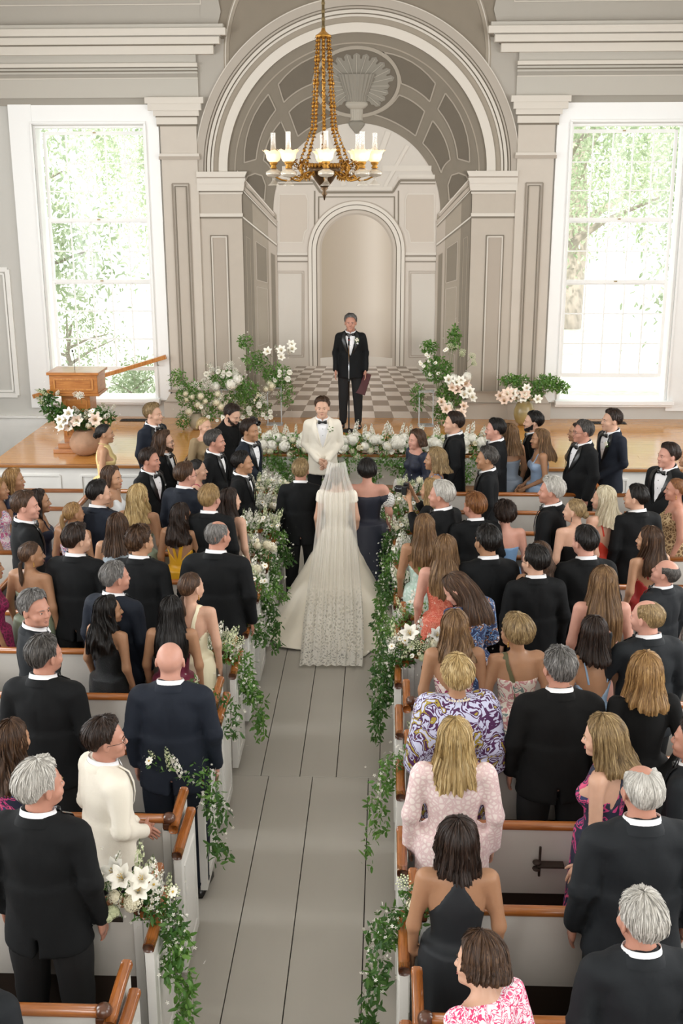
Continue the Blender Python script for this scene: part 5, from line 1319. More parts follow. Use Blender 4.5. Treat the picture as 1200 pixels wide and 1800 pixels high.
G('woman with long straight brown hair in a red lace dress looking left', (1143, 923), 'f', -25, -60, ('long', 'brown'), 'warm', 'lowback', hn=1.69, col=cl('deep_red', '9E1F1C'), straps='two', hkw=dict(length=.28))
G('woman with long ash-brown hair in a coral patterned dress', (783, 938), 'f', -2, -4, ('long', 'lbrown'), 'pink', 'tank', hn=1.70, col=CORALP, hkw=dict(length=.30, wave=.006))
G('dark-haired man with glasses in a black jacket, back turned', (941, 958), 'm', -6, -38, ('short', 'black'), 'fair', 'tux', hn=1.80, wide=1.05, extras=('glasses',), hkw=dict(vol=.014))
G('woman with curled brown hair hidden behind the man with glasses', (950, 950), 'f', -10, -20, ('long', 'brown'), 'warm', 'tank', hn=1.66, col=cl('rust', '8C5A3C'), hkw=dict(length=.18, wave=.02))
G('balding man tipping his head back at the right edge, striped tie', (1180, 985), 'm', -35, -60, ('ring', 'salt'), 'pink', 'char', hn=1.74, nod=-18, wide=1.05)
G('woman with straight brown hair to the waist and bare shoulders', (1062, 993), 'f', -2, 0, ('long', 'lbrown'), 'pink', 'strapless', hn=1.70, col=cl('blush', 'B98A7C'), hkw=dict(length=.36))
G('woman looking down, hair clipped back, in a navy dress printed with flowers', (790, 1010), 'f', -35, -70, ('long', 'brown'), 'pink', 'sleeve', hn=1.66, nod=38, col=BLUEP, hkw=dict(length=.26), pose='clasp')
G('balding man with fair hair in a dark suit raising his hand', (1140, 1051), 'm', -15, -48, ('short', 'dblond'), 'pink', 'char', hn=1.76, pose='raise', wide=1.06, hkw=dict(bald=2, vol=.002))
G('woman with shoulder-length wavy brown hair and a magenta and cream dress', (800, 1070), 'f', -3, -8, ('long', 'lbrown'), 'tan', 'lowback', hn=1.68, col=FLORS, hkw=dict(length=.20, wave=.012))
G('blonde woman with short layered hair and an olive shoulder strap', (908, 1080), 'f', -5, -50, ('shortf', 'dblond'), 'tan', 'strapless', hn=1.70, col=FLORM, straps='onel', strapcol=cl('olive', '5A5636'), hkw=dict(vol=.034, part=None), extras=('earring',))
G('woman with a dark brown lob and blue shoulder straps', (1045, 1081), 'f', -20, -18, ('long', 'dbrown'), 'tan', 'lowback', hn=1.68, col=cl('sky_blue', '8FA6BE', .5), straps='two', hkw=dict(length=.17))
G('man with curly silver hair in a wide black jacket, back turned', (984, 1138), 'm', -3, -18, ('short', 'grey'), 'ruddy', 'black', hn=1.82, wide=1.16, hkw=dict(vol=.016, curl=.006))
G('woman with shoulder-length honey hair in a black long-sleeved top, hands behind her', (1136, 1145), 'f', -5, -14, ('long', 'honey'), 'fair', 'longsleeve', hn=1.68, pose='behind', col=CL['black'], extras=('bracelet',), hkw=dict(length=.17, vol=.014))
G('woman with a pale blonde twist in a purple and lilac printed caftan', (804, 1151), 'f', -3, -12, ('updo', 'blond'), 'tan', 'caftan', hn=1.70, col=CAFT, extras=('necklace',), wide=1.05)
G('woman with straight blonde hair in a pale pink lace coat-dress', (800, 1259), 'f', 0, 0, ('long', 'blond'), 'fair', 'longsleeve', hn=1.70, col=PINKL, wide=1.10, hkw=dict(length=.21))
G('blonde woman in a sleeveless navy dress with large pink flowers', (1058, 1258), 'f', -60, -66, ('long', 'dblond'), 'fair', 'halter', hn=1.69, col=FLORD, hkw=dict(length=.17, vol=.016, wave=.006), nod=8)
G('balding white-haired man in a charcoal jacket at the lower right', (1132, 1342), 'm', -5, -12, ('short', 'white'), 'ruddy', 'char', hn=1.80, wide=1.14, hkw=dict(vol=.004, bald=2))
G('man in a dark suit at the right edge with a bent arm', (1222, 1262), 'm', -50, -60, ('short', 'dbrown'), 'ruddy', 'char', hn=1.76, pose='clasp')
G('woman with a layered brown bob in a black racerback dress', (806, 1437), 'f', 0, -2, ('long', 'dbrown'), 'tan', 'racer', hn=1.68, col=mat('cloth_ink', '12171C', .7), hkw=dict(length=.13, vol=.012, wave=.006))
G('white-haired man in a dark jacket in the lower right corner', (1130, 1568), 'm', -5, -22, ('short', 'white'), 'ruddy', 'char', hn=1.76, wide=1.10, hkw=dict(vol=.020))
G('woman with a smooth brown bob and a pink and white blossom dress', (845, 1640), 'f', -40, -62, ('long', 'brown'), 'fair', 'sleeve', hn=1.60, tilt=14, lean=10, col=PINKW, hkw=dict(length=.075, vol=.016), noskirt=False)


def floral_sleeves(o):
    for s in (1, -1):
        sb_ = MB(); c0 = np.array((s*.198, -.012, 1.215)); R_ = np.array((.058, .066, .088)); q_ = np.random.default_rng(4+s)
        sb_.ball(c0, R_*.9, 16, 10)
        for i in range(120):
            t = math.acos(1-2*(i+.5)/120); a = i*2.39996; dd = np.array((math.sin(t)*math.cos(a), math.sin(t)*math.sin(a), math.cos(t))); c = c0+dd*R_*.98
            sx_ = np.cross(dd, (.1, .2, 1)); sx_ /= np.linalg.norm(sx_); u_ = np.cross(dd, sx_); V = [c+dd*.002]
            for k in range(5): an = 2*PI*k/5+i; e1 = math.cos(an)*sx_+math.sin(an)*u_; e2 = -math.sin(an)*sx_+math.cos(an)*u_; V += [c+e1*.010+e2*.006+dd*.004, c+e1*.015+dd*.005, c+e1*.010-e2*.006+dd*.004]
            sb_.add(V, [(0, 1+3*k, 2+3*k, 3+3*k) for k in range(5)])
        p_ = sb_.build('sleeve', FL, o, True); p_.scale = (1.12, 1.08, 1); 
floral_sleeves(MOTHER)
# ------------------------------------------------------------------ pews
pw = mat('pew_white', 'D9D7D2', .4, vary=.02, bump=.05, bscale=30); pwin = mat('pew_panel_grey', 'C4C0B9', .5, vary=.03)
cherry = wood('pew_cherry', '8A4F22', 'A9662E', .28, (1.5, 20, 20), .5, 5); cherry2 = wood('pew_cherry_end', '7E4820', 'A8642C', .22, (20, 1.5, 20), .6, 5)
walnut = wood('pew_knob_walnut', '3E2417', '5E3823', .3, (6, 6, 6), .4); darkp = mat('pew_shade_and_dark_wood', '2E2118', .7)  # darkp: painted shade below the pew backs, plain dark wood on the rack
brass = mat('hinge_steel', 'B9B7B0', .35, .8)
ORD = ['front', 'second', 'third', 'fourth', 'fifth', 'sixth', 'seventh', 'eighth', 'ninth', 'tenth', 'eleventh', 'twelfth', 'thirteenth', 'fourteenth']
def rounded(b, x0, x1, y, z, w, h, n=10, mi=0):
    V = []; 
    for x in (x0, x1):
        for i in range(n): a = 2*PI*i/n; V.append((x, y+w/2*math.copysign(abs(math.cos(a))**.7, math.cos(a)), z+h/2*math.copysign(abs(math.sin(a))**.7, math.sin(a))))
    F = [(i, (i+1) % n, n+(i+1) % n, n+i) for i in range(n)]+[tuple(range(n))[::-1], tuple(range(n, 2*n))]
    return b.add(V, F, mi)
def capmesh(b, y0, y1, x, z, w, h, drop0=0.0, curl=0.0, n=10):
    """rounded cap running along y; drop0 lowers its near end"""
    V = []; S = 9
    for j in range(S):
        t = j/(S-1); y = y0+(y1-y0)*t; zz = z-drop0*(1-t)**2.2
        for i in range(n):
            a = 2*PI*i/n; V.append((x+w/2*math.copysign(abs(math.cos(a))**.65, math.cos(a)), y, zz+h/2*math.copysign(abs(math.sin(a))**.65, math.sin(a))))
    F = [(j*n+i, j*n+(i+1) % n, (j+1)*n+(i+1) % n, (j+1)*n+i) for j in range(S-1) for i in range(n)]+[tuple(range(n)), tuple(range((S-1)*n, S*n))[::-1]]
    return b.add(V, F)
def make_pew(s, k, Yk):
    xi = .79 if s < 0 else .685; xo = 3.03
    n = 13-k
    r = empty('pew', (s*xi, Yk, 0), 0, 'white panelled pew with a cherry rail, %s row from the platform, %s the aisle' % (ORD[n] if n else 'front', 'left of' if s < 0 else 'right of'), 'pew', 'box pews facing the platform')
    def B(nm, m, x0, x1, y0, y1, z0, z1, bev=0, par=None):
        a, c = sorted((s*(x0-xi), s*(x1-xi))); b = MB(); b.box(a, c, y0, y1, z0, z1); return b.build(nm, m, par or r, bevel=bev)
    B('back_panel', pwin, xi+.03, xo, -.015, .015, .50, .935); B('under_seat_shade_board', darkp, xi+.03, xo, .0, .02, .0, .50)  # dark board paints in the shade of the open space below the back
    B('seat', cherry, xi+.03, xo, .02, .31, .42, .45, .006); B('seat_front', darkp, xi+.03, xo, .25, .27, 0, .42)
    def LB_(nm, m, x0, x1, y0, y1, z0, z1, bev=0, par=None):
        a, c = sorted((s*x0, s*x1)); b = MB(); b.box(a, c, y0, y1, z0, z1); return b.build(nm, m, par or r, bevel=bev)
    b = MB(); a, c = sorted((0.03*s, s*(xo-xi))); rounded(b, a, c, 0, .955, .062, .048); b.build('top_rail', cherry, r, True)
    b = MB(); b.ball((s*.005, 0, .958), (.040, .042, .036), 14, 8); b.build('rail_knob', walnut, r, True)
    LB_('knob_block', walnut, -.005, .04, -.03, .03, .885, .935, .006)
    LB_('end_stile', pw, -.005, .045, -.03, .03, 0, .90, .003)
    LB_('end_panel', pw, -.045, -.005, -.02, .33, 0, .90, .003)
    b = MB(); capmesh(b, -.05, .34, -s*.028, .945, .058, .060, .035); b.build('end_cap', cherry2, r, True)
    # the aisle door folded back against the pew end
    y0, y1 = (-.25, .22) if s < 0 else (-.38, .05)
    d = LB_('door', pw, -.110, -.062, y0, y1, .06, .845, .003)
    for z0, z1 in ((.14, .76),):
        a, c = sorted((-s*.118, -s*.108)); b = MB()
        for q in ((y0+.06, y0+.085, z0, z1), (y1-.085, y1-.06, z0, z1), (y0+.0855, y1-.0855, z0, z0+.025), (y0+.0855, y1-.0855, z1-.025, z1)): b.box(a, c, *q)
        b.build('panel_moulding', pw, d)
    b = MB(); capmesh(b, y0-.012, y1+.01, -s*.086, .872, .062, .056, .0); b.build('door_cap', cherry2, d, True)
    b = MB(); capmesh(b, y0-.018, y0-.004, -s*.086, .872, .058, .052, .0, n=8); b.build('cap_end_grain', walnut, d, True)
    for z in (.22, .62): LB_('hinge', brass, -.064, -.043, .0-.03, .03, z, z+.05, 0, d)
    LB_('number_plate', mat('plate_dark', '3A352F', .4, .4), .10, .17, -.024, -.014, .845, .875, .001)
    # beyond the long divider
    return r
for k, Yk in enumerate(RAILS):
    for s in (-1, 1): make_pew(s, k, Yk)
for s in (-1, 1):
    side = 'left' if s < 0 else 'right'
    r = empty('pew_divider', (s*3.09, 8, 0), 0, 'long low white partition with a cherry rail closing the %s block of pews' % side, 'partition')
    for i, (y0, y1) in enumerate(zip([2.3]+[q+.0 for q in RAILS[1:]], RAILS[1:]+[14.0])):
        b = MB(); b.box(-.025, .025, y0-8+.01, y1-8-.01, 0, .93); b.build('panel', pw, r)
        b = MB(); b.box(-.032, .032, y1-8-.03, y1-8+.03, 0, .935); b.build('post', pw, r)
    b = MB(); capmesh(b, 2.3-8, 14.0-8, 0, .955, .066, .05); b.build('top_rail', cherry2, r, True)
    for k, Yk in enumerate(RAILS[6:]):
        n = 13-(k+6)
        q = empty('pew', (s*3.2, Yk, 0), 0, 'plain outer pew beyond the %s partition, %s row from the platform' % (side, ORD[n]), 'pew', 'outer pews along the side walls')
        a, c = sorted((0, s*3.9))
        b = MB(); b.box(a, c, -.015, .015, .0, .935); b.build('back_panel', pwin, q); b = MB(); b.box(a, c, .02, .31, .42, .45); b.build('seat', cherry, q)
        b = MB(); rounded(b, a, c, 0, .955, .06, .048); b.build('top_rail', cherry, q, True)
# book rack on the back of a right-hand pew
r = empty('book_rack', (1.42, 5.14+.82, .0), 0, 'dark wooden hymnal bracket screwed to the back of a right-hand pew', 'rack')
b = MB(); b.box(-.007, .007, -.032, -.017, .64, .84); b.build('backplate', darkp, r, bevel=.003)
b = MB(); b.box(-.02, .14, -.075, -.017, .725, .742); b.build('shelf', darkp, r, bevel=.004)
for z in (.712, .754): b = MB(); b.ball((-.022, -.055, z), (.026, .028, .012), 12, 6); b.build('cup_holder', darkp, r, True)
# ------------------------------------------------------------------ bride, gown and veil
satin = mat('ivory_satin', 'F0E8D8', .38, sheen=.3, bump=.10, bscale=7, vary=.02); 
bride = G('bride in an ivory satin gown under a long cathedral veil, back to the camera', (592, 817), 'f', 0, 2, ('bun', 'brown'), 'fair', 'capsleeve', hn=1.72, Y=11.78, col=satin, noskirt=True)
S_ = bride.scale[0]
def gown():
    n = 96; m = 26; V = []
    prof_r = np.array([0, .08, .25, .50, .72, .88, 1.0]); prof_t = np.array([0, .2, .4, .6, .8, .9, 1.0]); prof_z = np.array([1.0, .80, .58, .36, .13, .045, .012])
    ang = np.array([-180, -150, -135, -100, -60, 0, 60, 100, 135, 148, 165, 180]); rad = np.array([1.12, 1.10, 1.08, .66, .42, .40, .42, .62, 1.0, 1.10, 1.22, 1.12])
    for j in range(m):
        t = j/(m-1)
        for i in range(n):
            a = -PI+2*PI*i/n; R1 = np.interp(math.degrees(a), ang, rad)
            back = min(1, max(0, (R1-.42)/.6))
            f = np.interp(t, prof_t, prof_r)*back+(t**.85)*(1-back)
            z = np.interp(t, prof_t, prof_z)*back+(1.0-.985*t)*(1-back)
            r = .135+(R1-.135)*f
            fold = .040*t*math.sin(a*9+1.3*math.sin(a*2))+.012*t*math.sin(a*17+2)
            z += max(0, .02*back*t*(math.sin(a*13)+.6*math.sin(a*21+1)))*(1 if t > .6 else .4)
            r *= 1+fold*1.2
            V.append((r*math.sin(a)*(.95 if t < .3 else 1), r*math.cos(a)*(.72+.28*min(1, t*2))-.01, max(.012, z)))
    F = [(j*n+i, (j+1)*n+i, (j+1)*n+(i+1) % n, j*n+(i+1) % n) for j in range(m-1) for i in range(n)]
    o = mesh_np('gown_skirt', np.array(V), np.array(F), satin, bride, True)
    so = o.modifiers.new('s', 'SOLIDIFY'); so.thickness = .006
    return o
gown()
vm = bpy.data.materials.new('veil_tulle'); vm.use_nodes = True; nt = vm.node_tree; pb_ = nt.nodes['Principled BSDF']; pb_.inputs['Base Color'].default_value = rgb('F4F1EA'); pb_.inputs['Roughness'].default_value = .8
outn = nt.nodes['Material Output']; tr = nt.nodes.new('ShaderNodeBsdfTransparent'); mx = nt.nodes.new('ShaderNodeMixShader')
tl_ = nt.nodes.new('ShaderNodeBsdfTranslucent'); tl_.inputs[0].default_value = rgb('ECE8DE'); m1 = nt.nodes.new('ShaderNodeMixShader'); m1.inputs[0].default_value = .3
nt.links.new(pb_.outputs[0], m1.inputs[1]); nt.links.new(tl_.outputs[0], m1.inputs[2])
tc = nt.nodes.new('ShaderNodeTexCoord'); sep = nt.nodes.new('ShaderNodeSeparateXYZ'); nt.links.new(tc.outputs['UV'], sep.inputs[0])
vo = nt.nodes.new('ShaderNodeTexVoronoi'); vo.feature = 'DISTANCE_TO_EDGE'; vo.inputs['Scale'].default_value = 24; nt.links.new(tc.outputs['Object'], vo.inputs['Vector'])
lt = nt.nodes.new('ShaderNodeMath'); lt.operation = 'LESS_THAN'; lt.inputs[1].default_value = .20; nt.links.new(vo.outputs['Distance'], lt.inputs[0])
hem = nt.nodes.new('ShaderNodeMapRange'); hem.inputs[1].default_value = .70; hem.inputs[2].default_value = .82; hem.inputs[3].default_value = .0; hem.inputs[4].default_value = .55; nt.links.new(sep.outputs['Y'], hem.inputs[0])
ml = nt.nodes.new('ShaderNodeMath'); ml.operation = 'MULTIPLY'; nt.links.new(lt.outputs[0], ml.inputs[0]); nt.links.new(hem.outputs[0], ml.inputs[1])
nz_ = nt.nodes.new('ShaderNodeTexNoise'); nz_.inputs['Scale'].default_value = 3; mpz = nt.nodes.new('ShaderNodeMapping'); mpz.inputs['Scale'].default_value = (14, .5, 1); nt.links.new(tc.outputs['UV'], mpz.inputs[0]); nt.links.new(mpz.outputs[0], nz_.inputs['Vector'])
md = nt.nodes.new('ShaderNodeMapRange'); md.inputs[1].default_value = .35; md.inputs[2].default_value = .65; md.inputs[3].default_value = .40; md.inputs[4].default_value = .66; nt.links.new(nz_.outputs[0], md.inputs[0])
ad = nt.nodes.new('ShaderNodeMath'); ad.operation = 'ADD'; ad.use_clamp = True; nt.links.new(md.outputs[0], ad.inputs[0]); nt.links.new(ml.outputs[0], ad.inputs[1])
nt.links.new(ad.outputs[0], mx.inputs[0]); nt.links.new(tr.outputs[0], mx.inputs[1]); nt.links.new(m1.outputs[0], mx.inputs[2]); nt.links.new(mx.outputs[0], outn.inputs[0])
def veil():
    nu, nv = 61, 60; ts = [0, .05, .10, .16, .28, .40, .55, .70, .80, .90, 1.0]
    py = [.05, -.06, -.140, -.172, -.190, -.215, -.34, -.60, -.86, -1.16, -1.46]; pz = [1.665, 1.70, 1.675, 1.56, 1.37, 1.12, .84, .55, .29, .09, .03]
    pwid = [.06, .085, .10, .125, .20, .205, .235, .27, .30, .31, .30]; bow_ = [.05, .09, .12, .13, .14, .13, .12, .10, .06, .03, .0]
    V = []; UV = []
    for j in range(nv):
        t = j/(nv-1); y, z, w, bb = (np.interp(t, ts, q) for q in (py, pz, pwid, bow_))
        for i in range(nu):
            u = i/(nu-1)*2-1
            ph = .016*min(1, t*4)*math.sin(u*22+2*math.sin(t*3+u))+.008*math.sin(u*41+t*2)*min(1, t*4)
            sc = .035*abs(math.sin(u*11)) if t > .93 else 0
            V.append((w*u+.3*ph, y+bb*abs(u)**2.2*1.0-ph+(1-u*u*.4)*(-.06 if t > .95 else 0)*0-sc*(t-.93)/.07, max(.02, z+ph*(.9 if z < .5 else .3)))); UV.append((i/(nu-1), t))
    F = [(j*nu+i, (j+1)*nu+i, (j+1)*nu+i+1, j*nu+i+1) for j in range(nv-1) for i in range(nu-1)]
    return mesh_np('veil', np.array(V), np.array(F), vm, bride, True, uv=np.array(UV))
veil()
# ------------------------------------------------------------------ things people hold
def hand_world(o, sex, pose, side):
    s, e, w = arms_of(sex, pose)[0 if side > 0 else 1]; f = (w-e)/np.linalg.norm(w-e); q = w+f*.08; q = Vector(q)*o.scale[0]; q.rotate(o.rotation_euler); return q+o.location
def find(lbl): return [o for o in bpy.data.objects if o.get('label', '').startswith(lbl)][0]
off = find('officiant'); hp = hand_world(off, 'm', 'down', 1 if hand_world(off, 'm', 'down', 1).x > hand_world(off, 'm', 'down', -1).x else -1)
r = empty('ceremony_book', tuple(hp), 0, 'slim maroon ceremony folder held in the officiant\'s hand', 'book')
b = MB(); b.box(-.012, -.004, -.10, .12, -.30, .04); b.build('cover', mat('maroon_leather', '4A1A1E', .45), r, bevel=.003)
b = MB(); b.box(.004, .012, -.10, .12, -.30, .04); b.build('cover', MATS['maroon_leather'], r, bevel=.003)
b = MB(); b.box(-.004, .004, -.09, .11, -.29, .035); b.build('pages', mat('paper', 'E8E2D4', .8), r); r.rotation_euler = (.1, .35, .9)
for nm, pose, sx in (('photographer in a black', 'raise', 'm'), ('photographer with', 'camera', 'f')):
    o = find(nm); p1 = hand_world(o, sx, pose, -1); p2 = hand_world(o, sx, pose, 1) if pose == 'camera' else p1
    c = (p1+p2)/2
    r = empty('photo_camera', tuple(c), o.rotation_euler.z, 'black camera %s' % ('raised in the left photographer\'s hand' if sx == 'm' else 'held up by the curly-haired photographer in the right pews'), 'camera')
    cm = mat('camera_black', '141414', .4)
    b = MB(); b.box(-.07, .07, .0, .055, -.045, .05); b.build('body', cm, r, bevel=.008)
    b = MB(); b.box(-.025, .025, .0, .05, .05, .075); b.build('viewfinder', cm, r, bevel=.006)
    b = MB(); V0 = []
    b.tube([(0, .05, 0), (0, .09, 0), (0, .14, 0), (0, .145, 0)], [.036, .040, .036, .030], 18); b.build('lens', mat('lens_black', '0C0D10', .2), r, True)
o = find('smiling woman in a navy lace'); c = (hand_world(o, 'f', 'clasp', 1)+hand_world(o, 'f', 'clasp', -1))/2
b = MB(); b.box(-.05, .05, -.002, .002, -.02, .14); q = b.build('order_of_service', mat('card_white', 'F2F0EC', .6)); q.location = c+Vector((-.03, 0, .04)); q.rotation_euler = (.2, .1, .5); tag(q, 'white order of service card in the hands of the woman in navy lace', 'card')
o = find('woman with a low brown ponytail, bare'); c = hand_world(o, 'f', 'down', 1)
r = empty('clutch_bag', (c.x+.06, c.y+.12, c.z+.30), 0, 'beige leather clutch under the arm of the woman with the low ponytail', 'bag')
b = MB(); b.box(-.03, .03, -.10, .10, -.06, .06); b.build('body', mat('clutch_beige', 'C2A783', .5), r, bevel=.02); b = MB(); b.tube([(0, -.05, .06), (0, 0, .075), (0, .05, .06)], .005, 6); b.build('clasp', CL['gold'], r, True)
# ------------------------------------------------------------------ lectern
LY = 15.95; lw = wood('lectern_oak', '9A5B26', 'B97A3C', .28, (2, 2, 14), .5, 3); lwh = wood('lectern_oak_rail', 'A8672E', 'C58A4A', .28, (14, 2, 2), .5, 3)
lx0, _ = onplane_y(88, 690, LY); lx1, _ = onplane_y(172, 690, LY); lz1 = onplane_y(130, 657, LY)[1]; lz0 = onplane_y(130, 692, LY)[1]; lc = (lx0+lx1)/2
r = empty('lectern', (lc, LY, SZ), 0, 'oak lectern with a panelled desk on the left of the platform', 'lectern'); hw = (lx1-lx0)/2
def LB(nm, x0, x1, y0, y1, z0, z1, bev=.006, m=lw, par=None):
    b = MB(); b.box(x0, x1, y0, y1, z0-SZ, z1-SZ); return b.build(nm, m, par or r, bevel=bev)
LB('desk', -hw, hw, -.0, .48, lz0, lz1-.02); LB('desk_top', -hw-.03, hw+.03, -.03, .52, lz1-.02, lz1+.02); LB('desk_ledge', -hw-.02, hw+.02, -.02, .50, lz0-.035, lz0)
b = MB()
for i_, pl in enumerate(frame([(-hw+.07, lz0-SZ+.06), (hw-.07, lz0-SZ+.06), (hw-.07, lz1-SZ-.08), (-hw+.07, lz1-SZ-.08)], .022)): b.poly(pl, -.012-.0003*i_, .0)
b.build('desk_moulding', lwh, r); LB('desk_panel', -hw+.10, hw-.10, -.006, .0, lz0+.09, lz1-.11, .002)
cw = hw*.60; LB('column', -cw, cw, .06, .42, SZ+.12, lz0-.03)
b = MB()
for i_, pl in enumerate(frame([(-cw+.05, .22), (cw-.05, .22), (cw-.05, lz0-SZ-.10), (-cw+.05, lz0-SZ-.10)], .02)): b.poly(pl, .05-.0003*i_, .062)
b.build('column_moulding', lwh, r); LB('base', -hw*.95, hw*.95, -.12, .50, SZ, SZ+.06); LB('base_step', -hw*.8, hw*.8, -.04, .46, SZ+.06, SZ+.13)
b = MB(); b.tube([(-.02, .2, lz1-SZ), (-.02, .2, lz1-SZ+.12), (-.01, .16, lz1-SZ+.24), (-.01, .10, lz1-SZ+.30)], .004, 6); g = b.build('gooseneck', CL['satin'], r, True)
b = MB(); b.ball((-.01, .10, lz1-SZ+.31), (.014, .014, .02), 8, 6); b.build('microphone_head', CL['satin'], g, True)
# stair rail on the wall
r = empty('handrail', (0, 18.3, 0), 0, 'sloping oak handrail on the wall below the left window', 'handrail')
p0 = onplane_y(58, 697, 18.3); p1 = onplane_y(292, 627, 18.3)
b = MB(); dx, dz = p1[0]-p0[0], p1[1]-p0[1]; L = math.hypot(dx, dz); nx, nz2 = -dz/L*.035, dx/L*.035
b.poly([(p0[0]+nx, p0[1]+nz2), (p0[0]-nx, p0[1]-nz2), (p1[0]-nx, p1[1]-nz2), (p1[0]+nx, p1[1]+nz2)], -.03, .03); b.build('rail', lwh, r, bevel=.01)
for t in (.25, .93): b = MB(); b.tube([(p0[0]+dx*t, .02, p0[1]+dz*t-.03), (p0[0]+dx*t, .03, p0[1]+dz*t-.10), (p0[0]+dx*t, .16, p0[1]+dz*t-.12)], .010, 6); b.build('bracket', brass, r, True)
# microphone stand
mx_, my_ = onplane_y(613, 735, 17.45)[0], 17.45
r = empty('microphone_stand', (mx_, my_, SZ), 0, 'black microphone stand in front of the officiant', 'microphone stand'); bk = mat('stand_black', '17181A', .35, .4)
b = MB(); b.lathe([(.13, 0), (.13, .012), (.03, .03), (.015, .05)], n=20); b.build('base', bk, r, True)
b = MB(); b.tube([(0, 0, .02), (0, 0, .8)], .011, 8); b.build('lower_tube', bk, r, True); b = MB(); b.tube([(0, 0, .78), (0, 0, 1.36)], .008, 8); b.build('upper_tube', mat('stand_chrome', 'A8AAAE', .2, 1), r, True)
b = MB(); b.lathe([(.017, .76), (.017, .82)], n=10); b.build('clutch', bk, r, True)
b = MB(); b.tube([(0, .0, 1.34), (0, .02, 1.40), (0, .03, 1.46)], [.012, .013, .016], 8); m_ = b.build('microphone', bk, r, True); b = MB(); b.ball((0, .035, 1.49), .026, 10, 8); b.build('grille', mat('mic_grille', '5A5C60', .4, .8), m_, True)
b = MB(); b.tube([(0, .018, 1.41), (0, .022, 1.425)], .0185, 10); b.build('red_band', mat('mic_band', '8E2A2A', .5), m_, True)
# ------------------------------------------------------------------ chandelier
gold = mat('chandelier_gilt', 'A87A34', .38, .85, bump=.6, bscale=60, vary=.15, vscale=20); bronze = mat('chandelier_bronze', '5A4630', .4, .7)
opal = bpy.data.materials.new('lit_glass_shade'); opal.use_nodes = True; q = opal.node_tree.nodes['Principled BSDF']; q.inputs['Base Color'].default_value = rgb('FFF0D8'); q.inputs['Roughness'].default_value = .3
q.inputs['Emission Color'].default_value = rgb('FFD08C'); q.inputs['Emission Strength'].default_value = .75; q.inputs['Alpha'].default_value = .93
flame = bpy.data.materials.new('lamp_bulb_glow'); flame.use_nodes = True; q = flame.node_tree.nodes['Principled BSDF']; q.inputs['Emission Color'].default_value = rgb('FFE2B0'); q.inputs['Emission Strength'].default_value = 9
chim = bpy.data.materials.new('chimney_glass'); chim.use_nodes = True; nt = chim.node_tree; nt.nodes.clear(); o_ = nt.nodes.new('ShaderNodeOutputMaterial'); mx = nt.nodes.new('ShaderNodeMixShader'); tr = nt.nodes.new('ShaderNodeBsdfTransparent'); gl = nt.nodes.new('ShaderNodeBsdfGlossy'); df = nt.nodes.new('ShaderNodeBsdfDiffuse'); df.inputs[0].default_value = rgb('E8DCC6'); m2 = nt.nodes.new('ShaderNodeMixShader'); m2.inputs[0].default_value = .55
nt.links.new(gl.outputs[0], m2.inputs[1]); nt.links.new(df.outputs[0], m2.inputs[2]); gl.inputs['Roughness'].default_value = .08; mx.inputs[0].default_value = .26; nt.links.new(tr.outputs[0], mx.inputs[1]); nt.links.new(m2.outputs[0], mx.inputs[2]); nt.links.new(mx.outputs[0], o_.inputs[0])
glassf = mat('lamp_font_glass', 'C9BFAE', .12, .35, vary=.1)
CX, CY = onplane_y(569, 200, 10.0)[0], 10.0
def cz(py): return onplane_y(569, py, 10.0)[1]
ch = empty('chandelier', (CX, CY, cz(62)), 0, 'gilt oil-lamp chandelier with eight lit glass shades hanging before the arch', 'chandelier'); Z0 = cz(62)
def Z(py): return cz(py)-Z0
b = MB(); b.tube([(0, 0, Z(50)), (0, 0, 8.9-Z0)], .012, 8)
for i in range(40): b.ball((0, 0, Z(48)+i*.06), (.017, .017, .022), 6, 4)
b.build('suspension_chain', mat('chain_bronze', '6E5E3E', .5, .6), ch, True)
b = MB(); b.lathe([(.012, .06), (.02, .03), (.045, .01), (.064, 0), (.064, -.015), (.03, -.02)], n=20); b.build('canopy', gold, ch, True)
b = MB(); b.tube([(0, 0, 0), (0, 0, Z(298))], .013, 8); b.build('central_rod', gold, ch, True)
b = MB(); b.lathe([(.02, Z(296)), (.13, Z(294)), (.135, Z(300)), (.11, Z(306)), (.075, Z(318)), (.045, Z(326)), (.025, Z(330))], n=28); b.build('bowl', bronze, ch, True)
b = MB(); b.lathe([(.02, Z(326)), (.034, Z(331)), (.012, Z(336)), (.026, Z(341)), (.012, Z(345)), (.004, Z(352))], n=14); b.build('finial', bronze, ch, True)
b = MB()
for i in range(24):
    a = 2*PI*i/24; b.ball((.128*math.cos(a), .128*math.sin(a), Z(291)), (.013, .013, .022), 6, 4)
b.build('gallery_rim', gold, ch, True)
def leaflet(b, p, d, L, w):
    d = np.array(d, float); d /= np.linalg.norm(d); s = np.cross(d, (0.3, .2, 1)); s /= np.linalg.norm(s); n_ = np.cross(s, d); p = np.array(p)
    b.add([p, p+d*L*.4+s*w+n_*w*.3, p+d*L*.4-s*w+n_*w*.3, p+d*L, p+d*L*.45-n_*w*.2], [(0, 1, 4), (0, 4, 2), (1, 3, 4), (4, 3, 2)])
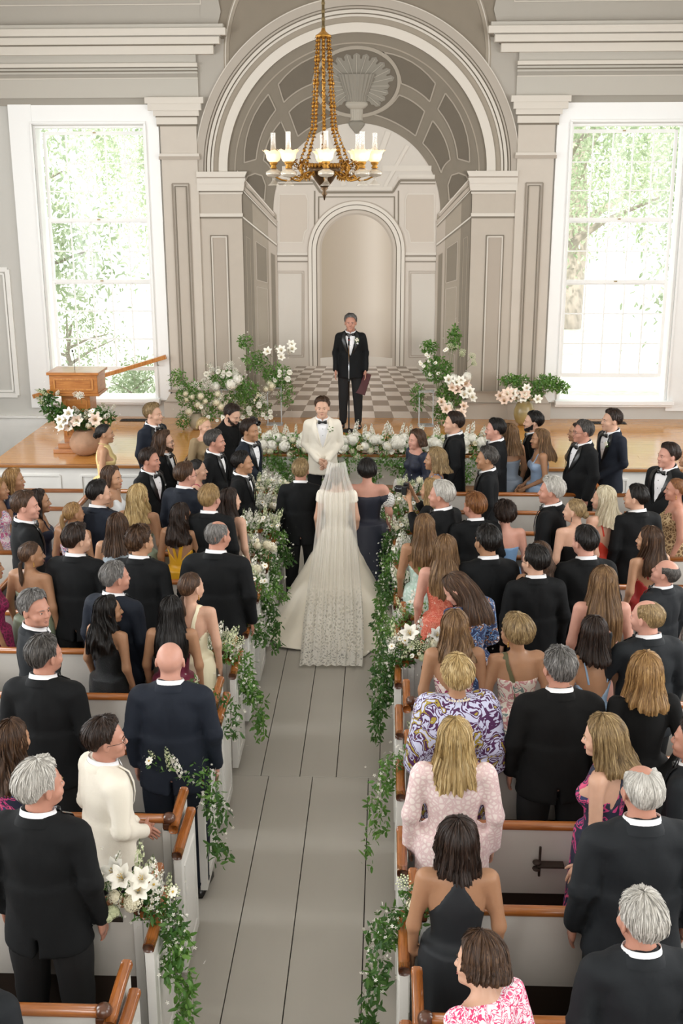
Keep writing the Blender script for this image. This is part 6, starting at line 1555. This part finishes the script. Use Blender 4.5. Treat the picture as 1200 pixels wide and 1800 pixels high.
for i in range(8):
    a = math.radians(5+45*i+45*0); ca, sa = math.cos(a), math.sin(a)
    cb = MB(); top_ = np.array((.05*ca, .05*sa, -.01)); mid = np.array((.10*ca, .10*sa, Z(225))); end = np.array((.20*ca, .20*sa, Z(283)))
    N_ = 34
    for j in range(N_):
        t = j/(N_-1); p = (top_*(1-t/.72)+mid*(t/.72)) if t < .72 else mid*(1-(t-.72)/.28)+end*((t-.72)/.28)
        cb.ball(p, (.010, .010, .015) if j % 6 else (.016, .016, .018), 5, 4)
        for q in range(2): an = j*1.1+q*PI; leaflet(cb, p, (math.cos(an), math.sin(an), -.7), .030, .009)
    cb.build('leafy_chain', gold, ch, True)
    ab = MB(); arm = [(.11, Z(300)), (.16, Z(306)), (.21, Z(313)), (.26, Z(308)), (.285, Z(294)), (.25, Z(284)), (.215, Z(290)), (.225, Z(298))]
    ab.tube([(r_*ca, r_*sa, z_) for r_, z_ in arm], [.010]*6+[.008, .005], 6)
    ab.tube([(r_*ca, r_*sa, z_) for r_, z_ in [(.24, Z(310)), (.30, Z(318)), (.36, Z(316)), (.425, Z(309))]], .008, 6)
    for j in range(22):
        t = j/21*6.99; k_ = int(t); r_ = arm[k_][0]*(1-t+k_)+arm[min(7, k_+1)][0]*(t-k_); z_ = arm[k_][1]*(1-t+k_)+arm[min(7, k_+1)][1]*(t-k_)
        for q in range(2): an = j*2.1+q*2.4; leaflet(ab, (r_*ca, r_*sa, z_), (ca*math.cos(an)-sa*.4*(q-.5), sa*math.cos(an)+ca*.4*(q-.5), math.sin(an)), .042, .012)
    ab.build('scroll_arm', gold, ch, True)
    # lamp on the arm: font, burner, shade, chimney
    px, py = .425*ca, .425*sa; oz = Z(309)
    lp = MB(); lp.lathe([(.012, -.012), (.05, -.004), (.068, .014), (.064, .034), (.03, .052), (.016, .058)], (px, py, oz), 18); lamp = lp.build('lamp_font', glassf, ch, True)
    lp = MB(); lp.lathe([(.016, .056), (.030, .066), (.018, .080), (.032, .095), (.034, .112), (.02, .118)], (px, py, oz), 14); lp.build('burner', gold, lamp, True)
    lp = MB(); V = []; n = 32; pr = [(.034, .112), (.050, .124), (.060, .145), (.062, .168), (.070, .188), (.090, .203)]
    for j, (r_, z_) in enumerate(pr):
        for k_ in range(n):
            t = 2*PI*k_/n; rf = r_*(1+(.07*math.sin(t*8) if j == 5 else (.03*math.sin(t*8) if j == 4 else 0))); V.append((px+rf*math.cos(t), py+rf*math.sin(t), oz+z_+(.008*math.sin(t*8) if j == 5 else 0)))
    lp.add(V, [(j*n+k_, j*n+(k_+1) % n, (j+1)*n+(k_+1) % n, (j+1)*n+k_) for j in range(5) for k_ in range(n)]); lp.build('shade', opal, lamp, True)
    lp = MB(); lp.ball((px, py, oz+.145), (.024, .024, .034), 10, 6); lp.build('bulb', flame, lamp, True)
    lp = MB(); lp.lathe([(.030, .12), (.034, .16), (.024, .20), (.021, .30), (.022, .345)], (px, py, oz), 16, closed=False); lp.build('chimney', chim, lamp, True)
    if i % 2 == 0 or i in (5, 7):
        lp = MB(); lp.lathe([(.016, -.012), (.010, -.03), (.020, -.045), (.034, -.062), (.050, -.072), (.048, -.078)], (px, py, oz), 14); lp.build('glass_smoke_bell', chim, lamp, True)
# ------------------------------------------------------------------ outside the windows
grass = mat('lawn', 'C6C8B8', .9, vary=.15); b = MB(); b.box(-30, 30, WY+.6, 60, -.4, -.3); g = b.build('ground_lawn', grass); g['kind'] = 'structure'
LEAFT = []
def leafmat(name, c, t):
    m = bpy.data.materials.new(name); m.use_nodes = True; nt = m.node_tree; p = nt.nodes['Principled BSDF']; p.inputs['Roughness'].default_value = .45
    tr = nt.nodes.new('ShaderNodeBsdfTranslucent'); tr.inputs[0].default_value = rgb(t); mx = nt.nodes.new('ShaderNodeMixShader'); mx.inputs[0].default_value = .3
    gi = nt.nodes.new('ShaderNodeNewGeometry'); r = ramp(nt, [(0.0, c[0]), (.5, c[1]), (1.0, c[2])]); nt.links.new(gi.outputs['Random Per Island'], r.inputs[0]); nt.links.new(r.outputs[0], p.inputs['Base Color'])
    nt.links.new(p.outputs[0], mx.inputs[1]); nt.links.new(tr.outputs[0], mx.inputs[2]); nt.links.new(mx.outputs[0], nt.nodes['Material Output'].inputs[0]); return m
treeleaf = leafmat('tree_leaves', ('8A9E7C', 'A8B596', 'CBD2B8'), 'B4C09C'); bark = mat('tree_bark', 'A0968A', .9, bump=.5, bscale=12)
LV = np.array([(0, 0, 0), (.35, .20, .03), (.35, -.20, .03), (.45, 0, -.02), (.78, .13, -.02), (.78, -.13, -.02), (1.0, 0, -.10)]); LF = np.array([(0, 3, 1), (0, 2, 3), (1, 3, 4), (3, 2, 5), (3, 6, 4), (3, 5, 6)])
def randrot(n, r_, droop=0.0):
    d = r_.normal(size=(n, 3)); d[:, 2] -= droop; d /= np.linalg.norm(d, axis=1)[:, None]; u = r_.normal(size=(n, 3)); s = np.cross(u, d); s /= np.linalg.norm(s, axis=1)[:, None]; return np.stack([d, s, np.cross(d, s)], 1)     # rows = local axes
def scatter(tv, tf, P, R, S):
    V = np.einsum('vk,nkj->nvj', tv, R)*S[:, None, None]+P[:, None, :]; n, m = len(P), len(tv)
    F = (tf[None]+(np.arange(n)*m)[:, None, None]).reshape(-1, tf.shape[1]); return V.reshape(-1, 3), F
for i, (x, y, h, rr_, lab) in enumerate([(-8.2, 24.0, 7.5, 3.1, 'broad leafy tree seen through the left side of the left window'), (-3.6, 30.5, 9.5, 3.4, 'tall leafy tree behind the right half of the left window'), (-6.0, 23.0, 2.4, 1.5, 'leafy shrub low outside the left window'), (-4.2, 20.9, 1.7, .55, 'climbing rose bush just outside the open sash of the left window'),
                                     (8.6, 24.0, 7.5, 3.1, 'broad leafy tree seen through the right side of the right window'), (4.6, 30.0, 9.5, 3.4, 'tall leafy tree with a pale trunk in the right window'), (6.6, 38.5, 11.0, 4.4, 'leafy tree farthest away beyond the right window'), (-6.4, 39.0, 11.0, 4.6, 'leafy tree farthest away beyond the left window')]):
    r_ = np.random.default_rng(50+i); root = empty('tree' if h > 3 else 'shrub', (x, y, -.3), 0, lab, 'tree' if h > 3 else 'shrub')
    b = MB(); b.tube([(0, 0, 0), (.1, 0, h*.3), (-.05, .1, h*.6), (.1, 0, h*.85)], [h*.035, h*.03, h*.02, h*.008], 8)
    for k_ in range(7): a = k_*2.4; z_ = h*(.3+.07*k_); b.tube([(0, 0, z_), (math.cos(a)*rr_*.4, math.sin(a)*rr_*.4, z_+h*.1), (math.cos(a)*rr_*.8, math.sin(a)*rr_*.8, z_+h*.16)], [h*.014, h*.009, h*.003], 6)
    b.build('trunk', bark, root, True)
    nc_ = 42; c = r_.normal(size=(nc_, 3)); c /= np.linalg.norm(c, axis=1)[:, None]; c *= r_.uniform(.45, 1, nc_)[:, None]; C3 = c*np.array([rr_, rr_, h*.42])+np.array([0, 0, h*.62])
    n = 14000 if h > 3 else 1500; k_ = r_.integers(0, nc_, n); Pp = C3[k_]+r_.normal(size=(n, 3))*rr_*.17
    V, F = scatter(LV, LF, Pp, randrot(n, r_, .5), r_.uniform(.7, 1.3, n)*(.15 if h > 3 else .08))
    o = mesh_np('crown', V, F, treeleaf, root, False); o['kind'] = 'stuff'
# ------------------------------------------------------------------ flowers
leafA = leafmat('garden_leaves', ('3A6426', '53803A', '7A9F50'), '7FAA48'); leafD = leafmat('smilax_leaves', ('264820', '3A6229', '587C3A'), '5F8A36')
petal = mat('petal_white', 'F1EEE2', .6); pb2 = petal.node_tree.nodes['Principled BSDF']; pb2.inputs['Subsurface Weight'].default_value = .2; pb2.inputs['Subsurface Radius'].default_value = (.02, .02, .015)
petalc = mat('petal_cream', 'E7E0C4', .6); petalg = mat('petal_green_white', 'D3D9B0', .6); petalp = mat('petal_blush', 'EBD3C0', .55); yel = mat('stamen_yellow', 'C9A548', .6); stemm = mat('stem_green', '5C7C3A', .6)
def petalring(b, c, n, L, w, up, a0=0.0, mi=0, curl=.25, ax=None):
    c = np.array(c, float)
    for i in range(n):
        a = a0+2*PI*i/n; d = np.array((math.cos(a), math.sin(a), up)); d /= np.linalg.norm(d); s = np.array((-math.sin(a), math.cos(a), 0)); n_ = np.cross(d, s)
        V = [c, c+d*L*.55+s*w, c+d*L*.6, c+d*L*.55-s*w, c+d*L*.95+s*w*.5-n_*L*curl, c+d*L-n_*L*curl, c+d*L*.95-s*w*.5-n_*L*curl]
        V[2] = V[2]+n_*w*.25
        b.add(V, [(0, 1, 2), (0, 2, 3), (1, 4, 5, 2), (2, 5, 6, 3)], mi)
def me_of(b, name, mats):
    o = b.build(name, mats, None, True); me = o.data; bpy.data.objects.remove(o); return me
rf = np.random.default_rng(3)
def m_hydrangea(m, R=.075, n=70):
    b = MB(); 
    for i in range(n):
        t = math.acos(1-1.7*(i+.5)/n); a = i*2.39996; d = np.array((math.sin(t)*math.cos(a), math.sin(t)*math.sin(a), math.cos(t)))
        s = np.cross(d, (0.1, .2, 1)); s /= np.linalg.norm(s); u = np.cross(d, s); c = d*R*rf.uniform(.82, 1.12); q = R*.25
        V = [c+d*.003]
        for k in range(4):
            an = k*PI/2+i; e1 = math.cos(an)*s+math.sin(an)*u; e2 = -math.sin(an)*s+math.cos(an)*u; V += [c+e1*q*.8+e2*q*.5, c+e1*q*1.1+d*.002, c+e1*q*.8-e2*q*.5]
        F = [(0, 1+3*k, 2+3*k, 3+3*k) for k in range(4)]; b.add(V, F)
    b.ball((0, 0, 0), R*.72, 10, 6); return me_of(b, 'hydrangea', m)
def m_rose(m, R=.045):
    b = MB()
    for k, (n, L, up) in enumerate(((7, 1.0, .15), (7, .92, .55), (6, .78, 1.1), (5, .6, 2.0), (4, .4, 4.0))): petalring(b, (0, 0, R*.12*k), n, R*L, R*.42*L, up, k*.4, 0, -.12)
    b.ball((0, 0, R*.15), (R*.5, R*.5, R*.45), 8, 5); return me_of(b, 'rose', m)
def m_spike(m, L=.26, R=.026, n=30):
    b = MB(); b.tube([(0, 0, -.10), (0, 0, L*.5), (.01, 0, L)], [.004, .0035, .002], 5, 1)
    for i in range(n):
        t = i/n; z = L*t*.98; a = i*2.39996; k_ = 1.0 if t < .7 else 1-(t-.7)*2.1; d = np.array((math.cos(a), math.sin(a), .15)); c = d*R*k_*rf.uniform(.7, 1.1)+np.array((0, 0, z)); q = R*.80*k_
        s = np.cross(d, (0, 0, 1)); s /= np.linalg.norm(s); u = np.cross(d, s); V = [c]
        for k in range(5): an = 2*PI*k/5+i; e1 = math.cos(an)*s+math.sin(an)*u; e2 = -math.sin(an)*s+math.cos(an)*u; V += [c+e1*q*.6+e2*q*.32+d*q*.25, c+e1*q+d*q*.1, c+e1*q*.6-e2*q*.32+d*q*.25]
        b.add(V, [(0, 1+3*k, 2+3*k, 3+3*k) for k in range(5)])
    return me_of(b, 'delphinium', [m, stemm])
def m_lily(m, L=.11):
    b = MB(); n = 6; prof = [(0, .008), (.35, .014), (.62, .026), (.82, .048), (.95, .078), (.97, .10)]
    V = []; F = []
    for j, (t, r_) in enumerate(prof):
        for k in range(24):
            a = 2*PI*k/24; pet = .5+.5*math.cos(a*6); q = r_*(1 if j < 3 else .62+.38*pet); z = L*t-(0 if j < 4 else (1-pet)*.014)
            V.append((q*math.cos(a)*L/.13, q*math.sin(a)*L/.13, z))
    for j in range(5):
        for k in range(24): F.append((j*24+k, j*24+(k+1) % 24, (j+1)*24+(k+1) % 24, (j+1)*24+k))
    b.add(V, F)
    for k in range(5): a = 2*PI*k/5; b.tube([(0, 0, L*.4), (.012*math.cos(a), .012*math.sin(a), L*.98)], .0015, 4, 1); b.ball((.013*math.cos(a), .013*math.sin(a), L), (.004, .004, .003), 5, 4, 1)
    b.tube([(0, 0, 0), (0, .0, -.12)], .003, 5, 2); return me_of(b, 'lily', [m, yel, stemm])
def m_cosmos(m, R=.032):
    b = MB(); petalring(b, (0, 0, 0), 8, R, R*.36, .12, 0, 0, .05); b.ball((0, 0, .003), (R*.25, R*.25, R*.18), 7, 4, 1); b.tube([(0, 0, 0), (0, 0, -.09)], .0018, 4, 2); return me_of(b, 'cosmos', [m, yel, stemm])
def m_umbel(m, R=.055):
    b = MB()
    for i in range(26):
        r_ = R*math.sqrt((i+.5)/26); a = i*2.39996; c = np.array((r_*math.cos(a), r_*math.sin(a), .02-r_*r_*4)); b.ball(c, (.007, .007, .005), 5, 4); b.tube([(0, 0, -.05), c], .0012, 3, 1, False)
    b.tube([(0, 0, -.05), (0, 0, -.18)], .002, 4, 1); return me_of(b, 'queen_annes_lace', [m, stemm])
BLOOM = dict(hyd=m_hydrangea(petal), hydg=m_hydrangea(petalg, .07), hyds=m_hydrangea(petalc, .05, 44), rose=m_rose(petal), roseb=m_rose(petalc, .040), rosep=m_rose(petalp, .042), spike=m_spike(petal), spikeg=m_spike(petalg, .26, .022, 26), spikes=m_spike(petal, .20, .024, 24),
             lily=m_lily(petal), lilyp=m_lily(petalp, .12), cos=m_cosmos(petal), cosc=m_cosmos(petalc, .026), umb=m_umbel(petal), umbg=m_umbel(petalg))
BN = dict(hyd='hydrangea', hydg='hydrangea', hyds='hydrangea', rose='rose', roseb='rose', rosep='rose', spike='delphinium', spikeg='delphinium', spikes='delphinium', lily='lily', lilyp='lily', cos='cosmos', cosc='cosmos', umb='lace_flower', umbg='lace_flower')
def bloom(kind, parent, loc, d=(0, 0, 1), sc=1.0):
    q = Vector(d).to_track_quat('Z', 'Y').to_euler(); o = linked(BN[kind], BLOOM[kind], parent, loc, q, (sc, sc, sc)); o.rotation_euler.rotate_axis('Z', random.uniform(0, 6)); return o
def leaves(parent, cl, n, size, seed, m=leafA, droop=.3, nm='foliage'):
    """cl: list of (centre, radii, weight)"""
    r_ = np.random.default_rng(seed); w = np.array([c[2] for c in cl], float); w /= w.sum(); k = r_.choice(len(cl), n, p=w)
    C_ = np.array([c[0] for c in cl])[k]; Rr = np.array([c[1] for c in cl])[k]
    g = r_.normal(size=(n, 3)); g *= (np.minimum(1.6, np.linalg.norm(g, axis=1))/np.linalg.norm(g, axis=1))[:, None]
    Pp = C_+g*Rr*.62
    V, F = scatter(LV, LF, Pp, randrot(n, r_, droop), r_.uniform(.6, 1.35, n)*size); o = mesh_np(nm, V, F, m, parent, False); o['kind'] = 'stuff'; return o
def tiny(parent, cl, n, size, seed, m=petal):
    r_ = np.random.default_rng(seed); w = np.array([c[2] for c in cl], float); w /= w.sum(); k = r_.choice(len(cl), n, p=w); g = r_.normal(size=(n, 3))*.75
    Pp = np.array([c[0] for c in cl])[k]+g*np.array([c[1] for c in cl])[k]
    tv = [(0, 0, 0)]; tf = []
    for i in range(5):
        a = 2*PI*i/5; tv += [(.7*math.cos(a-.35), .7*math.sin(a-.35), .1), (math.cos(a), math.sin(a), .05), (.7*math.cos(a+.35), .7*math.sin(a+.35), .1)]; tf.append((0, 1+3*i, 2+3*i, 3+3*i))
    R = randrot(n, r_); V, F = scatter(np.array(tv), np.array(tf), Pp, R, r_.uniform(.7, 1.3, n)*size); o = mesh_np('small_blossoms', V, F, m, parent, False); o['kind'] = 'stuff'; return o
def stems(parent, base, tips, r=.0025):
    b = MB()
    for t in tips: t = np.array(t); m_ = (np.array(base)+t)/2+np.array((0, 0, .04)); b.tube([base, m_, t], [r*1.3, r, r*.6], 4, cap=False)
    o = b.build('stems', stemm, parent, True); o['kind'] = 'stuff'; return o
def rnd(c, r): return tuple(c[i]+random.uniform(-1, 1)*r[i] for i in range(3))
# hedge of flowers along the platform edge
hz = SZ
seg = [(-1.55, .35, 'left part of the white flower bank on the platform edge, left of the groom'), (-.05, .45, 'middle part of the white flower bank along the platform edge, behind the wedding party'), (1.25, .45, 'right part of the white flower bank along the platform edge, behind the right-hand guests')]
for i, (x0, wd, lab) in enumerate([(-1.05, .62, 'bank of white hydrangeas and delphiniums on the platform edge left of the groom'), (.18, .62, 'bank of white blooms on the platform edge right of the groom'), (1.50, .66, 'bank of white blooms on the platform edge behind the right-hand guests')]):
    r = empty('flower_bank', (x0, F2+.12, SZ), 0, lab, 'flowers', 'white flower banks along the platform edge')
    cl = [((wd*(j/4-1)*1.0, -.02, .14), (.17, .16, .12), 1.2) for j in range(9)]+[((wd*(j/4-1), -.20, -.05-.10*(j % 3)), (.12, .08, .16), .8) for j in range(9)]
    leaves(r, cl, 2300, .055, 200+i); tiny(r, cl[9:], 160, .014, 220+i)
    for j in range(3):
        cx = wd*(j-1)*.85+random.uniform(-.1, .1); leaves(r, [((cx, -.22, -.15), (.07, .05, .12), 1), ((cx+.05, -.22, -.38), (.05, .04, .14), 1), ((cx, -.22, -.58), (.04, .03, .10), .5)], 240, .05, 240+i*5+j, leafA, .8)
    for j in range(26): bloom('hyd', r, rnd((wd*(j/12.5-1), -.08, .17), (.05, .12, .07)), (random.uniform(-.3, .3), -.7, .8), random.uniform(.8, 1.1))
    for j in range(24): bloom(random.choice(['rose', 'roseb', 'rose', 'hyds']), r, rnd((wd*(j/11.5-1), -.14, .13), (.05, .07, .09)), (random.uniform(-.4, .4), -1, .6), random.uniform(.85, 1.2))
    for j in range(14): bloom('spike', r, rnd((wd*(j/6.5-1), .04, .20), (.05, .08, .05)), (random.uniform(-.45, .45), random.uniform(-.5, .2), 1), random.uniform(.6, 1.1))
    for j in range(6): bloom('hyds', r, rnd((wd*(j/2.5-1), -.18, .02), (.08, .05, .06)), (random.uniform(-.4, .4), -1, .2))
# pew-end posies that trail into the aisle
def posy(s, Yk, size, big, lab, seed, trail=1.0, side_in=.25, white=1.0):
    x0 = -.80 if s < 0 else .70
    r = empty('pew_posy', (x0, Yk, .97), 0, lab, 'flowers', None); random.seed(seed)
    cl = [((-s*-.02+s*.10, 0, .06), (.14*size, .10, .07), 1), ((-s*.06, -.03, .0), (.09, .12, .08), 1), ((-s*.17, -.05, -.10), (.07, .12, .10), 1.1)]
    tr = []; 
    if trail: tr = [((-s*(.19+.02*j+random.uniform(-.03, .05)), -.06-.05*j+random.uniform(-.08, .08), -.20-.10*j), (.07-.006*j, .09, .08), 1.0-.17*j) for j in range(max(1, int(4.2*trail)))]
    leaves(r, cl, int(300*size), .042, seed, leafA if seed % 2 else leafD); 
    if tr: leaves(r, tr, int((210 if s < 0 else 160)*size*trail), .052, seed+1, leafD if seed % 3 else leafA, 1.0, 'trailing_foliage')
    tiny(r, cl+tr[:2], int(120*size), .011, seed+2)
    for j in range(int(9*size*white)): bloom(random.choice(['spikeg', 'spikes', 'spike']), r, rnd((s*.10, 0, .02), (.16*size, .09, .05)), (random.uniform(-.6, .6), random.uniform(-.5, .5), 1), random.uniform(.55, .95))
    for j in range(int(7*size*white)): bloom(random.choice(['hyds', 'cos', 'cosc', 'cos', 'cos', 'umbg']), r, rnd((s*.08, -.05, .10), (.17*size, .09, .06)), (random.uniform(-.5, .5), -.6, .8), random.uniform(.6, 1.0))
    if big:
        for j in range(8): bloom('hydg', r, rnd((s*.22, -.10, .02), (.14, .05, .07)), (random.uniform(-.3, .3), -1, .3), .42)
        for j in range(7): bloom(random.choice(['cos', 'lily']), r, rnd((s*.05, -.06, .14), (.18, .07, .06)), (random.uniform(-.5, .5), -.8, .9), random.uniform(.7, 1.0))
    return r
for i, (k, size, big, tr_, wh_) in enumerate([(3, 1.7, 1, 1.2, 1), (5, .8, 0, 1.0, .6), (6, .5, 0, .4, .5), (7, 1.3, 0, 1.4, 1.1), (8, 1.1, 0, .4, 1.3), (9, 1.5, 0, 1.1, 1.6), (10, 1.5, 0, .8, 1.8), (11, 1.5, 0, .6, 2.0), (12, 1.4, 0, .6, 1.8), (13, 1.3, 0, .6, 1.8)]):
    posy(-1, RAILS[k]-(.25 if k == 5 else 0)+(.35 if k == 3 else 0)*0, size, big, ['big posy of white cosmos and trailing ivy on the nearest left pew end', 'small posy trailing from the left pew end beside the bald man', 'sprig on the pew end behind the bald man', 'white delphinium posy with long dark smilax, left aisle beside the cream dress', 'white sprays on the left pew end beside the broad black jacket', 'leafy posy with ferny greens, fifth left pew end from the front', 'mass of white stocks on the fourth left pew end from the front', 'tall white sprays on the third left pew end', 'white sprays on the second left pew end', 'white sprays on the front left pew end'][i], 300+i*7, tr_, white=wh_)
for i, (k, size, big, tr_, wh_) in enumerate([(3, 1.2, 0, 1.6, .5), (5, .9, 0, 1.2, .6), (7, 1.9, 1, 1.4, 1.0), (8, 1.0, 0, 1.5, .5), (9, 1.3, 0, 1.4, .9), (10, 1.3, 0, 1.4, .9), (11, 1.4, 0, 1.4, 1.2), (12, 1.4, 0, 1.4, 1.2), (13, 1.2, 0, 1.2, 1.2)]):
    posy(1, RAILS[k], size, big, ['leafy posy with long vines on the nearest right pew end, beside the racerback dress', 'ivy spray trailing from the right pew end beside the pink lace dress', 'large white and cream posy on the right pew end below the train', 'vines hanging on the right pew end beside the mint dress hem', 'leafy garland on the right pew end beside the green bow', 'leafy garland with white sprigs, right aisle beside the navy gown', 'white clustered posy with vines on the third right pew end', 'white posy on the second right pew end, beside the photographer', 'white posy on the front right pew end by the woman in navy lace'][i], 500+i*7, tr_, white=wh_)
# arrangements on the platform
acry = mat('acrylic_stand', 'E8ECEE', .1, trans=.6)
def stand(px, py, hgt, lab, Y=17.9):
    x, y = onplane_z(px, py, SZ); r = empty('flower_stand', (x, y, SZ), 0, lab, 'stand')
    b = MB(); b.box(-.13, .13, -.10, .10, 0, .015); b.build('base', acry, r, bevel=.003); b = MB(); b.box(-.13, .13, -.10, .10, hgt, hgt+.012); b.build('top_plate', acry, r, bevel=.003)
    for sx in (-1, 1):
        b = MB(); b.box(sx*.11-.009, sx*.11+.009, -.01, .01, .015, hgt); b.build('leg', acry, r)
    return r, (x, y, SZ+hgt)
def arrangement(loc, lab, cl, nl, kinds, seed, lsize=.05, m=leafA, tinyn=120, vase=None):
    r = empty('flower_arrangement', loc, 0, lab, 'flowers'); random.seed(seed)
    leaves(r, cl, nl, lsize, seed, m); tiny(r, cl, tinyn, .013, seed+1)
    stems(r, (0, 0, .0), [rnd(c[0], tuple(q*.5 for q in c[1])) for c in cl for _ in range(3)])
    for k, n, c, rr_ in kinds:
        for j in range(n): p = rnd(c, rr_); d = Vector((p[0]*1.2, -.35+p[1], .25+p[2]*.3)); bloom(k, r, p, d+Vector((random.uniform(-.3, .3), -.5, random.uniform(0, .5))), random.uniform(.8, 1.15))
    if vase == 'pot':
        pass
    return r
def wpt(px, py, Y): x, z = onplane_y(px, py, Y); return (x, Y, z)
# left group: stand (403), stand (488), bush (345), low one (450)
_, t1 = stand(403, 752, .62, 'clear acrylic stand under the left white arrangement'); _, t2 = stand(483, 746, .60, 'clear acrylic stand nearest the checkered floor, left side')
arrangement(t1, 'white dahlias and greens on the acrylic stand, left of the arch', [((0, 0, .15), (.26, .18, .14), 2), ((.22, 0, .02), (.24, .16, .16), 1.4), ((.1, 0, -.15), (.16, .12, .12), .6)], 1300, [('rose', 9, (-.12, -.1, .22), (.2, .1, .1)), ('hyd', 4, (0, -.1, .15), (.22, .1, .1)), ('spike', 2, (-.22, 0, .25), (.1, .1, .05)), ('umb', 5, (.05, -.05, .34), (.22, .1, .06))], 700)
arrangement(t2, 'tall arrangement with callas and a climbing green branch beside the checkered floor', [((.05, 0, .2), (.22, .16, .18), 2), ((-.28, 0, .42), (.20, .12, .16), 1.2), ((-.45, 0, .72), (.12, .1, .12), .6), ((.18, 0, -.08), (.14, .12, .22), .8)], 1400, [('rose', 6, (.16, -.1, .25), (.14, .1, .12)), ('lily', 5, (.12, -.05, .55), (.22, .1, .16)), ('spikes', 4, (.15, 0, .55), (.12, .1, .1)), ('hyds', 5, (0, -.1, .1), (.2, .1, .12))], 710)
def pot(px, py, R, H, c, lab, Yoff=0):
    x, y = onplane_z(px, py, SZ); y += R*.8
    b = MB(); b.lathe([(R*.45, 0), (R*.8, H*.14), (R, H*.42), (R*.96, H*.62), (R*.72, H*.88), (R*.55, H*.97), (R*.58, H), (R*.5, H)], n=36); o = b.build('vase', c, None, True); o.location = (x, y, SZ); tag(o, lab, 'vase'); return (x, y, SZ+H)
terr = mat('vase_terracotta', 'A9856B', .8, bump=.4, bscale=25, vary=.12, vscale=9); olive = mat('vase_olive_gold', '9C8A5A', .35, vary=.3, vscale=5, coat=.3); stone = mat('vase_stone', 'A59A84', .7, vary=.1)
p_ = pot(345, 757, .13, .26, stone, 'small stone vase under the leafy bush left of the pilaster')
arrangement(p_, 'loose leafy bush of white hydrangea left of the pilaster base', [((-.05, 0, .28), (.25, .18, .22), 2), ((.25, 0, .12), (.22, .15, .22), 1.5), ((-.28, 0, .55), (.14, .1, .14), .7), ((-.2, -.05, -.1), (.12, .1, .15), .6)], 1700, [('hyds', 12, (.12, -.1, .22), (.3, .1, .2)), ('spikes', 9, (.30, -.05, .12), (.2, .1, .16)), ('umb', 5, (0, 0, .5), (.25, .1, .08)), ('cos', 10, (.25, -.12, .0), (.2, .1, .15))], 720)
x_, y_ = onplane_z(448, 748, SZ)
arrangement((x_, y_+.1, SZ+.12), 'low mound of white pompom dahlias and ferny greens between the stands', [((0, 0, .15), (.26, .15, .16), 2), ((-.1, 0, .35), (.2, .12, .12), 1)], 1000, [('rose', 10, (.05, -.14, .12), (.26, .05, .12)), ('umb', 6, (-.05, -.05, .35), (.2, .1, .1)), ('cosc', 12, (-.1, -.1, .25), (.2, .1, .15))], 730, .04, tinyn=260)
_, t3 = stand(748, 748, .55, 'clear acrylic stand on the right of the checkered floor')
x3, y3 = onplane_z(785, 748, SZ)
arrangement((x3-.05, y3+.05, SZ+.10), 'tall arrangement of lilies and mock orange right of the checkered floor', [((-.12, 0, .80), (.22, .16, .20), 2.2), ((.10, 0, .40), (.20, .15, .22), 1.8), ((.0, 0, .10), (.16, .12, .18), 1), ((-.25, 0, 1.15), (.12, .1, .10), .6), ((.14, 0, 1.30), (.10, .08, .18), .8), ((-.42, 0, .35), (.10, .08, .22), .6)], 2500, [('lilyp', 9, (.12, -.12, .32), (.24, .08, .22)), ('lily', 7, (.15, -.12, .45), (.25, .08, .25)), ('umbg', 7, (.25, -.05, 1.0), (.2, .1, .2)), ('cos', 12, (-.2, -.1, .9), (.22, .08, .25)), ('hyd', 4, (.2, -.05, .62), (.18, .08, .1)), ('hyds', 6, (.05, -.1, .15), (.2, .06, .2))], 740, .055)
p_ = pot(922, 750, .17, .40, olive, 'olive-gold glazed vase in front of the right pilaster')
arrangement(p_, 'spreading green branches and drooping pale lilies in the olive-gold vase', [((0, 0, .12), (.28, .15, .10), 1.5), ((.32, 0, .28), (.22, .14, .12), 1.3), ((-.18, 0, .32), (.22, .12, .09), 1.0), ((.55, 0, .22), (.12, .1, .09), .6)], 1500, [('lilyp', 8, (-.2, -.14, .06), (.22, .06, .08)), ('lily', 8, (-.05, -.14, .10), (.30, .06, .10)), ('hyds', 3, (0, -.1, .1), (.2, .05, .08))], 750, .06)
p_ = pot(145, 804, .22, .36, terr, 'round terracotta pot on the platform in front of the lectern')
arrangement(p_, 'white lilies and delphiniums with arching dark leaves in the terracotta pot', [((0, 0, .15), (.26, .16, .13), 1.6), ((-.32, 0, .22), (.16, .1, .12), 1.2), ((-.50, 0, .42), (.10, .08, .18), .8), ((.3, 0, .2), (.14, .1, .14), .8)], 1100, [('lily', 6, (-.05, -.14, .14), (.28, .06, .12)), ('cos', 8, (0, -.14, .2), (.3, .06, .12)), ('lilyp', 3, (.05, -.14, .08), (.25, .06, .08)), ('spike', 8, (.15, 0, .22), (.25, .08, .1)), ('umb', 4, (-.05, -.05, .5), (.3, .06, .1)), ('hyds', 6, (.05, -.1, .18), (.25, .06, .1)), ('spikeg', 3, (-.5, 0, .45), (.08, .05, .1))], 760, .075, leafD)
